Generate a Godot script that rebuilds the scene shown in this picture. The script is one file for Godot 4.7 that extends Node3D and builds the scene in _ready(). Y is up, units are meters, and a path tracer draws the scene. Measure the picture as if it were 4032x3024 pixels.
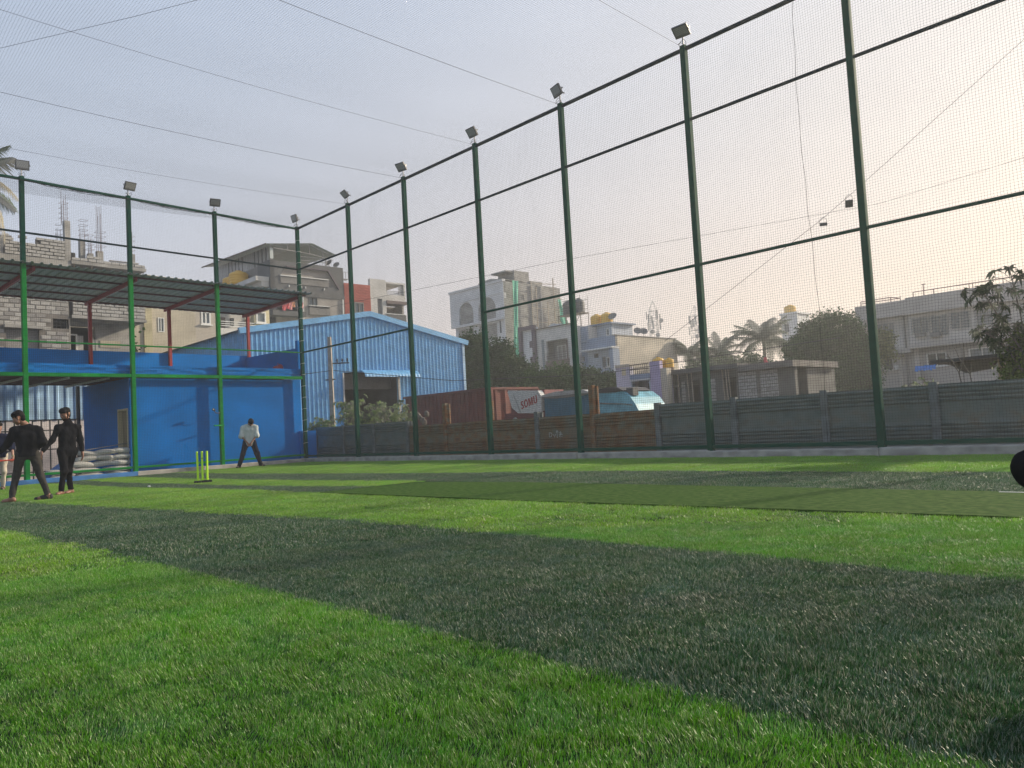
extends Node3D
# A small turf cricket ground behind nets, at a hazy low sun. Units are metres, y is up, the turf is at y = 0.
# "Right fence" frame: origin at the fence corner, x runs along the long right fence towards the viewer, -z points out of the ground.
# "Left fence" frame: the same corner, -x runs along the left fence, -z points out of the ground.

const CORNER := Vector3(-7.911, 0.0, -29.160)
const UA := Vector3(0.68885, 0.0, 0.72490)
const NR := Vector3(0.72490, 0.0, -0.68885)
const UB := Vector3(-0.65681, 0.0, 0.75406)
const NL := Vector3(-0.75406, 0.0, -0.65681)
const TOP := 8.95
const RAIL2 := 7.338
const RAIL3 := 4.145
const BEAM := 3.178
const POSTS_R := [0.0, 3.656, 7.002, 10.494, 13.837, 17.522, 21.043, 24.6, 28.2]
const POSTS_L := [3.347, 6.275, 9.298, 12.35]

var RF := Transform3D(Basis(UA, Vector3.UP, -NR), CORNER)
var LF := Transform3D(Basis(-UB, Vector3.UP, -NL), CORNER)
var M := {}
var T := {}
var taken := {}
var rng := RandomNumberGenerator.new()


# ---------------------------------------------------------------- shapes
class Shape:
	var v := PackedVector3Array()
	var n := PackedVector3Array()
	var c := PackedColorArray()
	var uv := PackedVector2Array()
	var colored := false
	var tint := Color.WHITE

	func vert(p: Vector3, nn: Vector3) -> void:
		v.append(p)
		n.append(nn)
		c.append(tint)

	func tri(a: Vector3, b: Vector3, d: Vector3, na: Vector3, nb: Vector3, nd: Vector3) -> void:
		if (b - a).cross(d - a).dot(na + nb + nd) > 0.0:
			vert(a, na); vert(d, nd); vert(b, nb)
		else:
			vert(a, na); vert(b, nb); vert(d, nd)

	func flat(a: Vector3, b: Vector3, d: Vector3, nn: Vector3) -> void:
		tri(a, b, d, nn, nn, nn)

	func quad(a: Vector3, b: Vector3, d: Vector3, e: Vector3, nn: Vector3) -> void:
		flat(a, b, d, nn)
		flat(a, d, e, nn)

	func face(a: Vector3, b: Vector3, d: Vector3, e: Vector3, hint: Vector3) -> void:
		var nn := (b - a).cross(d - a).normalized()
		if nn.dot(hint) < 0.0:
			nn = -nn
		quad(a, b, d, e, nn)

	func box(x0: float, y0: float, z0: float, x1: float, y1: float, z1: float) -> void:
		obox(Transform3D(Basis(), Vector3((x0 + x1) / 2, (y0 + y1) / 2, (z0 + z1) / 2)), Vector3(absf(x1 - x0), absf(y1 - y0), absf(z1 - z0)))

	func obox(t: Transform3D, s: Vector3) -> void:
		var h := s / 2
		for axis in 3:
			for sg in [-1.0, 1.0]:
				var d := Vector3.ZERO
				d[axis] = sg
				var p := Vector3.ZERO
				p[(axis + 1) % 3] = h[(axis + 1) % 3]
				var q := Vector3.ZERO
				q[(axis + 2) % 3] = h[(axis + 2) % 3]
				var o: Vector3 = d * h[axis]
				quad(t * (o - p - q), t * (o + p - q), t * (o + p + q), t * (o - p + q), (t.basis * d).normalized())

	func bar(a: Vector3, b: Vector3, w: float, h: float) -> void:   # square section bar from a to b
		var z := (b - a).normalized()
		var x := Vector3.UP.cross(z)
		x = Vector3.RIGHT if x.length() < 0.01 else x.normalized()
		obox(Transform3D(Basis(x, z.cross(x), z), (a + b) / 2), Vector3(w, h, (b - a).length()))

	func soft_bar(a: Vector3, b: Vector3, w: float, h: float, e: float, turn := Basis()) -> void:   # bar with chamfered edges
		var z := (b - a).normalized()
		var x := Vector3.UP.cross(z)
		x = turn.x if x.length() < 0.01 else x.normalized()
		var y := z.cross(x)
		var pts := [Vector2(w / 2, h / 2 - e), Vector2(w / 2 - e, h / 2), Vector2(-w / 2 + e, h / 2), Vector2(-w / 2, h / 2 - e), Vector2(-w / 2, -h / 2 + e), Vector2(-w / 2 + e, -h / 2), Vector2(w / 2 - e, -h / 2), Vector2(w / 2, -h / 2 + e)]
		for i in 8:
			var p: Vector2 = pts[i]
			var q: Vector2 = pts[(i + 1) % 8]
			var m := (p + q) / 2
			face(a + x * p.x + y * p.y, a + x * q.x + y * q.y, b + x * q.x + y * q.y, b + x * p.x + y * p.y, x * m.x + y * m.y)
		for k in [[a, -z], [b, z]]:
			var o: Vector3 = k[0]
			for i in range(1, 7):
				flat(o + x * pts[0].x + y * pts[0].y, o + x * pts[i].x + y * pts[i].y, o + x * pts[i + 1].x + y * pts[i + 1].y, k[1])

	func tube(pts: Array, r0: float, r1 := -1.0, sides := 6) -> void:
		if r1 < 0.0:
			r1 = r0
		var rings := []
		var norms := []
		var prev := Vector3.ZERO
		for i in pts.size():
			var dir: Vector3 = (pts[mini(i + 1, pts.size() - 1)] - pts[maxi(i - 1, 0)]).normalized()
			var x := prev - dir * prev.dot(dir) if prev != Vector3.ZERO else dir.cross(Vector3(0.31, 0.2, 0.93) if absf(dir.y) > 0.9 else Vector3.UP)
			x = x.normalized()
			prev = x
			var y := dir.cross(x)
			var r := lerpf(r0, r1, float(i) / maxf(1.0, pts.size() - 1))
			var ring := []
			var nr := []
			for k in sides:
				var a := TAU * k / sides
				var o := x * cos(a) + y * sin(a)
				ring.append(pts[i] + o * r)
				nr.append(o)
			rings.append(ring)
			norms.append(nr)
		for i in pts.size() - 1:
			for k in sides:
				var j := (k + 1) % sides
				tri(rings[i][k], rings[i][j], rings[i + 1][j], norms[i][k], norms[i][j], norms[i + 1][j])
				tri(rings[i][k], rings[i + 1][j], rings[i + 1][k], norms[i][k], norms[i + 1][j], norms[i + 1][k])
		if sides > 3:
			for e in [0, pts.size() - 1]:
				var o := Vector3.ZERO
				for p in rings[e]:
					o += p
				o /= sides
				var d: Vector3 = (pts[0] - pts[1]).normalized() if e == 0 else (pts[-1] - pts[-2]).normalized()
				for k in sides:
					flat(o, rings[e][k], rings[e][(k + 1) % sides], d)

	func lathe(profile: Array, sides := 16, at := Transform3D()) -> void:   # profile of Vector2(radius, height)
		for i in profile.size() - 1:
			var p: Vector2 = profile[i]
			var q: Vector2 = profile[i + 1]
			var slope := Vector2(q.y - p.y, p.x - q.x).normalized()
			for k in sides:
				var a := TAU * k / sides
				var b := TAU * (k + 1) / sides
				var da := Vector3(cos(a), 0, sin(a))
				var db := Vector3(cos(b), 0, sin(b))
				var na := (at.basis * (da * slope.x + Vector3.UP * slope.y)).normalized()
				var nb := (at.basis * (db * slope.x + Vector3.UP * slope.y)).normalized()
				var pa := at * (da * p.x + Vector3.UP * p.y)
				var pb := at * (db * p.x + Vector3.UP * p.y)
				var qa := at * (da * q.x + Vector3.UP * q.y)
				var qb := at * (db * q.x + Vector3.UP * q.y)
				if p.x > 0.0001:
					tri(pa, pb, qb, na, nb, nb)
				if q.x > 0.0001:
					tri(pa, qb, qa, na, nb, na)

	func prism(poly: PackedVector2Array, z0: float, z1: float, t := Transform3D()) -> void:
		var id := Geometry2D.triangulate_polygon(poly)
		for k in [[z0, Vector3(0, 0, signf(z0 - z1))], [z1, Vector3(0, 0, signf(z1 - z0))]]:
			var z: float = k[0]
			var nn: Vector3 = (t.basis * k[1]).normalized()
			for i in range(0, id.size(), 3):
				var p: Vector2 = poly[id[i]]
				var q: Vector2 = poly[id[i + 1]]
				var r: Vector2 = poly[id[i + 2]]
				flat(t * Vector3(p.x, p.y, z), t * Vector3(q.x, q.y, z), t * Vector3(r.x, r.y, z), nn)
		var area := 0.0
		for i in poly.size():
			area += poly[i].cross(poly[(i + 1) % poly.size()])
		for i in poly.size():
			var p := poly[i]
			var q := poly[(i + 1) % poly.size()]
			var o := Vector2(q.y - p.y, p.x - q.x) * signf(area)
			if o.length() < 0.00001:
				continue
			quad(t * Vector3(p.x, p.y, z0), t * Vector3(q.x, q.y, z0), t * Vector3(q.x, q.y, z1), t * Vector3(p.x, p.y, z1), (t.basis * Vector3(o.x, o.y, 0)).normalized())

	func ball(o: Vector3, r: Vector3, sides := 10, rings := 6, turn := Basis()) -> void:
		for i in rings:
			for k in sides:
				var q := []
				for c2 in [[i, k], [i, k + 1], [i + 1, k + 1], [i + 1, k]]:
					var u: float = PI * c2[0] / rings - PI / 2
					var a: float = TAU * c2[1] / sides
					q.append(Vector3(cos(u) * cos(a), sin(u), cos(u) * sin(a)))
				var ps := []
				var ns := []
				for d in q:
					ps.append(o + turn * (d * r))
					ns.append((turn * (d / r)).normalized())
				tri(ps[0], ps[1], ps[2], ns[0], ns[1], ns[2])
				tri(ps[0], ps[2], ps[3], ns[0], ns[2], ns[3])

	func done() -> ArrayMesh:
		var a := []
		a.resize(Mesh.ARRAY_MAX)
		a[Mesh.ARRAY_VERTEX] = v
		a[Mesh.ARRAY_NORMAL] = n
		if colored:
			a[Mesh.ARRAY_COLOR] = c
		if uv.size() == v.size() and uv.size() > 0:
			a[Mesh.ARRAY_TEX_UV] = uv
		var m := ArrayMesh.new()
		m.add_surface_from_arrays(Mesh.PRIMITIVE_TRIANGLES, a)
		return m


# ---------------------------------------------------------------- nodes
func numbered(called: String) -> String:
	if not taken.has(called):
		taken[called] = 0
		return called
	taken[called] += 1
	return "%s_%03d" % [called, taken[called]]


func tag(o: Node, label: String, category: String, group := "") -> void:
	o.set_meta("label", label)
	o.set_meta("category", category)
	if group != "":
		o.set_meta("group", group)


func thing(called: String, label: String, category: String, at := Transform3D(), group := "") -> Node3D:
	var o := Node3D.new()
	o.name = numbered(called)
	o.transform = at
	add_child(o)
	tag(o, label, category, group)
	return o


func part(called: String, s: Shape, m: Material, parent: Node, label := "") -> MeshInstance3D:
	var o := MeshInstance3D.new()
	o.name = called
	o.mesh = s.done()
	o.material_override = m
	if label != "":
		o.set_meta("label", label)
	parent.add_child(o, true)
	return o


func piece(called: String, mesh: Mesh, m: Material, parent: Node, at: Transform3D) -> MeshInstance3D:
	var o := MeshInstance3D.new()
	o.name = called
	o.mesh = mesh
	o.material_override = m
	o.transform = at
	parent.add_child(o, true)
	return o


func solo(called: String, s: Shape, m: Material, label: String, category: String, at := Transform3D(), group := "") -> MeshInstance3D:
	var o := MeshInstance3D.new()
	o.name = numbered(called)
	o.mesh = s.done()
	o.material_override = m
	o.transform = at
	add_child(o)
	tag(o, label, category, group)
	return o


func struct(called: String, s: Shape, m: Material, at := Transform3D()) -> MeshInstance3D:
	var o := MeshInstance3D.new()
	o.name = numbered(called)
	o.mesh = s.done()
	o.material_override = m
	o.transform = at
	o.set_meta("kind", "structure")
	add_child(o)
	return o


func copy(o: Node3D, label: String, at: Transform3D) -> Node3D:
	var d: Node3D = o.duplicate()
	var base := str(o.name).rstrip("0123456789")
	d.name = numbered(base.rstrip("_") if base.ends_with("_") else base)
	d.transform = at
	d.set_meta("label", label)
	add_child(d)
	return d


func cluster(called: String, meshes: Array, places: Array, colors: Array, m: Material, parent: Node) -> void:   # meshes[i] is used for places[i]; one MultiMesh for each mesh
	for k in meshes.size():
		if places[k].is_empty():
			continue
		var mm := MultiMesh.new()
		mm.transform_format = MultiMesh.TRANSFORM_3D
		mm.use_colors = true
		mm.mesh = meshes[k]
		mm.instance_count = places[k].size()
		for i in places[k].size():
			mm.set_instance_transform(i, places[k][i])
			mm.set_instance_color(i, colors[k][i])
		var o := MultiMeshInstance3D.new()
		o.name = called
		o.multimesh = mm
		o.material_override = m
		o.set_meta("kind", "stuff")
		parent.add_child(o, true)


func facing(at: Vector3, towards: Vector3) -> Transform3D:   # z of the node points level towards a point
	var z := towards - at
	z.y = 0.0
	z = z.normalized()
	return Transform3D(Basis(Vector3.UP.cross(z), Vector3.UP, z), at)


# ---------------------------------------------------------------- materials
func noise_tex(key: String, freq: float, octaves: int, lo: float, hi: float, seed_: int, kind := FastNoiseLite.TYPE_SIMPLEX_SMOOTH) -> void:
	var f := FastNoiseLite.new()
	f.seed = seed_
	f.noise_type = kind
	f.frequency = freq
	f.fractal_octaves = octaves
	var t := NoiseTexture2D.new()
	t.width = 512
	t.height = 512
	t.seamless = true
	t.noise = f
	var g := Gradient.new()
	g.set_color(0, Color(lo, lo, lo))
	g.set_color(1, Color(hi, hi, hi))
	t.color_ramp = g
	T[key] = t


func ramp_tex(key: String, freq: float, octaves: int, seed_: int, stops: Array) -> void:
	noise_tex(key, freq, octaves, 0, 1, seed_)
	var g := Gradient.new()
	g.offsets = PackedFloat32Array(stops.map(func(s): return s[0]))
	g.colors = PackedColorArray(stops.map(func(s): return Color(s[1], s[2], s[3]).linear_to_srgb()))
	T[key].color_ramp = g


func mat(key: String, r: float, g: float, b: float, rough := 0.8, opt := {}) -> StandardMaterial3D:   # colours are linear, real-world base colours
	var m := StandardMaterial3D.new()
	m.resource_name = key
	m.albedo_color = Color(r, g, b).linear_to_srgb()
	m.roughness = rough
	if opt.has("tex"):
		m.albedo_texture = T[opt.tex]
		m.uv1_triplanar = true
		m.uv1_world_triplanar = true
		var s: float = opt.get("scale", 0.5)
		m.uv1_scale = Vector3(s, s * opt.get("squash", 1.0), s)
	if opt.has("metal"):
		m.metallic = opt.metal
	if opt.has("spec"):
		m.metallic_specular = opt.spec
	if opt.has("bump"):
		m.heightmap_enabled = true
		m.heightmap_texture = T[opt.bump]
		m.heightmap_scale = opt.get("depth", 0.3)
	if opt.has("back"):
		m.backlight_enabled = true
		m.backlight = opt.back
	if opt.has("vc"):
		m.vertex_color_use_as_albedo = true
	M[key] = m
	return m


func make_materials() -> void:
	noise_tex("fine", 0.03, 4, 0.72, 1.0, 3)
	noise_tex("stain", 0.008, 5, 0.72, 1.06, 5)
	noise_tex("streak", 0.012, 4, 0.84, 1.03, 8)
	noise_tex("cloth", 0.06, 3, 0.8, 1.0, 12)
	ramp_tex("rust", 0.012, 5, 21, [[0.25, 0.30, 0.28, 0.25], [0.45, 0.30, 0.20, 0.12], [0.6, 0.36, 0.17, 0.075], [0.8, 0.20, 0.10, 0.05]])
	ramp_tex("sheet", 0.010, 5, 23, [[0.2, 0.15, 0.19, 0.19], [0.5, 0.24, 0.28, 0.28], [0.72, 0.27, 0.28, 0.26], [0.9, 0.26, 0.20, 0.15]])
	ramp_tex("cement", 0.009, 5, 31, [[0.2, 0.28, 0.27, 0.26], [0.5, 0.42, 0.41, 0.40], [0.8, 0.52, 0.51, 0.49]])
	ramp_tex("earth", 0.02, 5, 41, [[0.2, 0.14, 0.10, 0.07], [0.5, 0.22, 0.17, 0.12], [0.8, 0.30, 0.25, 0.18]])
	ramp_tex("mat", 0.05, 4, 51, [[0.25, 0.030, 0.070, 0.009], [0.45, 0.042, 0.090, 0.013], [0.6, 0.050, 0.098, 0.016], [0.8, 0.075, 0.115, 0.03]])
	mat("earth", 1, 1, 1, 0.95, {"tex": "earth", "scale": 0.25})
	mat("turf_base", 0.02, 0.05, 0.015, 0.95, {"tex": "fine", "scale": 3.0, "spec": 0.15})
	mat("turf_mat", 1, 1, 1, 0.9, {"tex": "mat", "scale": 0.33, "bump": "cloth", "depth": 0.5, "spec": 0.15})
	mat("white_paint", 0.75, 0.75, 0.72, 0.7)
	mat("kerb", 0.92, 0.88, 0.82, 0.9, {"tex": "cement", "scale": 0.6, "bump": "fine", "depth": 0.4})
	mat("blue_kerb", 0.05, 0.22, 0.55, 0.6, {"tex": "stain", "scale": 0.8})
	mat("green_dark", 0.003, 0.070, 0.045, 0.65, {"tex": "streak", "scale": 0.9, "spec": 0.15})
	mat("green_bright", 0.004, 0.28, 0.045, 0.6, {"tex": "streak", "scale": 0.9, "spec": 0.2})
	mat("rail_dark", 0.008, 0.024, 0.030, 0.65, {"spec": 0.15})
	mat("net", 0.012, 0.014, 0.014, 0.8, {"spec": 0.2})
	mat("wire", 0.05, 0.05, 0.06, 0.6)
	mat("tie", 0.7, 0.72, 0.7, 0.6)
	mat("lamp_body", 0.10, 0.10, 0.10, 0.5)
	mat("lamp_glass", 0.38, 0.39, 0.39, 0.25)
	mat("steel_grey", 0.25, 0.25, 0.25, 0.45, {"metal": 0.4})
	mat("blue_wall", 0.002, 0.205, 0.68, 0.7, {"tex": "streak", "scale": 0.12, "spec": 0.15})
	mat("blue_cloth", 0.006, 0.22, 0.70, 0.8, {"tex": "cloth", "scale": 2.0, "spec": 0.15})
	mat("blue_sheet", 0.19, 0.49, 0.83, 0.45, {"tex": "streak", "scale": 0.3})
	mat("blue_sheet_pale", 0.42, 0.64, 0.86, 0.5, {"tex": "stain", "scale": 0.3})
	mat("roof_sheet", 0.40, 0.46, 0.44, 0.5)
	mat("red_steel", 0.36, 0.016, 0.022, 0.45, {"tex": "streak", "scale": 0.6})
	mat("maroon_steel", 0.10, 0.014, 0.02, 0.5)
	mat("white_steel", 0.62, 0.62, 0.60, 0.5)
	mat("black_steel", 0.02, 0.02, 0.025, 0.5)
	mat("pink_wall", 0.90, 0.82, 0.80, 0.9, {"tex": "stain", "scale": 0.3})
	mat("cream", 0.62, 0.52, 0.33, 0.6)
	mat("door_brown", 0.30, 0.23, 0.14, 0.6, {"tex": "streak", "scale": 1.0, "squash": 0.1})
	mat("sack", 0.70, 0.68, 0.63, 0.75, {"tex": "fine", "scale": 2.0, "bump": "cloth", "depth": 0.6})
	mat("sack_pale", 0.80, 0.79, 0.75, 0.7, {"tex": "fine", "scale": 2.4, "bump": "cloth", "depth": 0.6})
	mat("sheet_grey", 0.66, 0.67, 0.62, 0.55, {"tex": "sheet", "scale": 0.4})
	mat("sheet_rust", 0.75, 0.74, 0.64, 0.8, {"tex": "rust", "scale": 0.5})
	mat("sheet_mix", 0.66, 0.70, 0.64, 0.75, {"tex": "rust", "scale": 0.28})
	mat("post_grey", 0.42, 0.47, 0.48, 0.85, {"tex": "cement", "scale": 0.7})
	mat("post_rust", 0.85, 0.75, 0.62, 0.85, {"tex": "rust", "scale": 0.6})
	mat("chalk", 0.7, 0.7, 0.68, 0.9)
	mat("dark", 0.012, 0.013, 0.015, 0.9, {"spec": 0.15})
	mat("glass", 0.035, 0.045, 0.055, 0.12)
	mat("glass_grey", 0.16, 0.19, 0.21, 0.15)
	mat("block", 0.40, 0.39, 0.37, 0.95, {"tex": "stain", "scale": 0.35, "bump": "fine", "depth": 0.6})
	mat("block_pale", 0.50, 0.49, 0.47, 0.95, {"tex": "fine", "scale": 0.9})
	mat("block_dark", 0.33, 0.32, 0.31, 0.95, {"tex": "fine", "scale": 0.9})
	mat("mortar", 0.20, 0.185, 0.17, 0.95, {"tex": "stain", "scale": 0.4})
	mat("concrete", 0.36, 0.35, 0.33, 0.9, {"tex": "stain", "scale": 0.3})
	mat("concrete_dark", 0.13, 0.13, 0.125, 0.9, {"tex": "stain", "scale": 0.3})
	mat("rebar", 0.16, 0.11, 0.10, 0.7)
	mat("beige", 0.52, 0.46, 0.36, 0.85, {"tex": "stain", "scale": 0.12})
	mat("stone_clad", 0.55, 0.49, 0.42, 0.85, {"tex": "fine", "scale": 1.6, "bump": "fine", "depth": 3.0})
	mat("beige_yellow", 0.55, 0.49, 0.32, 0.85, {"tex": "stain", "scale": 0.15})
	mat("offwhite", 0.62, 0.60, 0.57, 0.8, {"tex": "streak", "scale": 0.12})
	mat("white_wall", 0.68, 0.69, 0.70, 0.75, {"tex": "streak", "scale": 0.1})
	mat("dark_grey", 0.115, 0.117, 0.12, 0.75, {"tex": "streak", "scale": 0.15})
	mat("mid_grey", 0.22, 0.21, 0.20, 0.8, {"tex": "streak", "scale": 0.2})
	mat("taupe", 0.36, 0.33, 0.30, 0.8, {"tex": "streak", "scale": 0.2})
	mat("red_wall", 0.42, 0.10, 0.075, 0.8, {"tex": "streak", "scale": 0.3})
	mat("purple_frame", 0.13, 0.10, 0.12, 0.8)
	mat("brown_wall", 0.17, 0.125, 0.12, 0.8, {"tex": "streak", "scale": 0.2})
	mat("blue_grey", 0.27, 0.33, 0.44, 0.8, {"tex": "streak", "scale": 0.15})
	mat("pale_blue", 0.42, 0.47, 0.55, 0.8, {"tex": "streak", "scale": 0.15})
	mat("lavender", 0.45, 0.38, 0.56, 0.8, {"tex": "streak", "scale": 0.2})
	mat("lavender_pale", 0.60, 0.56, 0.65, 0.8, {"tex": "streak", "scale": 0.2})
	mat("warm_wall", 0.62, 0.55, 0.44, 0.85, {"tex": "stain", "scale": 0.1})
	mat("apartment", 0.47, 0.43, 0.40, 0.85, {"tex": "streak", "scale": 0.12})
	mat("apartment_light", 0.58, 0.54, 0.50, 0.85, {"tex": "streak", "scale": 0.12})
	mat("scaffold_net", 0.10, 0.50, 0.36, 0.8, {"tex": "cloth", "scale": 0.5, "back": Color(0.4, 0.6, 0.5)})
	mat("tank_yellow", 0.72, 0.42, 0.05, 0.45)
	mat("tank_black", 0.05, 0.055, 0.065, 0.5)
	mat("container", 0.22, 0.05, 0.035, 0.6, {"tex": "stain", "scale": 0.35})
	mat("truck_red", 0.26, 0.075, 0.075, 0.5, {"tex": "stain", "scale": 0.6})
	mat("teal", 0.025, 0.14, 0.22, 0.55, {"tex": "streak", "scale": 0.4})
	mat("sky_blue", 0.16, 0.46, 0.58, 0.5, {"tex": "stain", "scale": 0.5})
	mat("tarp_pale", 0.5, 0.5, 0.48, 0.7, {"tex": "stain", "scale": 0.8})
	mat("tarp_dark", 0.035, 0.035, 0.04, 0.6)
	mat("visor_white", 0.86, 0.84, 0.80, 0.6, {"tex": "fine", "scale": 0.8})
	mat("letter_red", 0.38, 0.06, 0.05, 0.7)
	mat("wood_pole", 0.42, 0.36, 0.29, 0.85, {"tex": "streak", "scale": 0.6})
	mat("bark", 0.10, 0.075, 0.055, 0.95, {"tex": "stain", "scale": 1.5})
	mat("bark_grey", 0.22, 0.19, 0.16, 0.95, {"tex": "stain", "scale": 1.5})
	mat("leaf", 1, 1, 1, 0.6, {"vc": 1, "spec": 0.25, "back": Color(0.5, 0.5, 0.5)})
	mat("leaf_plain", 0.045, 0.095, 0.02, 0.6, {"spec": 0.3, "back": Color(0.5, 0.5, 0.5)})
	mat("leaf_light", 0.16, 0.25, 0.03, 0.6, {"spec": 0.3, "back": Color(0.6, 0.6, 0.6)})
	mat("leaf_dark", 0.010, 0.045, 0.008, 0.7, {"spec": 0.12, "back": Color(0.3, 0.3, 0.3)})
	mat("leaf_yellow", 0.45, 0.33, 0.05, 0.6, {"back": Color(0.8, 0.8, 0.8)})
	mat("palm", 0.05, 0.08, 0.028, 0.6, {"spec": 0.25, "back": Color(0.5, 0.5, 0.5)})
	mat("palm_dry", 0.26, 0.22, 0.11, 0.6, {"back": Color(0.7, 0.7, 0.7)})
	mat("grass", 1, 1, 1, 0.42, {"vc": 1, "spec": 0.6, "back": Color(0.8, 0.8, 0.8)})
	mat("neon", 0.60, 0.95, 0.03, 0.4)
	mat("rubber", 0.015, 0.015, 0.015, 0.7)
	mat("skin", 0.24, 0.115, 0.07, 0.5)
	mat("skin_pale", 0.36, 0.19, 0.13, 0.5)
	mat("hair", 0.010, 0.009, 0.009, 0.55, {"spec": 0.15})
	mat("black_cloth", 0.010, 0.010, 0.012, 0.9, {"bump": "cloth", "depth": 0.2, "spec": 0.15})
	mat("navy_cloth", 0.016, 0.020, 0.045, 0.9, {"spec": 0.15})
	mat("grey_cloth", 0.060, 0.055, 0.05, 0.9, {"tex": "stain", "scale": 2.0, "spec": 0.15})
	mat("white_cloth", 0.52, 0.56, 0.54, 0.9, {"spec": 0.15})
	mat("indigo_cloth", 0.008, 0.010, 0.022, 0.9, {"spec": 0.15})
	mat("beige_cloth", 0.48, 0.43, 0.36, 0.9, {"spec": 0.15})
	mat("eye_white", 0.7, 0.7, 0.7, 0.3)
	mat("lip", 0.25, 0.09, 0.07, 0.5)
	mat("orange", 0.75, 0.08, 0.03, 0.5)
	mat("wristband", 0.15, 0.5, 0.1, 0.6)
	mat("red_bag", 0.35, 0.02, 0.05, 0.7)
	mat("tarp_blue", 0.10, 0.20, 0.50, 0.35, {"tex": "streak", "scale": 2.0})
	mat("laundry_red", 0.55, 0.10, 0.11, 0.9)
	mat("laundry_pink", 0.60, 0.25, 0.24, 0.9)
	mat("laundry_dark", 0.09, 0.08, 0.09, 0.9)
	mat("laundry_orange", 0.55, 0.25, 0.14, 0.9)


# ---------------------------------------------------------------- camera, sky, sun
const SUN_TO := Vector3(0.875, 0.0, -0.485)   # level direction towards the sun
const SUN_HIGH := 21.5                        # degrees above the horizon


func sky_light(d: Vector3, sun: Vector3, haze: FastNoiseLite) -> Color:
	var up := maxf(d.y, 0.0)
	var near_sun := exp(-acos(clampf(d.dot(sun), -1, 1)) / 0.50)
	var flat_sun := Vector3(sun.x, 0, sun.z).normalized()
	var side := 0.5 + 0.5 * Vector3(d.x, 0, d.z).normalized().dot(flat_sun)
	var low := exp(-up / 0.24)
	var c := Vector3(0.315, 0.41, 0.56).lerp(Vector3(0.19, 0.30, 0.50), smoothstep(0.25, 1.0, up))
	c = c.lerp(Vector3(0.54, 0.55, 0.575), low * 0.7)
	c = c.lerp(Vector3(0.66, 0.42, 0.26), low * side * side)
	c += Vector3(0.90, 0.71, 0.42) * near_sun
	var cloud := haze.get_noise_3d(d.x * 1.4, d.y * 5.0, d.z * 1.4) * 0.5 + haze.get_noise_3d(d.x * 5.0 + 9.0, d.y * 14.0, d.z * 5.0) * 0.22
	c *= 1.0 + 0.16 * cloud * (1.0 - low * 0.6)
	if d.y < 0.0:
		c = c.lerp(Vector3(0.20, 0.18, 0.15), smoothstep(0.0, 0.12, -d.y))
	return Color(minf(c.x, 3.0), minf(c.y, 3.0), minf(c.z, 3.0))


func make_sky() -> void:
	var cam := Camera3D.new()
	cam.name = "camera"
	cam.transform = Transform3D(Basis(Vector3.RIGHT, 0.05593) * Basis(Vector3.BACK, -0.05549), Vector3(0, 0.876, 0))
	cam.fov = 53.0
	cam.near = 0.05
	cam.far = 1200.0
	add_child(cam)
	cam.current = true
	var e := deg_to_rad(SUN_HIGH)
	var sun := (SUN_TO.normalized() * cos(e) + Vector3.UP * sin(e)).normalized()
	var haze := FastNoiseLite.new()
	haze.seed = 17
	haze.frequency = 0.9
	haze.fractal_octaves = 4
	var im := Image.create_empty(768, 384, false, Image.FORMAT_RGBF)
	for y in 384:
		var lat := PI * (0.5 - (y + 0.5) / 384.0)
		for x in 768:
			var lon := TAU * (x + 0.5) / 768.0
			im.set_pixel(x, y, sky_light(Vector3(cos(lat) * sin(lon), sin(lat), -cos(lat) * cos(lon)), sun, haze))
	var sm := PanoramaSkyMaterial.new()
	sm.panorama = ImageTexture.create_from_image(im)
	var sky := Sky.new()
	sky.sky_material = sm
	var env := Environment.new()
	env.background_mode = Environment.BG_SKY
	env.sky = sky
	env.tonemap_mode = Environment.TONE_MAPPER_LINEAR
	env.tonemap_exposure = 1.4
	env.sdfgi_enabled = true
	env.ssao_enabled = true
	env.ssil_enabled = true
	env.volumetric_fog_enabled = true   # hazy air that scatters mostly forward, so it is palest towards the sun
	env.volumetric_fog_density = FOG
	env.volumetric_fog_anisotropy = 0.35
	env.volumetric_fog_albedo = Color(0.94, 0.95, 0.95)
	var we := WorldEnvironment.new()
	we.name = "world"
	we.environment = env
	add_child(we)
	var l := DirectionalLight3D.new()
	l.name = "sun"
	l.light_color = Color(1.0, 0.94, 0.84)
	l.light_energy = 1.5
	l.light_angular_distance = 2.2
	l.shadow_enabled = true
	l.transform = Transform3D(Basis.looking_at(-sun, Vector3.UP), Vector3(0, 30, 0))
	add_child(l)

const FOG := 0.0023


# ---------------------------------------------------------------- the pitch
func lane_edge(table: Array, t: float) -> float:   # piecewise linear line along the pitch: [t, d], ...
	for i in table.size() - 1:
		if t <= table[i + 1][0]:
			return lerpf(table[i][1], table[i + 1][1], clampf((t - table[i][0]) / (table[i + 1][0] - table[i][0]), 0.0, 1.0))
	return table[-1][1]


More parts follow.
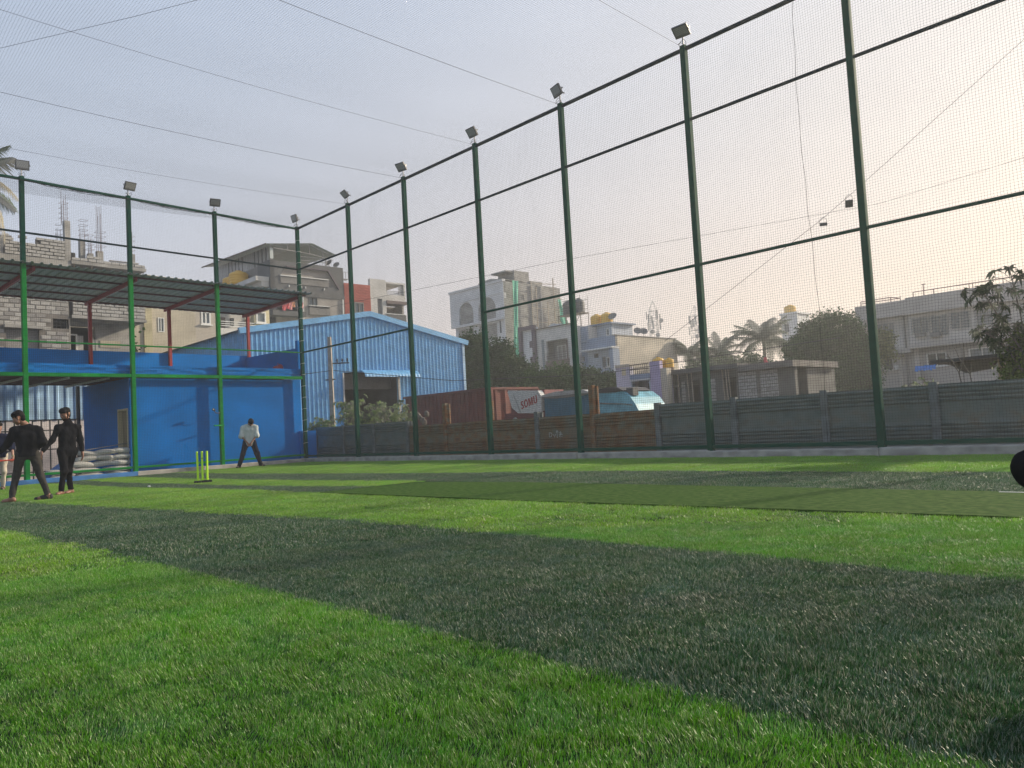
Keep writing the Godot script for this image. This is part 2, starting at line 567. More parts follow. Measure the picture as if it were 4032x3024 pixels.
func blades(count: int, size: float, high: float, wide: float, seed_: int, main: Color, pale: float) -> ArrayMesh:
	var r := RandomNumberGenerator.new()
	r.seed = seed_
	var v := PackedVector3Array()
	var n := PackedVector3Array()
	var c := PackedColorArray()
	for i in count:
		var ring := size * 0.78 * sqrt(r.randf())
		var round_ := r.randf() * TAU
		var o := Vector3(cos(round_) * ring, 0, sin(round_) * ring)
		var a := r.randf() * TAU
		var dir := Vector3(cos(a), 0, sin(a))
		var b := a + PI / 2 + r.randf_range(-0.5, 0.5)
		var side := Vector3(cos(b), 0, sin(b)) * wide * r.randf_range(0.7, 1.2) * 0.5
		var h := high * r.randf_range(0.6, 1.15)
		var lean := h * r.randf_range(0.05, 0.75)
		var p1 := o + dir * lean * 0.35 + Vector3.UP * h * 0.6
		var p2 := o + dir * lean + Vector3.UP * h
		var n0 := (p1 - o).cross(side).normalized()
		var n1 := (p2 - p1).cross(side).normalized()
		var k := r.randf_range(0.62, 1.3)
		var yel := r.randf_range(-0.08, 0.12)
		var q0 := Color(1, 1, 1) if r.randf() < pale else main
		k = k * 0.75
		var col := Color(k * (1.0 + yel) * q0.r, k * q0.g, k * (1.0 - yel) * q0.b)
		for q in [[o - side, n0], [o + side, n0], [p1 + side * 0.8, n0], [o - side, n0], [p1 + side * 0.8, n0], [p1 - side * 0.8, n0], [p1 - side * 0.8, n1], [p1 + side * 0.8, n1], [p2, n1]]:
			v.append(q[0])
			n.append(q[1])
			c.append(col)
	var m := []
	m.resize(Mesh.ARRAY_MAX)
	m[Mesh.ARRAY_VERTEX] = v
	m[Mesh.ARRAY_NORMAL] = n
	m[Mesh.ARRAY_COLOR] = c
	var mesh := ArrayMesh.new()
	mesh.add_surface_from_arrays(Mesh.PRIMITIVE_TRIANGLES, m)
	return mesh


func make_pitch() -> void:
	var s := Shape.new()
	s.quad(Vector3(-190, -0.08, -190), Vector3(190, -0.08, -190), Vector3(190, -0.08, 190), Vector3(-190, -0.08, 190), Vector3.UP)
	struct("ground", s, M.earth)
	s = Shape.new()
	s.box(-0.4, -0.07, 0.0, 31.0, 0.0, 26.0)
	struct("field", s, M.turf_base, RF)
	# concrete kerb under the fences, cast bay by bay
	var r := RandomNumberGenerator.new()
	r.seed = 4
	for i in POSTS_R.size() - 1:
		s = Shape.new()
		var z1 := 0.16 + r.randf_range(-0.02, 0.03)
		var x0: float = POSTS_R[i] + (0.0 if i else -0.12)
		s.soft_bar(Vector3(x0, 0.06, z1 / 2 - 0.09), Vector3(POSTS_R[i + 1] - 0.004, 0.06 + r.randf_range(-0.006, 0.008), z1 / 2 - 0.09), z1 + 0.2, 0.17 + r.randf_range(-0.01, 0.012), 0.012)
		struct("kerb", s, M.kerb, RF)
	for i in 4:
		s = Shape.new()
		var x0: float = -POSTS_L[i]
		var x1: float = -0.14 if i == 0 else -POSTS_L[i - 1]
		s.soft_bar(Vector3(x0, 0.06, 0.02), Vector3(x1, 0.06, 0.02), 0.34, 0.16, 0.012)
		if i < 2:
			struct("kerb", s, M.kerb, LF)
		else:
			struct("kerb", s, M.blue_kerb, LF)
	# the matting strip of the cricket wicket
	var mat_o := thing("cricket_mat", "olive green cricket matting strip laid on the turf", "cricket mat", RF)
	s = Shape.new()
	s.prism(PackedVector2Array([Vector2(15.56, 6.34), Vector2(18.0, 6.02), Vector2(31.0, 6.05), Vector2(31.0, 7.6), Vector2(24.7, 7.82), Vector2(20.0, 8.08), Vector2(15.56, 8.18)]), -0.001, -0.020, Transform3D(Basis(Vector3.RIGHT, Vector3.BACK, Vector3.DOWN), Vector3.ZERO))
	part("matting", s, M.turf_mat, mat_o)
	s = Shape.new()
	s.box(24.42, 0.0215, 6.09, 27.5, 0.0235, 6.115)
	part("crease_line", s, M.white_paint, mat_o)
	# turf stripes
	var light_near := []
	var far_mesh := []
	var dull_near := []
	var dull_far := []
	for k in 4:
		light_near.append(blades(620, 0.125, 0.021, 0.0016, 100 + k, Color(0.32, 0.76, 0.03), 0.20))
		far_mesh.append(blades(760, 0.25, 0.022, 0.0034, 200 + k, Color(0.60, 1.0, 0.05), 0.25))
		dull_near.append(blades(620, 0.125, 0.021, 0.0017, 300 + k, Color(0.11, 0.34, 0.11), 0.22))
		dull_far.append(blades(760, 0.25, 0.022, 0.0034, 400 + k, Color(0.14, 0.38, 0.13), 0.24))
	var wave := FastNoiseLite.new()
	wave.seed = 31
	wave.frequency = 0.55
	wave.fractal_octaves = 3
	var light := Color(0.39, 0.54, 0.19)
	var dull := Color(0.32, 0.38, 0.30)
	var far3 := [[0.0, -6.7], [10.0, -6.6], [15.5, -6.05], [31.0, -6.02]]
	var far4 := [[0.0, -5.2], [7.0, -5.1], [12.7, -4.6], [18.0, -3.7], [31.0, -3.6]]
	var dark0 := [[0.0, -8.9], [8.0, -8.75], [13.5, -8.2], [15.6, -8.12]]
	var dark1 := [[0.0, -7.9], [5.5, -8.0], [12.2, -7.6], [15.6, -7.1]]
	var lanes := [
		["bright green turf stripe nearest the viewer, filling the lower left", [[0, -25.0], [31, -25.0]], [[0, -12.9], [16.0, -12.5], [22.0, -12.3], [31, -12.3]], 0.0, 31.0, light],
		["broad dull grey-green turf stripe crossing the middle foreground", [[0, -12.9], [16.0, -12.5], [22.0, -12.3], [31, -12.3]], [[0, -11.9], [9, -11.35], [16, -10.5], [20, -10.05], [31, -10.0]], 0.0, 31.0, dull],
		["bright turf stripe between the matting and the broad dull stripe", [[0, -11.9], [9, -11.35], [16, -10.5], [20, -10.05], [31, -10.0]], [[0.0, -8.9], [8.0, -8.75], [13.5, -8.2], [15.6, -8.16], [20, -8.06], [24.7, -7.8], [31, -7.58]], 0.0, 31.0, light],
		["thin dull turf stripe running past the stumps to the mat's end", dark0, dark1, 0.0, 15.5, dull],
		["bright turf stripe under the yellow stumps", dark1, far3, 0.0, 15.5, light],
		["dull turf stripe beyond the matting", far3, far4, 0.0, 31.0, dull],
		["bright turf stripe running along the foot of the fence", far4, [[0, -0.12], [31, -0.12]], 0.0, 31.0, light],
	]
	for lane in lanes:
		var o := thing("turf_stripe", lane[0], "artificial grass", RF)
		o.set_meta("kind", "stuff")
		var near_at := [[], [], [], []]
		var near_col := [[], [], [], []]
		var far_at := [[], [], [], []]
		var far_col := [[], [], [], []]
		for size in [0.125, 0.25]:   # fine tufts near the viewer, broader ones beyond
			var t: float = lane[3] + size / 2
			while t < lane[4]:
				var d0 := lane_edge(lane[1], t)
				var d1 := lane_edge(lane[2], t)
				var rows := maxi(1, roundi((d1 - d0) / size))
				for j in rows:
					var d := lerpf(d0, d1, (j + 0.5) / rows)
					var dist := Vector2(t - 26.6, d + 14.35).length()
					if d < -19.0 and dist > 7.0:
						continue
					if (dist < 6.5) != (size < 0.2):
						continue
					var a := wave.get_noise_2d(t * 4.0, d * 4.0)
					var b := wave.get_noise_2d(t * 5.0 + 70.0, d * 5.0 + 40.0)
					var e := wave.get_noise_2d(t * 0.9 + 11.0, d * 0.9)
					var turn := r.randf() * TAU
					var at := Transform3D(Basis(Vector3(cos(turn), 0, sin(turn)), Vector3(a * 0.6 + r.randf_range(-0.2, 0.2), 0.95 + 0.5 * e + b * 0.4, b * 0.6 + r.randf_range(-0.2, 0.2)), Vector3(-sin(turn), 0, cos(turn))), Vector3(t + r.randf_range(-0.3, 0.3) * size, 0, -d + r.randf_range(-0.15, 0.15) * size))
					var tone := 1.0 + 0.25 * e + 0.25 * a + r.randf_range(-0.10, 0.10)
					var c: Color = lane[5]
					c = Color(c.r * tone * (1.0 + 0.25 * b), c.g * tone, c.b * tone)
					c = c.lerp(Color(0.52, 0.58, 0.42), clampf(0.05 + 0.5 * b + 0.3 * a + r.randf_range(-0.08, 0.08), 0.0, 0.35))
					var k := r.randi() % 4
					if size < 0.2:
						near_at[k].append(at)
						near_col[k].append(c)
					else:
						far_at[k].append(at)
						far_col[k].append(c)
				t += size
		cluster("grass_near", light_near if lane[5] == light else dull_near, near_at, near_col, M.grass, o)
		cluster("grass_far", far_mesh if lane[5] == light else dull_far, far_at, far_col, M.grass, o)


# ---------------------------------------------------------------- fences, nets, lamps
func fence_net(called: String, label: String, xf: Transform3D, u0: float, u1: float, z: float, posts: Array, seed_: int, cord := 0.0016) -> MeshInstance3D:
	var wave := FastNoiseLite.new()
	wave.seed = seed_
	wave.frequency = 0.35
	var s := Shape.new()
	var bulge := func(u: float, y: float) -> Vector3:
		var gap := 9.0
		for p in posts:
			gap = minf(gap, absf(u - p))
		var loose := clampf(gap / 1.2, 0.0, 1.0)
		return Vector3(u + wave.get_noise_2d(u * 2.0, y * 2.0) * 0.05 * loose, y + wave.get_noise_2d(u * 2.0 + 50, y * 2.0) * 0.05 * loose, z + wave.get_noise_2d(u * 1.3 + 90, y * 1.1) * 0.09 * loose)
	var u := u0
	while u <= u1:
		var pts := []
		var y := 0.2
		while y < TOP + 0.3:
			pts.append(bulge.call(u, minf(y, TOP - 0.03)))
			y += 0.58
		s.tube(pts, cord, -1, 3)
		u += 0.05
	var h := 0.2
	while h < TOP:
		var pts := []
		u = u0
		while u < u1 + 0.3:
			pts.append(bulge.call(minf(u, u1), h))
			u += 0.5
		s.tube(pts, cord, -1, 3)
		h += 0.05
	return solo(called, s, M.net, label, "net", xf)


func make_fences() -> void:
	# the right fence
	var f := thing("steel_fence", "tall dark green steel post and rail frame on the right", "fence frame", RF)
	for i in POSTS_R.size():
		var s := Shape.new()
		var x: float = POSTS_R[i]
		s.soft_bar(Vector3(x, 0.14, 0), Vector3(x, TOP + 0.05, 0), 0.125, 0.125, 0.008)
		if i == 0:
			part("post", s, M.green_dark, f, "corner post with the net laced to it")
			for k in 19:
				s = Shape.new()
				var y := 0.7 + k * 0.43
				var w := 0.066
				s.tube([Vector3(x - w, y, -w), Vector3(x + w, y + 0.03, -w), Vector3(x + w, y + 0.015, w), Vector3(x - w, y - 0.01, w), Vector3(x - w, y, -w)], 0.006, -1, 5)
				part("lacing", s, M.tie, f.get_child(0))
		else:
			part("post", s, M.green_dark, f)
	for i in POSTS_R.size() - 1:
		var a: float = POSTS_R[i] + 0.06
		var b: float = POSTS_R[i + 1] - 0.06
		for row in [[TOP - 0.03, 0.07, M.rail_dark, 0.0], [RAIL2, 0.055, M.rail_dark, 0.0], [RAIL3, 0.055, M.green_dark, 0.0], [0.225, 0.075, M.green_dark, 0.0]]:
			var s := Shape.new()
			if i == 2 and row[0] == RAIL3:
				continue
			s.soft_bar(Vector3(a, row[0], row[3]), Vector3(b, row[0], row[3]), row[1], row[1], 0.006)
			part("rail", s, row[2], f)
	# the left fence, two tones of green
	f = thing("steel_fence", "green steel post and rail frame before the blue clubhouse", "fence frame", LF)
	for i in POSTS_L.size():
		var x: float = -POSTS_L[i]
		var s := Shape.new()
		s.soft_bar(Vector3(x, 0.14, 0), Vector3(x, 6.42, 0), 0.125, 0.125, 0.008)
		part("post", s, M.green_bright, f, "bright green lower post")
		s = Shape.new()
		s.soft_bar(Vector3(x, 6.424, 0), Vector3(x, TOP + 0.05, 0), 0.122, 0.122, 0.008)
		part("post", s, M.green_dark, f, "dark green upper post")
	for i in POSTS_L.size():
		var a: float = -0.06 if i == 0 else -POSTS_L[i - 1] - 0.06
		var b: float = -POSTS_L[i] + 0.06
		for row in [[TOP - 0.03, 0.07, M.green_dark], [RAIL2, 0.055, M.rail_dark], [RAIL3, 0.045, M.green_bright], [BEAM, 0.11, M.green_bright], [0.27, 0.07, M.green_bright]]:
			var s := Shape.new()
			s.soft_bar(Vector3(a, row[0], 0), Vector3(b, row[0], 0), row[1], row[1], 0.006)
			part("rail", s, row[2], f)
	# nets
	fence_net("fence_net", "black square mesh net hung along the tall right fence", RF, 0.08, 28.0, -0.066, POSTS_R, 5, 0.002)
	var ln := fence_net("fence_net", "black square mesh net hung over the left fence and clubhouse", LF, -12.3, -0.08, 0.07, [0.0, -3.347, -6.275, -9.298, -12.35], 6)
	var lace := FastNoiseLite.new()
	lace.seed = 9
	lace.frequency = 0.5
	for i in POSTS_L.size():   # the slack of the net gathered under the top rail
		var a: float = 0.0 if i == 0 else -POSTS_L[i - 1]
		var b: float = -POSTS_L[i]
		for k in 5:
			var pts := []
			for j in 15:
				var w := j / 14.0
				pts.append(Vector3(lerpf(a, b, w), TOP - 0.06 - sin(w * PI) * (0.02 + 0.018 * k) - absf(lace.get_noise_2d(w * 9.0 + i * 7, k * 5.0)) * 0.07, 0.075 + 0.012 * k + lace.get_noise_2d(w * 14.0, k * 9.0 + i) * 0.04))
			var s := Shape.new()
			s.tube(pts, 0.005, -1, 4)
			part("gathered_cord", s, M.net, ln)
	var seam := Shape.new()
	var sp := []
	for j in 30:
		var y := lerpf(0.25, TOP - 0.05, j / 29.0)
		sp.append(Vector3(20.0 + 0.05 * sin(y * 0.7) + 0.012 * sin(y * 5.0), y, -0.075))
	seam.tube(sp, 0.004, -1, 5)
	part("seam_cord", seam, M.net, get_node("fence_net"))
	# the roof net, tied to wires that run across from post to post
	var s := Shape.new()
	var drop := func(t: float, w: float) -> float:
		var gap := 9.0
		for p in POSTS_R:
			gap = minf(gap, absf(t - p))
		return TOP - 0.02 - 0.5 * sin(clampf(w / 25.0, 0, 1) * PI) - 0.07 * (1.0 - cos(clampf(gap / 1.75, 0, 1) * PI)) * clampf(w / 2.0, 0.15, 1.0) * 0.5
	var t := 0.1
	while t < 28.2:
		var pts := []
		var w := 0.0
		while w < 25.2:
			pts.append(Vector3(t + 0.0945 * w, drop.call(t, w), w))
			w += 0.9
		s.tube(pts, 0.0012, -1, 3)
		t += 0.05
	var across := 0.0
	while across < 25.0:
		var pts := []
		t = 0.1
		while t < 28.7:
			pts.append(Vector3(t + 0.0945 * across, drop.call(t, across), across))
			t += 0.58
		s.tube(pts, 0.0012, -1, 3)
		across += 0.05
	solo("roof_net", s, M.net, "fine black net stretched overhead across the whole pitch", "net", RF)
	for i in range(1, POSTS_R.size()):
		s = Shape.new()
		var pts := []
		for j in 26:
			var w := j * 1.0
			pts.append(Vector3(POSTS_R[i] + 0.0945 * w, TOP + 0.01 - 0.5 * sin(w / 25.0 * PI), w))
		s.tube(pts, 0.0042, -1, 5)
		var ends := ["first", "second", "third", "fourth", "fifth", "sixth", "seventh", "eighth"]
		solo("overhead_wire", s, M.wire, "thin wire under the sky from the %s post right of the corner" % ends[i - 1], "wire", RF, "wires that carry the overhead net")
	s = Shape.new()
	s.tube([Vector3(4.0, TOP - 0.35, 15.0), Vector3(10.04, TOP - 0.45, 11.37), Vector3(12.64, TOP - 0.45, 9.81), Vector3(24.6, TOP - 0.1, 2.6)], 0.0035, -1, 5)
	solo("overhead_wire", s, M.wire, "thin wire crossing the others lengthwise in the upper left", "wire", RF, "wires that carry the overhead net")
	# floodlights on the post tops
	var lamp := make_floodlight()
	var spots := []
	var turns := [0.15, -0.25, 0.0, 0.2, -0.15, 0.1, -0.1, 0.25, 0.0]
	var names := ["on the fifth post right of the corner, nearest the viewer", "on the fourth post right of the corner", "on the third post right of the corner", "on the second post right of the corner", "on the first post right of the corner", "on the corner post", "on the first post left of the corner", "on the second post left of the corner", "on the third post left of the corner, at the left edge"]
	for i in 5:
		spots.append(RF * Transform3D(Basis(Vector3.UP, turns[i]), Vector3(POSTS_R[5 - i], TOP + 0.05, 0.0)))
	spots.append(Transform3D(Basis(Vector3.UP, PI * 0.02) * RF.basis, RF * Vector3(0.0, TOP + 0.05, 0)))
	for i in 3:
		spots.append(LF * Transform3D(Basis(Vector3.UP, turns[6 + i] - 0.2), Vector3(-POSTS_L[i], TOP + 0.05, 0.0)))
	var tilts := [0.95, 0.45, 0.6, 0.7, 0.75, 0.3, 0.65, 0.6, 0.2]
	for i in 9:
		var o: Node3D = lamp if i == 0 else copy(lamp, "", spots[i])
		o.transform = spots[i]
		o.set_meta("label", "grey floodlight panel " + names[i])
		for c in o.get_children():
			if str(c.name).begins_with("lamp_head"):
				c.rotation.x = tilts[i]


func make_floodlight() -> Node3D:
	var o := thing("floodlight", "grey floodlight panel", "floodlight", Transform3D(), "floodlights on the fence posts")
	var s := Shape.new()
	s.tube([Vector3(0, 0, 0), Vector3(0, 0.30, 0)], 0.016, -1, 8)
	part("pole", s, M.steel_grey, o)
	s = Shape.new()
	s.soft_bar(Vector3(0, 0.30, -0.14), Vector3(0, 0.30, 0.06), 0.03, 0.03, 0.004)
	part("arm", s, M.steel_grey, o)
	s = Shape.new()
	var pts := []
	for k in 9:
		var a := TAU * k / 8.0
		pts.append(Vector3(0.09 * cos(a), 0.05 + 0.05 * sin(a * 2.0), 0.05 + 0.07 * sin(a)))
	s.tube(pts, 0.006, -1, 5)
	part("cable", s, M.rubber, o)
	s = Shape.new()
	s.box(-0.175, -0.138, 0.0, 0.175, 0.138, 0.045)
	for k in 8:
		s.box(-0.16 + k * 0.044, -0.13, -0.025, -0.152 + k * 0.044, 0.13, 0.0)
	var head := part("lamp_head", s, M.lamp_body, o)
	head.transform = Transform3D(Basis(Vector3.RIGHT, 0.0), Vector3(0.02, 0.31, 0.09))
	s = Shape.new()
	s.box(-0.152, -0.115, 0.046, 0.152, 0.115, 0.050)
	part("lamp_glass", s, M.lamp_glass, head)
	s = Shape.new()
	s.box(-0.152, -0.115, 0.0505, 0.152, -0.07, 0.055)
	part("reflector_strip", s, M.steel_grey, head)
	s = Shape.new()
	for sx in [-1.0, 1.0]:
		s.box(0.177 * sx, -0.02, -0.05, 0.185 * sx, 0.02, 0.03)
	s.box(-0.185, -0.02, -0.058, 0.185, 0.02, -0.05)
	part("bracket", s, M.steel_grey, head)
	return o


# ---------------------------------------------------------------- ribbed sheet metal
func ribs(s: Shape, x0: float, x1: float, low: Callable, high: Callable, pitch: float, deep: float, z: float) -> void:   # upright trapezoid ribs between two heights, facing +z
	var xs := []
	var x := x0
	while x < x1 - 0.001:
		for q in [[0.0, 0.0], [0.30, 0.0], [0.40, 1.0], [0.60, 1.0], [0.70, 0.0]]:
			var p: float = x + q[0] * pitch
			if p < x1:
				xs.append([p, z + q[1] * deep])
		x += pitch
	xs.append([x1, z])
	for i in xs.size() - 1:
		var a: float = xs[i][0]
		var b: float = xs[i + 1][0]
		if b - a < 0.0005:
			continue
		s.face(Vector3(a, low.call(a), xs[i][1]), Vector3(b, low.call(b), xs[i + 1][1]), Vector3(b, high.call(b), xs[i + 1][1]), Vector3(a, high.call(a), xs[i][1]), Vector3(0, 0, 1))


# ---------------------------------------------------------------- the blue clubhouse on the left
func make_clubhouse() -> void:
	var o := thing("clubhouse", "blue two storey clubhouse with a roofed terrace above the pitch", "building", LF)
	var s := Shape.new()
	s.box(-6.3, -0.05, -0.40, 0.0, 3.12, -0.20)
	part("front_wall", s, M.blue_wall, o)
	s = Shape.new()   # side wall of the room, with a doorway near the front
	s.box(-6.32, -0.05, -0.34, -6.20, 3.12, -0.199)
	s.box(-6.32, 2.16, -1.12, -6.20, 3.12, -0.34)
	s.box(-6.32, -0.05, -4.0, -6.20, 3.12, -1.12)
	part("side_wall", s, M.blue_wall, o)
	var d := Shape.new()
	d.box(-6.34, 0.0, -1.12, -6.16, 2.16, -1.06)
	d.box(-6.34, 0.0, -0.40, -6.16, 2.16, -0.34)
	d.box(-6.34, 2.10, -1.06, -6.16, 2.16, -0.40)
	var fr := part("door_frame", d, M.cream, o)
	d = Shape.new()
	d.box(-6.27, 0.02, -0.86, -6.23, 2.09, -0.405)
	part("door_leaf", d, M.door_brown, fr)
	d = Shape.new()
	d.box(-6.06, 0.0, -1.10, -6.02, 2.1, -1.05)
	part("dark_gap", d, M.dark, fr)
	s = Shape.new()
	s.box(-6.2, -0.05, -4.0, 0.0, 3.12, -3.85)
	s.box(-0.12, -0.05, -3.85, 0.0, 3.12, -0.40)
	part("back_wall", s, M.blue_wall, o)
	s = Shape.new()
	s.box(-0.15, -0.05, -1.0, 0.55, 1.17, -0.1)
	part("end_pier", s, M.blue_wall, o)
	s = Shape.new()
	s.box(-13.0, 3.30, -4.2, 0.1, 3.40, -0.12)
	part("terrace_floor", s, M.roof_sheet, o)
	for k in 5:   # red joists under the terrace
		s = Shape.new()
		s.box(-13.0, 3.16, -0.5 - k * 0.85, 0.0, 3.29, -0.44 - k * 0.85)
		part("joist", s, M.maroon_steel, o)
	for k in 6:
		s = Shape.new()
		s.soft_bar(Vector3(-6.9 - k * 1.15, 3.115, -0.3), Vector3(-6.9 - k * 1.15, 3.115, -4.0), 0.06, 0.06, 0.004)
		part("white_pipe", s, M.white_steel, o)
	# blue shade cloth along the floor edge, slack between its ties
	s = Shape.new()
	var nx := 66
	var ny := 6
	var wave := FastNoiseLite.new()
	wave.seed = 77
	wave.frequency = 0.8
	for i in nx:
		for j in ny:
			var q := []
			for c in [[i, j], [i + 1, j], [i + 1, j + 1], [i, j + 1]]:
				var x: float = -13.0 + 13.06 * c[0] / nx
				var y: float = 3.235 + 0.29 * c[1] / ny
				q.append(Vector3(x, y + wave.get_noise_2d(x * 0.7, 3.0) * 0.02 * c[1] / ny, -0.085 + wave.get_noise_2d(x * 1.2, y * 11.0) * 0.035))
			s.face(q[0], q[1], q[2], q[3], Vector3(0, 0, 1))
	part("edge_cloth", s, M.blue_cloth, o)
	s = Shape.new()
	s.box(-13.0, 3.41, -4.2, 0.12, 4.43, -4.05)
	part("back_parapet", s, M.blue_wall, o)
	s = Shape.new()
	s.box(-0.02, 3.41, -4.05, 0.12, 4.35, -0.2)
	s.box(-0.10, 3.41, -0.28, 0.20, 4.62, -0.12)
	part("side_parapet", s, M.blue_wall, o)
	# roof on red frames
	for x in [-9.0, -6.05, -3.2, 0.1]:
		s = Shape.new()
		s.soft_bar(Vector3(x, 3.41, -3.98), Vector3(x, 6.16, -3.98), 0.11, 0.11, 0.006)
		part("red_post", s, M.red_steel, o)
		s = Shape.new()
		s.bar(Vector3(x, 6.14, -4.35), Vector3(x, 6.32, -0.08), 0.07, 0.12)
		part("rafter", s, M.red_steel, o)
		s = Shape.new()
		s.bar(Vector3(x + 0.055, 6.075, -4.2), Vector3(x + 0.055, 6.25, -0.2), 0.012, 0.02)
		part("bright_strip", s, M.white_steel, o.get_child(o.get_child_count() - 1))
	for k in 5:
		s = Shape.new()
		var z := -0.12 - k * 1.02
		var y := 6.385 + z * 0.045
		s.bar(Vector3(-13.0, y, z), Vector3(0.35, y, z), 0.05, 0.055)
		part("purlin", s, M.maroon_steel, o)
	var sheet_x := -13.0
	while sheet_x < 0.4:
		s = Shape.new()
		var x1 := minf(sheet_x + 1.0, 0.42)
		var t := Transform3D(Basis(Vector3(1, 0, 0), Vector3(0, 0.045, 1).normalized(), Vector3(0, 1, -0.045).normalized()), Vector3(0, 6.42, 0.22))
		var flat := Shape.new()
		ribs(flat, sheet_x, x1, func(_x): return -4.75, func(_x): return 0.0, 0.25, 0.045, 0.0)
		for i in range(0, flat.v.size(), 3):
			s.flat(t * flat.v[i], t * flat.v[i + 1], t * flat.v[i + 2], (t.basis * flat.n[i]).normalized())
		part("roof_sheet", s, M.roof_sheet, o)
		sheet_x += 1.0
	# small fittings on the second post
	s = Shape.new()
	s.tube([Vector3(-3.38, 1.49, 0.06), Vector3(-3.55, 1.49, 0.16), Vector3(-3.72, 1.49, 0.2)], 0.022, -1, 8)
	s.box(-3.43, 1.47, -0.06, -3.27, 1.51, 0.075)
	solo("pipe_bracket", s, M.green_bright, "green pipe stub sticking out of the post beside the keeper", "bracket", LF)
	var h := thing("hook_lamp", "small black camera on a curved arm above the green pipe stub", "camera", LF)
	s = Shape.new()
	s.tube([Vector3(-3.4, 1.96, 0.04), Vector3(-3.5, 1.91, 0.1), Vector3(-3.62, 1.93, 0.14), Vector3(-3.68, 2.0, 0.16)], 0.014, -1, 6)
	part("arm", s, M.black_steel, h)
	s = Shape.new()
	s.tube([Vector3(-3.66, 2.02, 0.14), Vector3(-3.74, 2.04, 0.22)], 0.04, 0.045, 10)
	part("housing", s, M.black_steel, h)
	s = Shape.new()
	s.ball(Vector3(-3.745, 2.041, 0.226), Vector3(0.03, 0.03, 0.03), 8, 6)
	part("lens", s, M.lamp_glass, h)
	s = Shape.new()
	s.ball(Vector3(-0.55, 3.56, -0.9), Vector3(0.19, 0.16, 0.14), 10, 6)
	s.ball(Vector3(-0.42, 3.63, -0.86), Vector3(0.12, 0.15, 0.12), 8, 6)
	s.tube([Vector3(-0.6, 3.66, -0.85), Vector3(-0.52, 3.82, -0.85), Vector3(-0.44, 3.7, -0.85)], 0.012, -1, 5)
	solo("red_bag", s, M.red_bag, "dark red bag lying on the terrace by the corner post", "bag", LF)
	# barred grille, masonry and pale blue fence seen through the open bay
	var g := thing("grille_gate", "black barred steel grille closing the back of the open bay", "gate", LF)
	for k in 26:
		s = Shape.new()
		var x := -6.38 - k * 0.27
		s.box(x - 0.018, -0.05, -4.655, x + 0.018, 2.02, -4.62)
		part("bar", s, M.black_steel, g)
	for y in [0.25, 1.0, 1.66, 2.02]:
		s = Shape.new()
		s.box(-13.4, y - 0.02, -4.62, -6.3, y + 0.02, -4.595)
		part("rail", s, M.black_steel, g)
	s = Shape.new()
	s.box(-6.32, -0.05, -4.70, -6.22, 3.2, -4.58)
	part("end_post", s, M.black_steel, g)
	var w := thing("compound_wall", "pale pinkish wall with light blue ribbed sheets on top, behind the grille", "wall", LF)
	s = Shape.new()
	s.box(-15.0, -0.08, -7.2, -4.2, 2.1, -7.0)
	part("masonry", s, M.pink_wall, w)
	for k in 11:
		s = Shape.new()
		ribs(s, -15.0 + k, -14.005 + k, func(_x): return 2.1, func(_x): return 3.75, 0.33, 0.03, -6.98)
		part("sheet", s, M.blue_sheet_pale, w)
	make_left_pole()
	make_sacks()


func make_left_pole() -> void:
	var o := thing("utility_pole", "dark pole with meter boxes and dangling cables at the left edge", "utility pole", LF)
	var s := Shape.new()
	s.tube([Vector3(-9.35, -0.05, -5.6), Vector3(-9.22, 4.3, -5.6)], 0.10, 0.08, 8)
	part("pole", s, M.bark_grey, o)
	for k in 5:
		s = Shape.new()
		s.box(-9.42 + 0.03 * k, 1.1 + 0.26 * k, -5.48, -9.12 + 0.03 * k, 1.28 + 0.26 * k, -5.36)
		part("meter_box", s, M.mid_grey if k % 2 else M.cream, o)
	for k in 7:
		s = Shape.new()
		s.tube([Vector3(-9.2, 3.1, -5.45), Vector3(-9.42 - 0.05 * k, 2.4 - 0.1 * k, -5.35), Vector3(-9.30 - 0.06 * k, 1.5, -5.4), Vector3(-9.38 + 0.03 * k, 0.4, -5.35)], 0.014, -1, 5)
		part("cable", s, M.black_steel, o)


func sack_mesh(seed_: int, w: float, h: float, d: float) -> ArrayMesh:
	var r := FastNoiseLite.new()
	r.seed = seed_
	r.frequency = 1.6
	var s := Shape.new()
	var nu := 16
	var nv := 10
	var at := func(i: int, j: int) -> Vector3:
		var u := PI * i / nu - PI / 2
		var a := TAU * j / nv
		var x := sin(u)
		var fat := pow(maxf(cos(u), 0.0), 0.55)
		var p := Vector3(x * w / 2, signf(sin(a)) * pow(absf(sin(a)), 0.75) * fat * h / 2, signf(cos(a)) * pow(absf(cos(a)), 0.6) * (0.55 + 0.45 * fat) * d / 2)
		if absf(x) > 0.93:
			p.y *= 0.4
		var f := 1.0 + 0.10 * r.get_noise_3d(p.x * 6, p.y * 9, p.z * 6)
		p.y = p.y * f + 0.018 * r.get_noise_2d(p.x * 3 + 20, p.z * 4) - 0.10 * h * x * x
		return p
	for i in nu:
		for j in nv:
			var p0: Vector3 = at.call(i, j)
			var p1: Vector3 = at.call(i + 1, j)
			var p2: Vector3 = at.call(i + 1, j + 1)
			var p3: Vector3 = at.call(i, j + 1)
			var hint := (p0 + p2) * Vector3(0.3, 1, 1)
			var nn := (p2 - p0).cross(p3 - p1)
			if nn.length() < 0.0000001:
				continue
			nn = nn.normalized()
			if nn.dot(hint) < 0.0:
				nn = -nn
			s.quad(p0, p1, p2, p3, nn)
	return s.done()


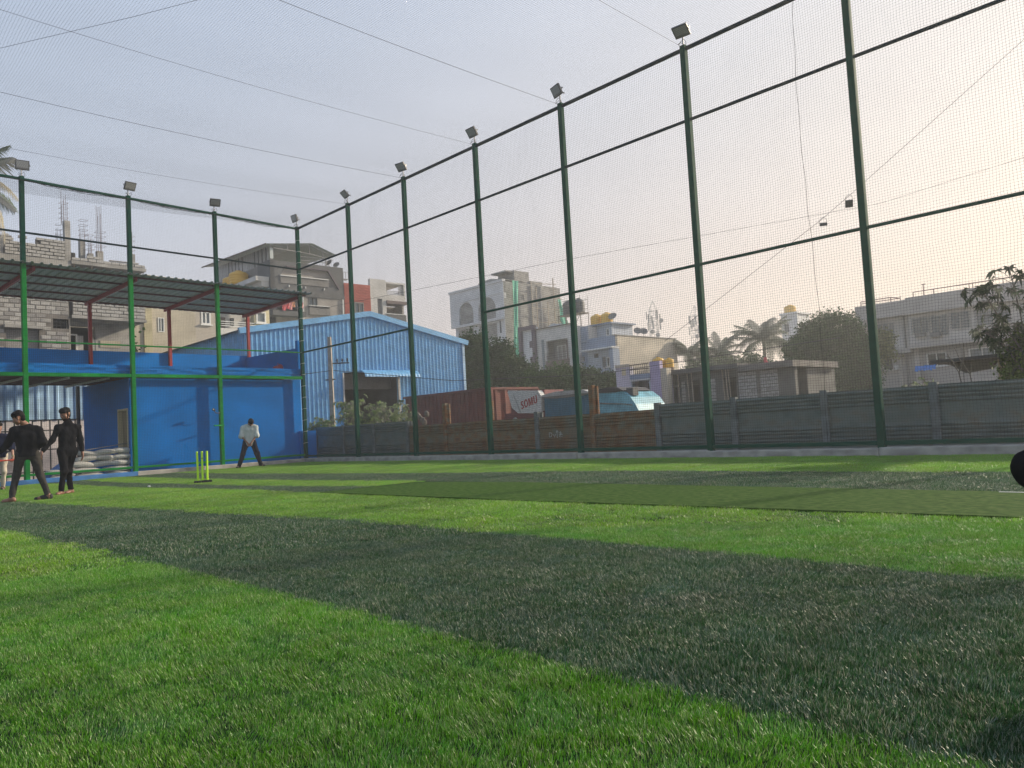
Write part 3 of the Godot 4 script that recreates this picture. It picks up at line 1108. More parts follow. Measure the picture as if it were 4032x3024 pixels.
func make_sacks() -> void:
	var meshes := [sack_mesh(1, 0.92, 0.17, 0.5), sack_mesh(2, 0.86, 0.19, 0.48), sack_mesh(3, 0.74, 0.17, 0.46), sack_mesh(4, 0.66, 0.19, 0.44)]
	# x along the fence, height, depth, turn, roll, mesh, words
	var rows := [
		[-6.63, 0.09, -0.45, 0.05, 0.0, 0, "bottom sack at the right end, hard against the green post"],
		[-7.50, 0.09, -0.43, -0.06, 0.0, 1, "bottom sack, second from the green post"],
		[-8.26, 0.09, -0.45, 0.1, 0.0, 2, "bottom sack at the left end of the heap"],
		[-6.68, 0.25, -0.47, -0.08, 0.03, 1, "second layer sack next to the green post"],
		[-7.60, 0.26, -0.45, 0.04, -0.04, 0, "long second layer sack in the middle of the heap"],
		[-8.30, 0.24, -0.47, -0.1, -0.15, 2, "second layer sack slumping to the left"],
		[-6.56, 0.43, -0.45, 0.12, 0.0, 2, "third layer sack with a torn pale corner beside the post"],
		[-7.12, 0.43, -0.49, -0.1, 0.06, 3, "third layer sack, second from the post"],
		[-7.72, 0.44, -0.45, 0.06, -0.05, 3, "third layer sack at the left, behind the walking man's hand"],
		[-6.45, 0.61, -0.47, -0.05, 0.0, 2, "fourth layer sack beside the green post"],
		[-7.00, 0.60, -0.49, 0.15, -0.08, 3, "fourth layer sack folded in the middle"],
		[-7.55, 0.60, -0.51, -0.1, 0.1, 3, "fourth layer sack at the left end"],
		[-6.46, 0.79, -0.49, 0.1, -0.06, 3, "topmost sack beside the green post"],
		[-6.98, 0.77, -0.51, -0.05, 0.05, 2, "topmost sack, second from the post"],
		[-7.42, 0.73, -0.53, 0.0, -0.2, 3, "topmost sack at the left, sloping down"],
	]
	for i in rows.size():
		var w: Array = rows[i]
		var o := MeshInstance3D.new()
		o.name = numbered("cement_sack")
		o.mesh = meshes[w[5]]
		o.material_override = M.sack_pale if i % 3 == 0 else M.sack
		o.transform = LF * Transform3D(Basis(Vector3.UP, w[3]) * Basis(Vector3.BACK, w[4]), Vector3(w[0], w[1] * 1.04 + 0.01, w[2]))
		add_child(o)
		tag(o, "grey woven " + w[6], "sack", "sacks piled in the open bay")
	# sheet leaning over the heap
	var s := Shape.new()
	var wv := FastNoiseLite.new()
	wv.seed = 3
	for i in 10:
		for j in 4:
			var q := []
			for c in [[i, j], [i + 1, j], [i + 1, j + 1], [i, j + 1]]:
				var u: float = c[0] / 10.0
				var k: float = c[1] / 4.0
				q.append(Vector3(lerpf(-8.7, -7.95, u), lerpf(0.05, 0.66, u) + 0.18 * k + 0.03 * wv.get_noise_2d(u * 300.0, k * 200.0), -0.36 - 0.16 * k))
			s.face(q[0], q[1], q[2], q[3], Vector3(0, 0.3, 1))
	solo("plastic_sheet", s, M.tarp_blue, "shiny blue plastic sheet leaning against the left end of the sacks", "sheet", LF)
	s = Shape.new()
	s.soft_bar(Vector3(-7.9, 0.86, -0.5), Vector3(-6.25, 1.05, -0.6), 0.025, 0.025, 0.003)
	solo("bamboo_stick", s, M.steel_grey, "thin pale stick lying along the top of the sacks", "stick", LF)


# ---------------------------------------------------------------- the low sheet wall behind the right fence
func wall_panel(x0: float, x1: float, top: float, z: float, seed_: int) -> Shape:
	var r := RandomNumberGenerator.new()
	r.seed = seed_
	var s := Shape.new()
	var prof := []
	var y := -0.1
	prof.append(Vector2(0.0, y))
	prof.append(Vector2(0.0, 0.16))
	var n_low := 5
	y = 0.17
	for k in n_low:
		prof.append(Vector2(0.0, y))
		prof.append(Vector2(0.028, y + 0.018))
		prof.append(Vector2(0.028, y + 0.04))
		prof.append(Vector2(0.0, y + 0.058))
		y += 0.076
	var mid := top - 0.33
	prof.append(Vector2(-0.004, y))
	prof.append(Vector2(-0.004, mid))
	y = mid + 0.008
	for k in 4:
		prof.append(Vector2(0.0, y))
		prof.append(Vector2(0.028, y + 0.018))
		prof.append(Vector2(0.028, y + 0.042))
		prof.append(Vector2(0.0, y + 0.060))
		y += 0.078
	prof.append(Vector2(0.004, top))
	prof.append(Vector2(-0.03, top))
	var steps := 6
	var dent := FastNoiseLite.new()
	dent.seed = seed_
	dent.frequency = 0.6
	var tilt := r.randf_range(-0.02, 0.02)
	for i in prof.size() - 1:
		for k in steps:
			var q := []
			for c in [[i, k], [i, k + 1], [i + 1, k + 1], [i + 1, k]]:
				var p: Vector2 = prof[c[0]]
				var x := lerpf(x0, x1, float(c[1]) / steps)
				var up := smoothstep(0.0, top, p.y)
				q.append(Vector3(x, p.y + tilt * up * (float(c[1]) / steps - 0.5) * 1.4, z + p.x + 0.03 * dent.get_noise_2d(x * 3.0, p.y * 3.0)))
			s.face(q[0], q[1], q[2], q[3], Vector3(0, 0.4, 1))
	return s


func make_sheet_wall() -> void:
	var o := thing("sheet_wall", "low wall of ribbed metal panels between short posts, behind the right fence", "wall", RF)
	var xs := []
	for k in 15:
		xs.append(-0.95 + 2.055 * k)
	for k in xs.size():
		var x: float = xs[k]
		var rusty: bool = k in [4, 6]
		var top: float = 1.75 if k == 4 else 1.85 if k == 7 else 1.72 if k == 5 else 1.27
		if k in [4, 5, 7]:
			rusty = true
		if k == 6:
			rusty = false
		var s := Shape.new()
		s.soft_bar(Vector3(x, -0.1, -1.0), Vector3(x, top, -1.0), 0.15, 0.13, 0.01)
		part("post", s, M.post_rust if rusty else M.post_grey, o)
		if k in [3, 4, 5, 6, 7]:
			s = Shape.new()
			s.soft_bar(Vector3(x + 0.10, 0.0, -1.09), Vector3(x + 0.10, top - 0.02, -1.09), 0.07, 0.06, 0.006)
			part("post", s, M.post_rust if rusty else M.post_grey, o)
	for k in xs.size() - 1:
		var rust: bool = k >= 3 and k <= 7
		var top: float = 1.11 if rust else (1.28 if k < 3 else 1.225)
		var m: Material = M.sheet_grey
		if k in [4, 5, 7]:
			m = M.sheet_rust
		elif k in [3, 6]:
			m = M.sheet_mix
		var label := "rust brown panel" if m == M.sheet_rust else "patchy brown and grey panel" if m == M.sheet_mix else ""
		var q := part("panel", wall_panel(xs[k] + 0.07, xs[k + 1] - 0.07, top, -1.0, 60 + k), m, o, label)
		if k == 6:
			var s := Shape.new()
			var z := -0.985
			for line in [
				[[11.82, 0.66], [11.83, 0.545], [11.90, 0.56], [11.93, 0.62], [11.90, 0.66], [11.82, 0.66]],
				[[11.98, 0.62], [12.02, 0.54], [12.06, 0.62]],
				[[12.12, 0.515], [12.125, 0.72]], [[12.09, 0.67], [12.125, 0.72], [12.16, 0.67]],
				[[12.20, 0.65], [12.30, 0.655], [12.20, 0.55], [12.31, 0.555]], [[12.19, 0.60], [12.32, 0.605]], [[12.25, 0.69], [12.23, 0.60]],
			]:
				var pts := []
				for p in line:
					pts.append(Vector3(p[0], p[1], z))
				s.tube(pts, 0.008, -1, 5)
			part("chalk_writing", s, M.chalk, q)


# ---------------------------------------------------------------- the blue warehouse
func make_warehouse() -> void:
	var o := thing("warehouse", "light blue ribbed steel warehouse with a gable roof and dark doorway", "warehouse", RF)
	var t := -6.0
	# gable: local frame with x = distance behind the fence line, z towards the viewer
	var gf := Node3D.new()
	gf.name = "gable_front"
	gf.transform = Transform3D(Basis(Vector3(0, 0, -1), Vector3.UP, Vector3(1, 0, 0)), Vector3(t, 0, 0))
	o.add_child(gf)
	var top := func(x: float) -> float:
		return 5.86 + (x - 0.46) / 6.52 * 1.10 if x < 6.98 else 6.96 - (x - 6.98) / 6.06 * 1.16
	var x := 0.46
	while x < 13.0:
		var x1 := minf(x + 0.9, 13.02)
		for sp in [[x, x1]]:
			var low := func(_v): return -0.08
			var over := func(_v): return 3.98
			var s := Shape.new()
			if sp[1] <= 5.37 or sp[0] >= 8.5:
				ribs(s, sp[0], sp[1], low, top, 0.225, 0.035, 0.0)
			else:
				var a := clampf(5.37, sp[0], sp[1])
				var b := clampf(8.5, sp[0], sp[1])
				if a > sp[0] + 0.01:
					ribs(s, sp[0], a, low, top, 0.225, 0.035, 0.0)
				ribs(s, a, b, over, top, 0.225, 0.035, 0.0)
				if b < sp[1] - 0.01:
					ribs(s, b, sp[1], low, top, 0.225, 0.035, 0.0)
			part("sheet", s, M.blue_sheet, gf)
		x = x1
	var s := Shape.new()   # barge flashing along the gable
	s.bar(Vector3(0.20, top.call(0.46) - 0.1, 0.08), Vector3(6.99, 6.93, 0.08), 0.16, 0.26)
	part("flashing", s, M.blue_sheet, gf)
	s = Shape.new()
	s.bar(Vector3(6.97, 6.925, 0.082), Vector3(13.3, 5.68, 0.082), 0.16, 0.258)
	part("flashing", s, M.blue_sheet, gf)
	s = Shape.new()
	s.box(12.90, -0.08, 0.045, 13.06, 5.75, 0.09)
	part("flashing", s, M.blue_sheet_pale, gf)
	s = Shape.new()
	s.box(8.5, -0.08, 0.05, 8.62, 3.95, 0.12)
	s.box(5.3, -0.08, 0.05, 5.37, 3.95, 0.10)
	part("door_frame", s, M.offwhite, gf)
	s = Shape.new()   # rolled shutter head and the dim hall behind the doorway
	s.box(5.38, 3.2, -0.9, 8.49, 3.95, -0.5)
	part("shutter_box", s, M.mid_grey, gf)
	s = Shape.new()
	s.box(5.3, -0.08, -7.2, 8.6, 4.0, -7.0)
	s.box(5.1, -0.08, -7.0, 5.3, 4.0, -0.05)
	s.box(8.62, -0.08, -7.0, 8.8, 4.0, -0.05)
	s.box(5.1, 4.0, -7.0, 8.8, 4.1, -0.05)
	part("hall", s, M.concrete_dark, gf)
	var glow := StandardMaterial3D.new()
	glow.albedo_color = Color(0.9, 0.9, 0.9)
	glow.emission_enabled = true
	glow.emission = Color(0.95, 1.0, 1.0)
	glow.emission_energy_multiplier = 1.6
	s = Shape.new()
	s.tube([Vector3(5.95, 3.02, -2.0), Vector3(6.5, 3.04, -2.0)], 0.022, -1, 8)
	part("tube_lamp", s, glow, gf)
	var lit := OmniLight3D.new()
	lit.name = "tube_lamp_light"
	lit.light_color = Color(0.95, 1.0, 1.0)
	lit.light_energy = 0.02
	lit.light_size = 0.1
	lit.omni_range = 12.0
	lit.omni_attenuation = 2.0
	lit.shadow_enabled = true
	lit.position = Vector3(6.2, 3.03, -1.94)
	gf.add_child(lit)
	s = Shape.new()   # curved awning sheet
	var steps := 8
	for i in 34:
		for k in steps:
			var q := []
			for c in [[i, k], [i + 1, k], [i + 1, k + 1], [i, k + 1]]:
				var u: float = 6.2 + 3.3 * c[0] / 34.0
				var a: float = PI / 2 * c[1] / steps
				var rr: float = 0.62 + (0.008 if int(c[0]) % 2 else -0.008)
				q.append(Vector3(u, 3.72 + rr * cos(a) * 0.62, 0.06 + rr * sin(a)))
			s.face(q[0], q[1], q[2], q[3], Vector3(0, 1, 1))
	part("awning", s, M.blue_sheet, gf)
	# long side and roof
	s = Shape.new()
	var sw := Node3D.new()
	sw.name = "long_side"
	sw.transform = Transform3D(Basis(), Vector3(0, 0, -0.46))
	o.add_child(sw)
	for k in 14:
		s = Shape.new()
		ribs(s, -6.02 - (k + 1) * 1.0, -6.02 - k * 1.0, func(_v): return -0.08, func(_v): return 5.83, 0.25, 0.035, 0.0)
		part("sheet", s, M.blue_sheet, sw)
	s = Shape.new()
	var e := 0.3
	s.face(Vector3(-20, 5.80, e - 0.46), Vector3(-5.85, 5.80, e - 0.46), Vector3(-5.85, 7.02, -6.98), Vector3(-20, 7.02, -6.98), Vector3.UP)
	s.face(Vector3(-20, 5.72, -13.4), Vector3(-5.85, 5.72, -13.4), Vector3(-5.85, 7.02, -6.98), Vector3(-20, 7.02, -6.98), Vector3.UP)
	part("roof", s, M.roof_sheet, o)
	s = Shape.new()
	s.box(-20.0, -0.08, -13.1, -6.05, 5.6, -13.0)
	s.box(-20.1, -0.08, -13.1, -20.0, 5.8, -0.46)
	part("back_wall", s, M.blue_sheet, o)
	# concrete pole with cross arm before the warehouse
	var p := thing("electric_pole", "square concrete electric pole with cross arm before the blue warehouse", "utility pole", Transform3D(RF.basis, RF * Vector3(-3.6, 0, -3.3)))
	s = Shape.new()
	s.prism(PackedVector2Array([Vector2(-0.11, -0.08), Vector2(0.11, -0.08), Vector2(0.07, 5.32), Vector2(-0.07, 5.32)]), -0.09, 0.09, Transform3D(Basis(Vector3.UP, 0.8), Vector3.ZERO))
	part("pole", s, M.wood_pole, p)
	s = Shape.new()
	s.bar(Vector3(-0.12, 4.15, -0.15), Vector3(0.55, 4.13, -0.62), 0.05, 0.05)
	s.bar(Vector3(-0.25, 3.42, 0.12), Vector3(0.2, 3.42, -0.1), 0.05, 0.05)
	part("cross_arm", s, M.black_steel, p)
	for k in 3:
		s = Shape.new()
		s.lathe([Vector2(0.0, 0.17), Vector2(0.035, 0.16), Vector2(0.03, 0.11), Vector2(0.05, 0.09), Vector2(0.025, 0.05), Vector2(0.02, 0.0)], 8, Transform3D(Basis(), Vector3(0.12 + 0.19 * k, 4.17, -0.28 - 0.14 * k)))
		part("insulator", s, M.black_steel, p)
	for w in [["drooping cable from the concrete pole towards the right", [[-3.5, 3.82, -3.4], [1.0, 3.0, -6.5], [6.0, 2.85, -10.0], [14.0, 3.6, -15.0]]], ["short cable from the concrete pole towards the left", [[-3.5, 3.82, -3.3], [-4.8, 3.62, -1.5], [-7.0, 3.7, 0.6]]]]:
		s = Shape.new()
		var pts := []
		for q in w[1]:
			pts.append(Vector3(q[0], q[1], q[2]))
		s.tube(pts, 0.014, -1, 5)
		solo("power_cable", s, M.wire, w[0], "cable", RF)


# ---------------------------------------------------------------- container and old trucks behind the wall
func letters(text: String, size: float, deep: float) -> ArrayMesh:
	var f := SystemFont.new()
	f.font_names = PackedStringArray(["Droid Sans"])
	f.font_weight = 700
	var t := TextMesh.new()
	t.text = text
	t.font = f
	t.font_size = 64
	t.pixel_size = size / 64.0
	t.depth = deep
	var m := ArrayMesh.new()
	m.add_surface_from_arrays(Mesh.PRIMITIVE_TRIANGLES, t.get_mesh_arrays())
	return m


func make_vehicles() -> void:
	var o := thing("shipping_container", "rust brown ribbed shipping container behind the low wall", "container", RF)
	var s := Shape.new()
	ribs(s, -3.3, 2.8, func(_v): return 0.15, func(_v): return 2.50, 0.28, 0.04, -7.04)
	part("side_panel", s, M.container, o)
	s = Shape.new()
	var e := Shape.new()
	ribs(e, -9.74, -7.0, func(_v): return 0.15, func(_v): return 2.50, 0.55, 0.06, 2.80)
	for i in e.v.size():
		s.vert(Vector3(e.v[i].z, e.v[i].y, e.v[i].x), Vector3(e.n[i].z, e.n[i].y, e.n[i].x))
	# keep the winding right after swapping axes
	for i in range(0, s.v.size(), 3):
		var q := s.v[i + 1]
		s.v[i + 1] = s.v[i + 2]
		s.v[i + 2] = q
		var nn := s.n[i + 1]
		s.n[i + 1] = s.n[i + 2]
		s.n[i + 2] = nn
	part("end_panel", s, M.container, o)
	s = Shape.new()
	s.box(-3.35, 2.48, -7.06, 2.88, 2.58, -6.95)
	s.box(2.79, 2.481, -9.76, 2.88, 2.579, -7.06)
	s.box(2.80, 0.1, -7.06, 2.89, 2.48, -6.96)
	s.box(2.80, 0.1, -9.80, 2.89, 2.5, -9.70)
	part("top_rail", s, M.container, o)
	s = Shape.new()
	s.box(-3.3, 2.49, -9.7, 2.79, 2.53, -7.06)
	s.box(-3.3, 0.1, -9.74, 2.79, 2.49, -9.66)
	part("roof", s, M.container, o)
	# lorry whose windscreen is covered by a white sheet
	o = thing("lorry", "old dull red lorry with a white lettered sheet over its cab", "truck", RF)
	s = Shape.new()
	s.box(4.3, 0.3, -7.6, 6.5, 1.36, -6.35)
	s.box(4.35, 1.36, -7.6, 6.45, 1.42, -6.3)
	part("cab", s, M.truck_red, o)
	s = Shape.new()
	s.prism(PackedVector2Array([Vector2(4.5, 1.42), Vector2(6.42, 1.40), Vector2(6.40, 2.22), Vector2(4.66, 2.30)]), -7.55, -6.5)
	part("cab_top", s, M.truck_red, o)
	s = Shape.new()
	s.prism(PackedVector2Array([Vector2(4.70, 2.31), Vector2(6.32, 2.19), Vector2(6.48, 1.98), Vector2(6.44, 1.33), Vector2(5.18, 1.40), Vector2(4.86, 1.62), Vector2(4.66, 2.24)]), -6.45, -6.22)
	var v := part("white_sheet", s, M.visor_white, o)
	s = Shape.new()
	s.bar(Vector3(5.0, 2.16, -6.20), Vector3(5.34, 1.42, -6.20), 0.03, 0.03)
	s.bar(Vector3(6.30, 2.13, -6.20), Vector3(6.44, 1.9, -6.20), 0.03, 0.03)
	part("crease", s, M.tarp_pale, v)
	piece("lettering", letters("SOMU", 0.40, 0.01), M.letter_red, v, Transform3D(Basis(Vector3.BACK, 0.22) * Basis(Vector3(0.80, 0, 0), Vector3(0.12, 1, 0), Vector3(0, 0, 1)), Vector3(5.83, 1.78, -6.21)))
	s = Shape.new()
	s.lathe([Vector2(0.0, 0.05), Vector2(0.09, 0.05), Vector2(0.11, 0.0)], 12, Transform3D(Basis(Vector3.RIGHT, PI / 2), Vector3(4.9, 1.15, -6.34)))
	part("headlight", s, M.lamp_glass, o)
	for x in [4.75, 6.1]:
		s = Shape.new()
		s.lathe([Vector2(0.0, 0.1), Vector2(0.40, 0.1), Vector2(0.42, 0.05), Vector2(0.42, -0.05), Vector2(0.4, -0.1), Vector2(0.0, -0.1)], 16, Transform3D(Basis(Vector3.RIGHT, PI / 2), Vector3(x, 0.33, -6.4)))
		part("wheel", s, M.rubber, o)
	# teal van body with tarpaulin, light blue nose
	o = thing("van", "teal box van with a torn tarpaulin on top and a light blue sloping nose", "van", RF)
	s = Shape.new()
	ribs(s, 6.55, 9.0, func(_v): return 0.3, func(x): return 1.95 - (x - 6.55) * 0.02, 0.16, 0.012, -6.3)
	s.box(6.55, 0.3, -8.0, 9.0, 1.88, -6.305)
	part("box_body", s, M.teal, o)
	s = Shape.new()
	s.prism(PackedVector2Array([Vector2(9.0, 0.4), Vector2(10.95, 0.4), Vector2(10.92, 1.20), Vector2(10.80, 1.42), Vector2(10.62, 1.66), Vector2(10.34, 1.86), Vector2(9.9, 1.93), Vector2(9.0, 1.93)]), -7.9, -6.25)
	var nose := part("nose", s, M.sky_blue, o)
	s = Shape.new()
	s.prism(PackedVector2Array([Vector2(9.0, 1.92), Vector2(9.0, 0.5), Vector2(9.42, 0.5), Vector2(9.28, 1.2), Vector2(9.10, 1.85)]), -6.25, -6.235)
	part("door_edge", s, M.teal, nose)
	s = Shape.new()
	s.tube([Vector3(9.3, 1.53, -6.24), Vector3(9.75, 1.49, -6.24), Vector3(10.3, 1.45, -6.24), Vector3(10.68, 1.40, -6.24)], 0.022, 0.015, 5)
	part("rust_scratch", s, M.bark_grey, nose)
	s = Shape.new()
	s.prism(PackedVector2Array([Vector2(6.5, 2.0), Vector2(7.2, 2.09), Vector2(8.5, 2.07), Vector2(8.95, 1.92), Vector2(8.4, 1.945), Vector2(6.5, 1.93)]), -8.0, -6.24)
	part("tarpaulin", s, M.tarp_pale, o)
	s = Shape.new()
	s.prism(PackedVector2Array([Vector2(6.5, 1.93), Vector2(8.4, 1.945), Vector2(8.9, 1.915), Vector2(8.4, 1.85), Vector2(7.2, 1.84), Vector2(6.5, 1.89)]), -6.30, -6.255)
	part("tarpaulin", s, M.mid_grey, o, "grey folded edge of the tarpaulin")
	s = Shape.new()
	s.prism(PackedVector2Array([Vector2(8.95, 1.94), Vector2(9.3, 2.02), Vector2(9.7, 2.06), Vector2(10.1, 2.02), Vector2(10.34, 1.90), Vector2(10.0, 1.86), Vector2(9.5, 1.875), Vector2(9.0, 1.90)]), -7.8, -6.23)
	part("tarpaulin", s, M.tarp_dark, o, "black torn tarpaulin over the nose")
	s = Shape.new()
	s.box(10.35, 1.72, -6.7, 10.62, 1.98, -6.4)
	part("mirror", s, M.dark_grey, o)
	for x in [7.2, 10.2]:
		s = Shape.new()
		s.lathe([Vector2(0.0, 0.1), Vector2(0.36, 0.1), Vector2(0.38, 0.05), Vector2(0.38, -0.05), Vector2(0.36, -0.1), Vector2(0.0, -0.1)], 16, Transform3D(Basis(Vector3.RIGHT, PI / 2), Vector3(x, 0.3, -6.35)))
		part("wheel", s, M.rubber, o)


# ---------------------------------------------------------------- buildings
# A face is a local frame on a wall: x runs along the wall, y up, z out of it.
func along(d: float) -> Transform3D:    # wall that runs along the fence (or, in the left frame, along the left fence), d behind it
	return Transform3D(Basis(), Vector3(0, 0, -d))


func across(t: float) -> Transform3D:   # wall at right angles to the fence, seen from the viewer's end; x = distance behind the fence
	return Transform3D(Basis(Vector3(0, 0, -1), Vector3.UP, Vector3(1, 0, 0)), Vector3(t, 0, 0))


func bits(o: Node, f: Transform3D, called: String, m: Material, boxes: Array, label := "") -> MeshInstance3D:
	var s := Shape.new()
	for b in boxes:
		s.box(b[0], b[1], b[2], b[3], b[4], b[5])
	var p := part(called, s, m, o, label)
	p.transform = f
	return p


func wall(o: Node, f: Transform3D, m: Material, u0: float, y0: float, u1: float, y1: float, holes := [], called := "wall", thick := 0.25) -> MeshInstance3D:
	var xs := [u0, u1]
	var ys := [y0, y1]
	for h in holes:
		xs.append_array([clampf(h[0], u0, u1), clampf(h[2], u0, u1)])
		ys.append_array([clampf(h[1], y0, y1), clampf(h[3], y0, y1)])
	xs.sort()
	ys.sort()
	var boxes := []
	for j in ys.size() - 1:
		if ys[j + 1] - ys[j] < 0.001:
			continue
		var open := -1e9
		var last := -1e9
		for i in xs.size() - 1:
			if xs[i + 1] - xs[i] < 0.001:
				continue
			var cx: float = (xs[i] + xs[i + 1]) / 2
			var cy: float = (ys[j] + ys[j + 1]) / 2
			var solid := true
			for h in holes:
				if cx > h[0] and cx < h[2] and cy > h[1] and cy < h[3]:
					solid = false
			if solid:
				if open < -1e8:
					open = xs[i]
				last = xs[i + 1]
			elif open > -1e8:
				boxes.append([open, ys[j], -thick, last, ys[j + 1], 0.0])
				open = -1e9
		if open > -1e8:
			boxes.append([open, ys[j], -thick, last, ys[j + 1], 0.0])
	return bits(o, f, called, m, boxes)


func window(o: Node, f: Transform3D, u0: float, y0: float, u1: float, y1: float, m: Material, pane: Material, leaves := 2, sill := true, wide := 0.06) -> void:
	var b := [[u0, y0, -0.12, u1, y0 + wide, 0.03], [u0, y1 - wide, -0.12, u1, y1, 0.03], [u0, y0 + wide, -0.12, u0 + wide, y1 - wide, 0.03], [u1 - wide, y0 + wide, -0.12, u1, y1 - wide, 0.03]]
	for k in range(1, leaves):
		var x := lerpf(u0, u1, float(k) / leaves)
		b.append([x - wide * 0.4, y0 + wide, -0.10, x + wide * 0.4, y1 - wide, 0.01])
	if sill:
		b.append([u0 - 0.08, y0 - 0.07, -0.05, u1 + 0.08, y0 - 0.002, 0.12])
	var w := bits(o, f, "window", m, b)
	var s := Shape.new()
	for k in leaves:
		var a := lerpf(u0, u1, float(k) / leaves) + wide * 0.5
		var c := lerpf(u0, u1, float(k + 1) / leaves) - wide * 0.5
		s.box(a, y0 + wide, -0.09, c, y1 - wide, -0.07)
	part("pane", s, pane, w)


func shell(o: Node, f: Transform3D, m: Material, u0: float, y0: float, u1: float, y1: float, deep: float, front := -1.4) -> void:
	bits(o, f, "body", m, [[u0 + 0.01, y0, -deep, u1 - 0.01, y1 - 0.02, front], [u0 + 0.01, y0, front, u0 + 0.2, y1 - 0.02, -0.26], [u1 - 0.2, y0, front, u1 - 0.01, y1 - 0.02, -0.26], [u0 + 0.2, y1 - 0.2, front, u1 - 0.2, y1 - 0.02, -0.26]])


func railing(o: Node, f: Transform3D, u0: float, y0: float, u1: float, y1: float, m: Material, gap := 0.14, rails := 2, z := 0.06) -> void:
	var b := []
	for k in rails:
		var y := lerpf(y1, y0, float(k) / maxf(1.0, rails))
		b.append([u0, y - 0.02, z - 0.02, u1, y + 0.02, z + 0.02])
	var x := u0
	while x <= u1 and gap > 0.0:
		b.append([x - 0.01, y0, z - 0.01, x + 0.01, y1 - 0.021, z + 0.01])
		x += gap
	bits(o, f, "railing", m, b)


func blocks(o: Node, f: Transform3D, u0: float, y0: float, u1: float, y1: float, holes: Array, w: float, h: float, z: float, seed_: int, mats: Array) -> void:   # masonry blocks laid one by one, proud of the mortar
	var r := RandomNumberGenerator.new()
	r.seed = seed_
	var shapes := []
	for k in 4:
		var s := Shape.new()
		s.soft_bar(Vector3(-w / 2 + 0.016, 0, 0), Vector3(w / 2 - 0.016, r.randf_range(-0.006, 0.006), 0), 0.10, h - 0.03, 0.012)
		shapes.append(s.done())
	var rows := roundi((y1 - y0) / h)
	for j in rows:
		var x := u0 + (w / 2 if j % 2 else 0.0)
		var y := y0 + (j + 0.5) * h
		if j % 2:
			_block(o, f, shapes[0], u0, u0 + w / 2, y, z, w, holes, r, mats)
		while x < u1 - 0.08:
			_block(o, f, shapes[r.randi() % 4], x, minf(x + w, u1), y, z, w, holes, r, mats)
			x += w


func _block(o: Node, f: Transform3D, m: Mesh, a: float, b: float, y: float, z: float, w: float, holes: Array, r: RandomNumberGenerator, mats: Array) -> void:
	for h in holes:
		if (a + b) / 2 > h[0] - 0.05 and (a + b) / 2 < h[2] + 0.05 and y > h[1] and y < h[3]:
			return
	piece("block", m, mats[r.randi() % mats.size()], o, f * Transform3D(Basis(Vector3.BACK, r.randf_range(-0.012, 0.012)).scaled(Vector3((b - a) / w, 1, 1)), Vector3((a + b) / 2, y + r.randf_range(-0.006, 0.006), z + r.randf_range(-0.012, 0.012))))


func water_tank(label: String, at: Vector3, r: float, h: float, m: Material, xf := RF, group := "") -> void:
	var o := thing("water_tank", label, "water tank", xf * Transform3D(Basis(), at), group)
	var s := Shape.new()
	var pr := [Vector2(0.0, 0.0), Vector2(r, 0.0)]
	for k in 4:
		var y := h * 0.75 * (k + 0.3) / 4.0
		pr.append_array([Vector2(r, y), Vector2(r * 1.04, y + h * 0.03), Vector2(r * 1.04, y + h * 0.08), Vector2(r, y + h * 0.11)])
	pr.append_array([Vector2(r * 0.98, h * 0.78), Vector2(r * 0.75, h * 0.88), Vector2(r * 0.34, h * 0.94)])
	s.lathe(pr, 18)
	part("drum", s, m, o)
	s = Shape.new()
	s.lathe([Vector2(r * 0.34, h * 0.93), Vector2(r * 0.36, h), Vector2(0.0, h * 1.02)], 14)
	part("lid", s, m, o)


func dish(label: String, at: Vector3, r: float, turn: float) -> void:
	var o := thing("satellite_dish", label, "satellite dish", RF * Transform3D(Basis(Vector3.UP, turn), at))
	var s := Shape.new()
	s.lathe([Vector2(0.0, 0.0), Vector2(r * 0.5, r * 0.07), Vector2(r, r * 0.26), Vector2(r * 0.98, r * 0.29), Vector2(r * 0.5, r * 0.1), Vector2(0, 0.03)], 16, Transform3D(Basis(Vector3.RIGHT, PI / 2 - 0.6), Vector3(0, r * 1.3, 0)))
	part("reflector", s, M.mid_grey, o)
	s = Shape.new()
	s.tube([Vector3(0, 0, 0), Vector3(0, r * 1.3, -0.02)], 0.025, -1, 6)
	s.tube([Vector3(0, r * 0.6, 0.15), Vector3(0, r * 1.6, r * 1.0)], 0.015, -1, 5)
	part("mast", s, M.steel_grey, o)


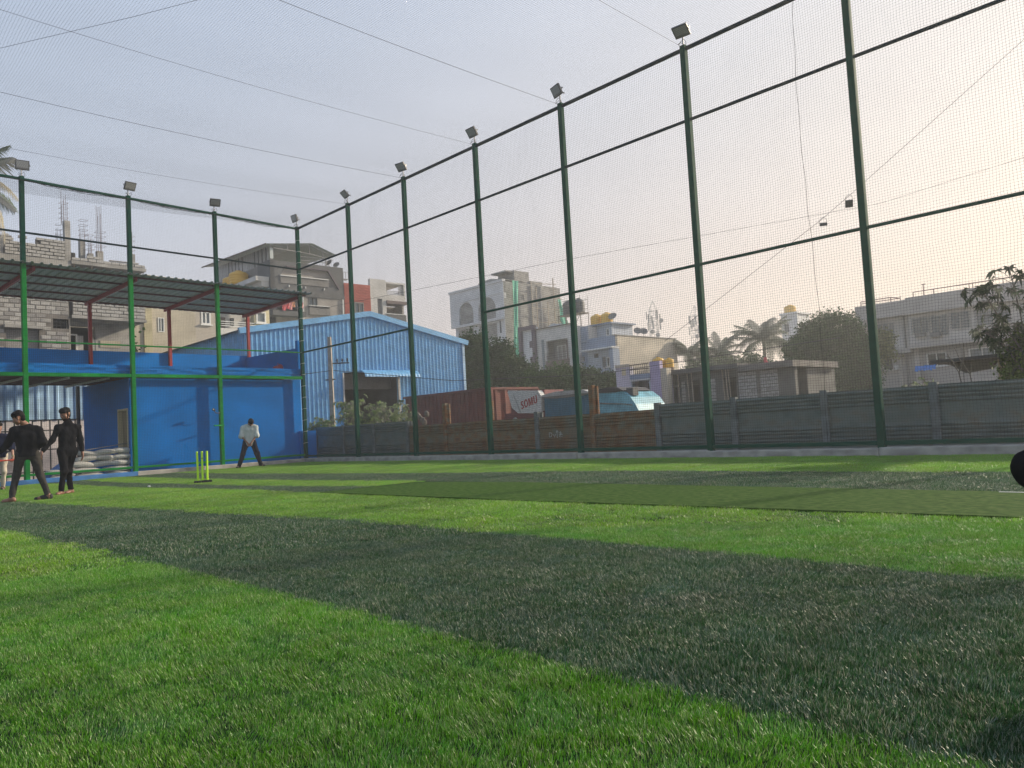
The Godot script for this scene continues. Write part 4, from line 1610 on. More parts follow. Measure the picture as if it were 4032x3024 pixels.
func make_unfinished_block() -> void:
	var o := thing("unfinished_building", "unfinished grey concrete block building with bare columns on its roof", "building", LF)
	var f := along(14.0)
	var mats := [M.block, M.block_pale, M.block, M.block_dark]
	# x is minus the distance along the left fence
	wall(o, f, M.mortar, -9.0, -0.08, -3.25, 9.5, [[-3.95, 6.62, -3.27, 7.07], [-5.84, 4.0, -4.52, 6.5]], "lower_wall")
	blocks(o, f, -7.6, 5.5, -3.28, 9.4, [[-4.02, 6.5, -3.3, 7.2], [-5.95, 4.0, -4.4, 6.72]], 0.42, 0.195, -0.035, 3, mats)
	bits(o, f, "lintel", M.concrete, [[-5.95, 6.53, -0.2, -4.38, 6.66, 0.22]])
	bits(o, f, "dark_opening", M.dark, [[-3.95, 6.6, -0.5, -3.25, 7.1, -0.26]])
	bits(o, f, "shutter", M.block_dark, [[-5.84, 4.0, -0.3, -4.52, 6.52, -0.2]])
	bits(o, f, "window_bars", M.black_steel, [[-3.95, 6.76, -0.1, -3.27, 6.78, -0.08], [-3.95, 6.92, -0.1, -3.27, 6.94, -0.08], [-3.78, 6.62, -0.1, -3.76, 7.07, -0.08], [-3.6, 6.62, -0.1, -3.58, 7.07, -0.08], [-3.44, 6.62, -0.1, -3.42, 7.07, -0.08]])
	bits(o, f, "roof_beam", M.concrete, [[-9.0, 9.5, -0.3, -3.14, 9.86, 0.05]])
	# parapet of loose laid blocks
	wall(o, f, M.mortar, -5.9, 9.86, -3.40, 10.72, [[-5.55, 10.45, -5.2, 11.0], [-5.05, 10.48, -4.58, 11.0]], "parapet", 0.12)
	blocks(o, f, -5.86, 9.86, -3.40, 10.8, [[-5.55, 10.42, -5.2, 11.0], [-5.05, 10.42, -4.58, 11.0]], 0.36, 0.155, 0.035, 8, [M.block_pale, M.block_pale, M.block])
	bits(o, f, "column", M.concrete, [[-6.5, 9.86, -0.3, -5.9, 10.7, 0.02]])
	bits(o, f, "column", M.concrete, [[-3.38, 9.86, -0.2, -3.13, 11.78, 0.05]])
	# projecting balcony storey
	wall(o, f, M.mortar, -3.10, 7.30, 0.28, 8.95, [], "balcony_wall", 1.2)
	blocks(o, f, -3.10, 7.32, 0.28, 8.95, [], 0.42, 0.165, -0.02, 12, [M.block_pale, M.block, M.block_pale])
	bits(o, f, "balcony_slab", M.concrete, [[-3.15, 7.16, -1.25, 0.32, 7.30, 0.06]])
	bits(o, f, "dark_storey", M.concrete_dark, [[-3.0, 8.95, -1.6, 0.1, 9.74, -0.9]])
	bits(o, f, "roof_slab", M.concrete, [[-3.13, 9.74, -6.0, 0.34, 9.90, 0.10]])
	blocks(o, f, -3.10, 9.91, 0.30, 10.07, [], 0.36, 0.155, 0.02, 14, [M.block_pale, M.block_pale, M.block])
	blocks(o, f, -2.45, 10.07, -1.75, 10.22, [], 0.33, 0.155, 0.02, 15, [M.block_pale])
	blocks(o, f, -1.4, 10.06, 0.0, 10.14, [], 0.36, 0.1, 0.02, 16, [M.block_dark, M.block])
	for p in [[-3.0, 9.72, 0.02], [-2.2, 9.72, -0.1], [-0.3, 9.7, 0.0], [0.2, 9.7, 0.05]]:
		var s := Shape.new()
		s.bar(Vector3(p[0], 9.74, 0.06), Vector3(p[0] + 0.1 + p[2], 9.40, -0.3), 0.05, 0.05)
		part("prop", s, M.wood_pole, o).transform = f
	for p in [[-2.52, -2.29, 11.08, -0.5], [-2.26, -2.03, 10.41, -0.2], [-1.78, -1.50, 10.63, -0.4], [0.06, 0.28, 10.64, -0.2]]:
		bits(o, f, "column", M.concrete, [[p[0] if p[0] < 0 else -p[1], 9.9, p[3] - 0.25, p[1] if p[0] < 0 else -p[0], p[2], p[3]]])
	bits(o, f, "cistern", M.concrete_dark, [[-3.05, 9.9, -1.4, -2.6, 10.5, -0.9]])
	var r := RandomNumberGenerator.new()
	r.seed = 6
	for p in [[-3.27, 11.78, 13.6, 0.16], [-3.5, 10.7, 11.6, 0.12], [-2.42, 11.08, 12.4, 0.17], [-2.15, 10.41, 11.4, 0.16], [-1.65, 10.63, 12.9, 0.2], [-0.18, 10.64, 12.8, 0.14]]:
		var s := Shape.new()
		for k in 6:
			var x: float = p[0] + r.randf_range(-1, 1) * p[3] * 0.8
			var z: float = -0.35 + r.randf_range(-1, 1) * p[3] * 0.8
			s.tube([Vector3(x, p[1] - 0.1, z), Vector3(x + r.randf_range(-0.02, 0.02), p[2] - r.randf_range(0, 1.0), z)], 0.011, -1, 4)
		for k in 4:
			var y: float = p[1] + 0.2 + k * 0.24
			var q: float = p[3]
			s.tube([Vector3(p[0] - q, y, -0.35 - q), Vector3(p[0] + q, y + 0.01, -0.35 - q), Vector3(p[0] + q, y, -0.35 + q), Vector3(p[0] - q, y + 0.01, -0.35 + q), Vector3(p[0] - q, y, -0.35 - q)], 0.008, -1, 4)
		part("rebar", s, M.rebar, o).transform = f
	# storey under the balcony, set back
	var g := along(15.2)
	wall(o, g, M.concrete, -3.25, -0.08, 0.05, 7.2, [[-3.08, 5.0, -1.66, 6.98]], "recessed_wall")
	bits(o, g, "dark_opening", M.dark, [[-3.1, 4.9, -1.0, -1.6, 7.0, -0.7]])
	bits(o, g, "white_door_frame", M.white_steel, [[-3.08, 6.5, -0.1, -2.5, 6.56, 0.02], [-2.56, 4.8, -0.1, -2.5, 6.5, 0.02]])
	bits(o, g, "opening_pier", M.block_pale, [[-2.5, 4.8, -0.2, -2.22, 6.5, -0.02], [-1.9, 4.8, -0.2, -1.66, 6.35, -0.02]])
	bits(o, g, "patch", M.beige, [[-1.46, 5.96, 0.0, -0.5, 6.30, 0.03]], "fresh orange tinted patch of plaster")
	bits(o, f, "corner_wall", M.block, [[-3.30, -0.08, -1.3, -3.12, 7.2, -0.26]])
	bits(o, f, "rear", M.concrete, [[-9.0, -0.08, -7.0, -3.3, 9.5, -1.3], [-3.3, -0.08, -7.0, 0.05, 7.16, -2.4]])


func make_left_houses() -> void:
	# beige house behind the canopy
	var o := thing("house", "beige house with stone clad wall and small white balcony behind the canopy", "house", LF)
	var f := along(18.0)
	wall(o, f, M.beige, -0.2, -0.08, 4.9, 10.5, [[2.72, 7.35, 3.05, 8.10]], "wall")
	window(o, f, 2.70, 7.32, 3.06, 8.14, M.white_steel, M.glass_grey, 2, false, 0.05)
	bits(o, f, "corner_pilaster", M.beige_yellow, [[1.9, 4.0, 0.0, 2.35, 10.5, 0.08]])
	wall(o, f, M.stone_clad, 4.9, -0.08, 6.45, 9.2, [[5.3, 8.0, 5.78, 8.65]], "stone_wall", 0.35)
	window(o, f, 5.25, 7.92, 5.84, 8.70, M.white_steel, M.glass_grey, 2, true, 0.09)
	wall(o, f, M.offwhite, 6.45, -0.08, 8.7, 7.78, [], "lower_wall")
	wall(o, f, M.offwhite, 6.45, 8.85, 8.7, 9.9, [], "upper_wall")
	bits(o, f, "recess", M.offwhite, [[6.45, 7.7, -1.3, 8.7, 8.95, -1.15]])
	bits(o, f, "door", M.brown_wall, [[6.98, 7.78, -1.15, 7.36, 8.62, -1.10]])
	bits(o, f, "window", M.glass, [[7.7, 8.15, -1.15, 7.95, 8.62, -1.10], [6.5, 8.3, -1.15, 6.7, 8.55, -1.10]])
	railing(o, f, 6.45, 7.78, 8.7, 8.18, M.white_steel, 0.0, 3)
	wall(o, f, M.beige_yellow, 8.7, -0.08, 9.75, 9.8, [[8.86, 8.28, 9.46, 8.92]], "tower_wall", 0.4)
	window(o, f, 8.82, 8.24, 9.5, 8.96, M.white_steel, M.glass_grey, 1, true, 0.09)
	bits(o, f, "hood", M.white_steel, [[8.78, 9.05, 0.0, 9.55, 9.10, 0.35]])
	bits(o, f, "body", M.beige, [[-0.2, -0.08, -9.0, 9.75, 9.2, -1.4]])
	# dark grey building
	o = thing("apartment_building", "dark grey apartment block with a metal roofed terrace on top", "building", RF)
	f = across(-20.0)
	var g := along(8.75)
	wall(o, f, M.dark_grey, 8.75, 10.45, 14.2, 12.66, [[9.5, 11.2, 13.85, 12.35]], "upper_wall")
	bits(o, f, "recessed_panel", M.taupe, [[9.4, 11.1, -0.5, 13.9, 12.4, -0.2]])
	var s := Shape.new()
	s.prism(PackedVector2Array([Vector2(9.49, 11.70), Vector2(9.49, 12.36), Vector2(9.86, 12.36)]), -0.24, -0.002)
	s.prism(PackedVector2Array([Vector2(13.0, 12.36), Vector2(13.86, 12.36), Vector2(13.86, 11.19)]), -0.24, -0.002)
	part("slanted_edge", s, M.dark_grey, o).transform = f
	s = Shape.new()
	s.bar(Vector3(13.0, 12.34, 0.03), Vector3(13.84, 11.08, 0.03), 0.08, 0.10)
	s.bar(Vector3(9.9, 12.34, 0.03), Vector3(13.0, 12.34, 0.03), 0.08, 0.06)
	part("dark_frame", s, M.purple_frame, o).transform = f
	bits(o, f, "balcony_front", M.mid_grey, [[9.45, 11.19, -0.15, 13.0, 11.66, 0.04]])
	bits(o, f, "ledge", M.white_steel, [[9.42, 11.66, -0.15, 13.02, 11.72, 0.10]])
	for x in [10.0, 10.9, 11.2, 12.6]:
		bits(o, f, "outlet", M.white_steel, [[x, 10.95, 0.0, x + 0.06, 11.08, 0.08]])
	wall(o, f, M.taupe, 8.75, 7.5, 14.2, 10.45, [[11.45, 9.72, 12.1, 10.42], [9.0, 9.2, 10.7, 10.2]], "lower_wall")
	bits(o, f, "panel", M.mid_grey, [[11.4, 9.72, 0.0, 12.98, 9.78, 0.16], [11.42, 9.2, 0.0, 12.96, 9.7, 0.12]])
	window(o, f, 11.45, 9.75, 12.1, 10.40, M.dark_grey, M.glass_grey, 2, false)
	bits(o, f, "ledge", M.white_steel, [[11.38, 9.781, 0.0, 13.0, 9.83, 0.2]])
	bits(o, f, "recess", M.concrete_dark, [[8.9, 9.1, -1.4, 10.8, 10.3, -1.2]])
	bits(o, f, "window", M.glass, [[9.2, 9.3, -1.2, 9.8, 10.15, -1.16]])
	bits(o, f, "balcony_front", M.dark_grey, [[8.5, 8.92, -0.2, 10.85, 9.25, 0.7]])
	bits(o, f, "band", M.dark_grey, [[8.74, 10.4, -0.1, 14.21, 10.66, 0.06]])
	bits(o, f, "drain_pipe", M.white_steel, [[14.0, 7.5, 0.02, 14.08, 10.4, 0.10], [10.95, 7.5, 0.02, 11.03, 10.4, 0.10]])
	shell(o, f, M.mid_grey, 8.8, 7.0, 14.15, 12.6, 9.0)
	wall(o, g, M.dark_grey, -21.8, 7.0, -20.0, 12.68, [], "side_wall", 0.3)
	wall(o, g, M.offwhite, -29.5, 7.0, -21.8, 11.25, [], "terrace_wall", 0.3)
	bits(o, g, "parapet", M.offwhite, [[-29.4, 11.25, -0.2, -20.2, 11.55, 0.9], [-29.4, 10.9, -0.2, -20.25, 11.25, 0.5]])
	var k := 0.0
	while k < 8.2:
		bits(o, g, "slat", M.steel_grey if int(k * 5) % 3 else M.black_steel, [[-29.1 + k, 11.5, -0.35, -28.93 + k, 13.9 - 0.02 * k, -0.31]])
		k += 0.28
	s = Shape.new()   # metal roof in two slopes
	s.face(Vector3(-30.2, 14.05, 0.35), Vector3(-19.7, 13.62, 0.35), Vector3(-19.7, 14.05, -3.0), Vector3(-30.2, 14.6, -3.0), Vector3.UP)
	s.face(Vector3(-30.2, 14.6, -3.0), Vector3(-19.7, 14.05, -3.0), Vector3(-19.7, 13.45, -4.8), Vector3(-30.2, 13.9, -4.8), Vector3.UP)
	part("metal_roof", s, M.roof_sheet, o).transform = g
	s = Shape.new()
	s.bar(Vector3(-30.2, 14.04, 0.36), Vector3(-19.7, 13.61, 0.36), 0.05, 0.09)
	part("roof_edge", s, M.bark_grey, o, "rusty brown roof edge").transform = g
	s = Shape.new()
	for q in [[9.0, 13.65, 11.6, 13.95], [11.6, 13.95, 13.5, 13.35], [9.0, 13.45, 11.6, 13.35], [11.6, 13.35, 13.4, 13.1], [10.0, 13.72, 10.0, 13.4], [11.6, 13.95, 11.6, 13.35], [12.6, 13.6, 12.6, 13.2]]:
		s.bar(Vector3(q[0], q[1], 0.1), Vector3(q[2], q[3], 0.1), 0.045, 0.045)
	part("truss", s, M.steel_grey, o).transform = f
	bits(o, f, "terrace_post", M.steel_grey, [[8.85, 12.66, -0.15, 8.93, 13.65, -0.07], [12.9, 12.66, -0.15, 12.98, 13.3, -0.07]])
	railing(o, f, 11.0, 12.66, 12.9, 13.15, M.steel_grey, 0.12, 2, -0.1)
	bits(o, f, "outer_stair", M.steel_grey, [[14.25, 11.9, -0.5, 14.7, 11.94, -0.1], [14.25, 12.4, -0.12, 14.7, 12.43, -0.09], [14.66, 11.94, -0.12, 14.70, 12.4, -0.09], [14.25, 11.94, -0.12, 14.28, 12.4, -0.09], [14.45, 11.94, -0.12, 14.48, 12.4, -0.09]])
	bits(o, f, "flag_cloth", M.white_cloth, [[8.78, 12.75, 0.0, 9.0, 13.45, 0.03]])
	# washing on the balcony
	var wash := [[9.15, 0.62, "laundry_red"], [9.42, 0.5, "laundry_red"], [9.62, 0.55, "laundry_pink"], [9.83, 0.35, "laundry_orange"], [10.05, 0.42, "laundry_dark"], [10.25, 0.36, "laundry_red"], [10.42, 0.40, "laundry_pink"]]
	var words := ["long red cloth", "second red cloth", "pink cloth", "orange cloth", "dark cloth", "short red cloth", "pale pink cloth"]
	for i in wash.size():
		s = Shape.new()
		for j in 5:
			var y0: float = 9.85 - wash[i][1] * j / 5.0
			var y1: float = 9.85 - wash[i][1] * (j + 1) / 5.0
			for n in 4:
				var a: float = wash[i][0] + 0.055 * n
				s.face(Vector3(a, y0, 0.75 + 0.03 * sin(n * 2.1 + j)), Vector3(a + 0.055, y0, 0.75 + 0.03 * sin((n + 1) * 2.1 + j)), Vector3(a + 0.055, y1, 0.75 + 0.03 * sin((n + 1) * 2.1 + j + 1)), Vector3(a, y1, 0.75 + 0.03 * sin(n * 2.1 + j + 1)), Vector3(0, 0, 1))
		solo("laundry", s, M[wash[i][2]], words[i] + " hung over the dark grey building's balcony", "laundry", RF * f)
	water_tank("dull yellow water tank, left one of two on the dark grey block's terrace", Vector3(-24.9, 11.55, -8.2), 0.50, 0.80, M.tank_yellow)
	water_tank("dull yellow water tank, larger right one on the dark grey block's terrace", Vector3(-23.5, 11.55, -8.2), 0.62, 0.95, M.tank_yellow)
	dish("satellite dish at the edge of the dark grey block's roof, left one of two", Vector3(-20.4, 12.64, -13.35), 0.26, 0.4)
	dish("satellite dish at the edge of the dark grey block's roof, right one of two", Vector3(-20.4, 12.60, -13.95), 0.24, 0.6)
	# red and cream building beside it
	o = thing("apartment_building", "red tiled and cream house with an open roof frame beside the dark block", "building", RF)
	wall(o, f, M.red_wall, 14.22, 6.0, 16.38, 11.62, [[15.0, 9.55, 15.75, 10.28]], "red_wall")
	for j in 16:
		bits(o, f, "red_strip", M.red_wall, [[14.23, 8.6 + j * 0.185, 0.0, 16.36, 8.74 + j * 0.185, 0.03]] if j < 5 or j > 9 else [[14.23, 8.6 + j * 0.185, 0.0, 14.98, 8.74 + j * 0.185, 0.03], [15.77, 8.6 + j * 0.185, 0.0, 16.36, 8.74 + j * 0.185, 0.03]])
	window(o, f, 14.98, 9.5, 15.78, 10.32, M.mid_grey, M.glass_grey, 2, false, 0.09)
	wall(o, f, M.offwhite, 16.38, 6.0, 17.72, 12.13, [[16.95, 9.3, 17.38, 10.72]], "pier")
	bits(o, f, "patterned_grille", M.mid_grey, [[16.95, 9.3, -0.2, 17.38, 10.72, -0.1]])
	wall(o, f, M.offwhite, 17.72, 10.62, 19.45, 12.02, [[17.76, 11.08, 19.33, 11.9]], "roof_frame", 0.35)
	bits(o, f, "roof_frame", M.offwhite, [[17.72, 11.9, -2.6, 19.44, 12.01, -0.36], [19.30, 11.08, -2.6, 19.44, 11.9, -2.4]])
	railing(o, f, 17.76, 11.08, 19.0, 11.38, M.steel_grey, 0.0, 3, -0.2)
	for a in 3:
		for b in 7:
			bits(o, f, "lattice_block", M.offwhite, [[19.02 + a * 0.1, 11.1 + b * 0.115, -0.3, 19.08 + a * 0.1, 11.16 + b * 0.115, -0.15]])
	bits(o, f, "band", M.brown_wall, [[17.7, 10.40, -1.0, 19.52, 10.62, 0.12]])
	bits(o, f, "recess", M.taupe, [[17.72, 8.6, -1.4, 19.4, 10.4, -1.2], [17.72, 9.1, -1.2, 19.4, 9.2, 0.0], [19.25, 9.2, -1.2, 19.4, 10.4, -0.2]])
	window(o, f * Transform3D(Basis(), Vector3(0, 0, -1.16)), 17.8, 9.4, 18.5, 10.05, M.white_steel, M.glass, 2, false)
	bits(o, f, "balcony_front", M.dark_grey, [[17.7, 9.12, -0.05, 19.42, 9.62, 0.04]])
	bits(o, f, "balcony_cap", M.white_steel, [[17.68, 9.62, -0.08, 19.44, 9.67, 0.07]])
	bits(o, f, "body", M.offwhite, [[14.25, 5.0, -8.0, 17.7, 11.5, -0.3], [17.7, 5.0, -8.0, 19.4, 10.4, -1.4]])


func arch_panel(o: Node, f: Transform3D, m: Material, u0: float, y0: float, u1: float, y1: float, arches: Array) -> void:   # wall with round headed openings: [left, right, sill, springing]
	var s := Shape.new()
	var x := u0
	for a in arches:
		s.box(x, y0, -0.3, a[0], y1, 0.0)
		s.box(a[0], y0, -0.3, a[1], a[2], 0.0)
		var pts := PackedVector2Array()
		var r: float = (a[1] - a[0]) / 2
		for k in 13:
			var th := PI - PI * k / 12.0
			pts.append(Vector2((a[0] + a[1]) / 2 + r * cos(th), a[3] + r * sin(th) * 0.98))
		pts.append(Vector2(a[1], y1))
		pts.append(Vector2(a[0], y1))
		s.prism(pts, -0.3, 0.0)
		x = a[1]
	s.box(x, y0, -0.3, u1, y1, 0.0)
	part("arched_wall", s, m, o).transform = f


func make_middle_houses() -> void:
	# white building with arches
	var o := thing("apartment_building", "white apartment block with arched balconies and raw concrete flank", "building", RF)
	var f := along(35.17)
	arch_panel(o, f, M.white_wall, -34.05, 11.2, -26.0, 14.80, [[-32.7, -30.5, 11.32, 12.45], [-29.75, -27.2, 11.32, 12.3]])
	bits(o, f, "band", M.white_wall, [[-34.15, 14.72, -0.3, -25.98, 14.92, 0.10], [-33.3, 13.62, 0.0, -26.3, 13.70, 0.05]])
	bits(o, f, "floor_edge", M.white_wall, [[-33.2, 11.08, -0.3, -26.1, 11.32, 0.30]])
	wall(o, f, M.white_wall, -33.3, 5.0, -26.0, 11.08, [[-32.9, 9.3, -30.55, 10.9], [-29.8, 9.3, -27.15, 10.9], [-32.9, 6.2, -30.55, 7.9], [-29.8, 6.2, -27.15, 7.9]], "wall")
	bits(o, f, "back_wall", M.offwhite, [[-34.0, 5.0, -2.0, -26.1, 14.6, -1.8]])
	for q in [[-32.5, 11.4, -31.8, 13.2], [-29.7, 11.4, -29.2, 13.1], [-32.8, 9.3, -31.6, 10.6], [-29.8, 9.3, -29.0, 10.6]]:
		bits(o, f, "door", M.glass, [[q[0], q[1], -1.8, q[2], q[3], -1.74]])
	railing(o, f, -32.6, 11.35, -30.55, 12.1, M.steel_grey, 0.55, 1, -0.1)
	railing(o, f, -29.6, 11.35, -27.25, 12.1, M.steel_grey, 0.55, 1, -0.1)
	railing(o, f, -32.9, 9.3, -30.6, 9.9, M.steel_grey, 0.0, 1, -0.1)
	railing(o, f, -29.8, 9.3, -27.2, 9.9, M.steel_grey, 0.0, 1, -0.1)
	bits(o, f, "slot_window", M.glass, [[-26.75, 9.85, 0.0, -26.55, 11.0, 0.02]])
	bits(o, f, "body", M.concrete, [[-34.0, 5.0, -8.0, -26.1, 14.7, -2.0]])
	bits(o, f, "cornice", M.concrete, [[-33.9, 14.92, -5.0, -31.0, 15.25, -2.0]])
	var s := Shape.new()
	s.prism(PackedVector2Array([Vector2(-30.0, 14.92), Vector2(-30.0, 15.2), Vector2(-28.2, 15.35), Vector2(-26.1, 14.95), Vector2(-26.1, 14.92)]), -3.0, -0.4)
	part("roof_hood", s, M.concrete, o).transform = f
	var g := across(-26.0)
	wall(o, g, M.concrete, 35.2, 5.0, 42.5, 14.72, [[37.4, 13.1, 37.85, 13.62], [39.2, 13.1, 39.65, 13.62]], "flank_wall")
	bits(o, g, "dark_opening", M.dark, [[37.3, 13.0, -0.5, 39.8, 13.8, -0.3]])
	bits(o, g, "stair_room", M.concrete, [[36.9, 14.72, -2.5, 38.9, 15.95, -0.2]])
	bits(o, g, "stair_canopy", M.concrete, [[35.9, 15.75, -2.4, 37.0, 15.9, -0.3]])
	bits(o, g, "parapet", M.concrete, [[38.9, 14.72, -0.5, 40.6, 15.1, -0.1]])
	s = Shape.new()
	for q in [[39.05, 9.8, 39.08, 14.4], [41.6, 9.5, 41.55, 15.5], [40.6, 9.0, 40.62, 13.0], [38.4, 9.4, 38.42, 14.9]]:
		s.bar(Vector3(q[0], q[1], 0.5), Vector3(q[2], q[3], 0.5), 0.08, 0.08)
	for q in [[38.3, 12.3, 42.6, 12.35], [38.6, 10.9, 42.3, 11.1], [40.4, 13.6, 42.8, 13.4], [38.9, 14.7, 41.9, 14.9]]:
		s.bar(Vector3(q[0], q[1], 0.52), Vector3(q[2], q[3], 0.55), 0.06, 0.06)
	part("scaffold_pole", s, M.wood_pole, o).transform = g
	for q in [[35.85, 36.6, 14.74, 36.15, 35.6, 7.4], [42.0, 42.4, 13.4, 43.4, 42.3, 10.8]]:
		s = Shape.new()
		for i in 10:
			for j in 3:
				var w := []
				for c in [[i, j], [i + 1, j], [i + 1, j + 1], [i, j + 1]]:
					var a: float = c[0] / 10.0
					var b: float = c[1] / 3.0
					w.append(Vector3(lerpf(lerpf(q[0], q[1], b), lerpf(q[4], q[3], b), a), lerpf(q[2], q[5], a), 0.6 + 0.08 * sin(b * 9.0 + a * 5.0)))
				s.face(w[0], w[1], w[2], w[3], Vector3(0, 0, 1))
		part("green_net", s, M.scaffold_net, o, "green safety net hung down the concrete flank").transform = g
	bits(o, g, "drain_pipe", M.offwhite, [[38.75, 5.0, 0.02, 38.85, 14.6, 0.12], [40.1, 5.0, 0.02, 40.2, 14.6, 0.12]])
	bits(o, g, "body", M.concrete, [[35.3, 5.0, -7.5, 42.4, 14.6, -0.5]])
	# house with the dark purple frame
	o = thing("house", "pale flat roofed house with a dark purple frame around its left bay", "house", RF)
	f = along(31.5)
	wall(o, f, M.white_wall, -20.31, -0.08, -18.37, 9.16, [], "left_bay")
	bits(o, f, "purple_frame", M.purple_frame, [[-20.31, -0.08, 0.0, -20.0, 9.0, 0.25], [-18.70, -0.08, 0.0, -18.37, 9.0, 0.25], [-20.31, 9.0, 0.0, -18.37, 9.31, 0.25], [-19.03, 7.45, 0.0, -18.70, 8.0, 0.22], [-19.03, 6.12, 0.0, -18.70, 6.67, 0.22]])
	wall(o, f, M.offwhite, -18.37, -0.08, -14.5, 8.87, [[-17.32, 6.12, -14.9, 7.78], [-17.32, 2.57, -14.9, 4.67]], "front_wall")
	bits(o, f, "glass_strip", M.glass_grey, [[-17.78, 4.67, 0.0, -17.54, 7.95, 0.06]])
	bits(o, f, "recess", M.taupe, [[-17.42, 2.2, -1.1, -14.8, 8.0, -0.95]])
	window(o, f * Transform3D(Basis(), Vector3(0, 0, -0.9)), -16.9, 6.2, -15.9, 7.4, M.white_steel, M.glass_grey, 2, false)
	bits(o, f, "balcony_front", M.brown_wall, [[-17.38, 5.23, -0.2, -14.8, 6.14, 0.12]])
	railing(o, f, -17.32, 6.14, -14.9, 6.73, M.brown_wall, 0.0, 3)
	bits(o, f, "drain_pipe", M.brown_wall, [[-14.95, 2.2, 0.05, -14.85, 7.6, 0.15]])
	bits(o, f, "roof_edge", M.bark_grey, [[-18.4, 8.87, -0.3, -14.45, 8.94, 0.12]])
	shell(o, f, M.offwhite, -20.2, -0.08, -14.5, 8.8, 5.4, -1.15)
	s = Shape.new()
	s.ball(Vector3(-17.5, 8.92, -1.2), Vector3(0.6, 0.45, 0.4), 10, 6)
	s.ball(Vector3(-16.7, 8.90, -1.0), Vector3(0.65, 0.34, 0.4), 10, 6)
	solo("covered_heap", s, M.tarp_pale, "pale covered heap on the roof of the purple framed house", "heap", RF * f)
	# blue grey house
	o = thing("house", "blue grey two storey house with cream side wall and tanks on its roof", "house", RF)
	f = along(32.69)
	g = across(-11.0)
	wall(o, f, M.blue_grey, -15.1, -0.08, -13.9, 8.65, [[-14.6, 5.85, -14.25, 6.25]], "tower_wall")
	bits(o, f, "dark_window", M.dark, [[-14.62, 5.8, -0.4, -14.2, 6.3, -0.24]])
	bits(o, f, "tower_cap", M.pale_blue, [[-15.15, 7.40, 0.0, -13.9, 7.50, 0.12]])
	wall(o, f, M.blue_grey, -13.9, 6.70, -11.0, 7.60, [], "parapet")
	bits(o, f, "ledge", M.white_wall, [[-13.95, 6.56, -0.2, -10.8, 6.68, 0.75]])
	wall(o, f, M.pale_blue, -13.9, 4.4, -11.0, 6.56, [[-13.25, 6.0, -12.8, 6.35], [-12.45, 4.9, -12.05, 6.0], [-11.98, 5.2, -11.45, 5.95]], "front_wall")
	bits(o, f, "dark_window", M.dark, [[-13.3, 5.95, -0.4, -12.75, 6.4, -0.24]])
	bits(o, f, "door", M.mid_grey, [[-12.45, 4.9, -0.2, -12.05, 6.0, -0.12]])
	window(o, f, -11.98, 5.2, -11.45, 5.95, M.white_steel, M.glass, 2, true)
	bits(o, f, "side_fin", M.blue_grey, [[-11.1, 4.5, -0.1, -10.75, 6.5, 0.7]])
	bits(o, f, "balcony_floor", M.pale_blue, [[-14.0, 4.28, -0.2, -10.8, 4.40, 0.9]])
	bits(o, f, "balcony_front", M.blue_grey, [[-14.0, 4.40, 0.7, -10.8, 4.98, 0.82]])
	bits(o, f, "white_frame", M.white_steel, [[-12.45, 4.6, 0.83, -11.58, 4.66, 0.88], [-12.45, 4.66, 0.83, -12.39, 5.1, 0.88], [-11.64, 4.66, 0.83, -11.58, 5.1, 0.88]])
	wall(o, f, M.blue_grey, -15.1, -0.08, -11.0, 4.28, [[-13.5, 1.0, -11.5, 3.9]], "ground_wall")
	bits(o, f, "recess", M.concrete_dark, [[-13.6, 0.0, -1.3, -11.4, 4.0, -1.1]])
	shell(o, f, M.warm_wall, -15.0, -0.08, -11.28, 7.5, 8.0)
	wall(o, g, M.warm_wall, 32.7, -0.08, 40.9, 7.58, [], "side_wall")
	bits(o, g, "cap", M.concrete, [[32.6, 7.58, -0.3, 40.95, 7.64, 0.05]])
	var h := along(34.7)
	wall(o, h, M.pale_blue, -15.1, 7.5, -12.9, 8.85, [[-13.5, 7.9, -13.15, 8.5]], "roof_room")
	bits(o, h, "slab", M.blue_grey, [[-15.4, 8.85, -3.0, -12.7, 8.97, 0.3]])
	bits(o, h, "body", M.pale_blue, [[-15.0, 7.5, -2.8, -12.95, 8.84, -0.3]])
	window(o, h, -13.5, 7.9, -13.15, 8.5, M.white_steel, M.glass_grey, 1, false)
	water_tank("bright yellow water tank, left of the pair on the blue grey house", Vector3(-15.1 + 0.25, 8.97, -35.2), 0.5, 0.95, M.tank_yellow)
	water_tank("bright yellow water tank, right of the pair on the blue grey house", Vector3(-13.75, 8.97, -35.2), 0.5, 0.95, M.tank_yellow)
	dish("grey satellite dish right of the yellow tank pair on the blue grey house", Vector3(-12.95, 8.97, -35.0), 0.36, 0.3)
	dish("flat lying satellite dish on the cream side wall, left one of two", Vector3(-11.3, 7.62, -36.0), 0.34, 0.9)
	dish("flat lying satellite dish on the cream side wall, right one of two", Vector3(-11.3, 7.62, -36.8), 0.34, 0.9)
	# black tanks on a steel stand
	var st := thing("tank_stand", "tall thin steel stand that carries two black water tanks", "steel stand", RF)
	s = Shape.new()
	for x in [-18.05, -17.2, -16.4, -15.55]:
		for z in [-34.0, -35.0]:
			s.bar(Vector3(x, 7.0, z), Vector3(x, 10.1, z), 0.05, 0.05)
			s.bar(Vector3(x, 10.1, z), Vector3(x, 11.6, z), 0.02, 0.02)
	for y in [10.1, 10.5, 10.9, 11.3]:
		for z in [-34.0, -35.0]:
			s.bar(Vector3(-18.05, y, z), Vector3(-15.55, y, z), 0.03 if y > 10.2 else 0.07, 0.03)
	s.bar(Vector3(-18.05, 10.05, -34.0), Vector3(-17.4, 9.0, -34.0), 0.04, 0.04)
	s.bar(Vector3(-15.55, 10.05, -34.0), Vector3(-16.3, 9.0, -34.0), 0.04, 0.04)
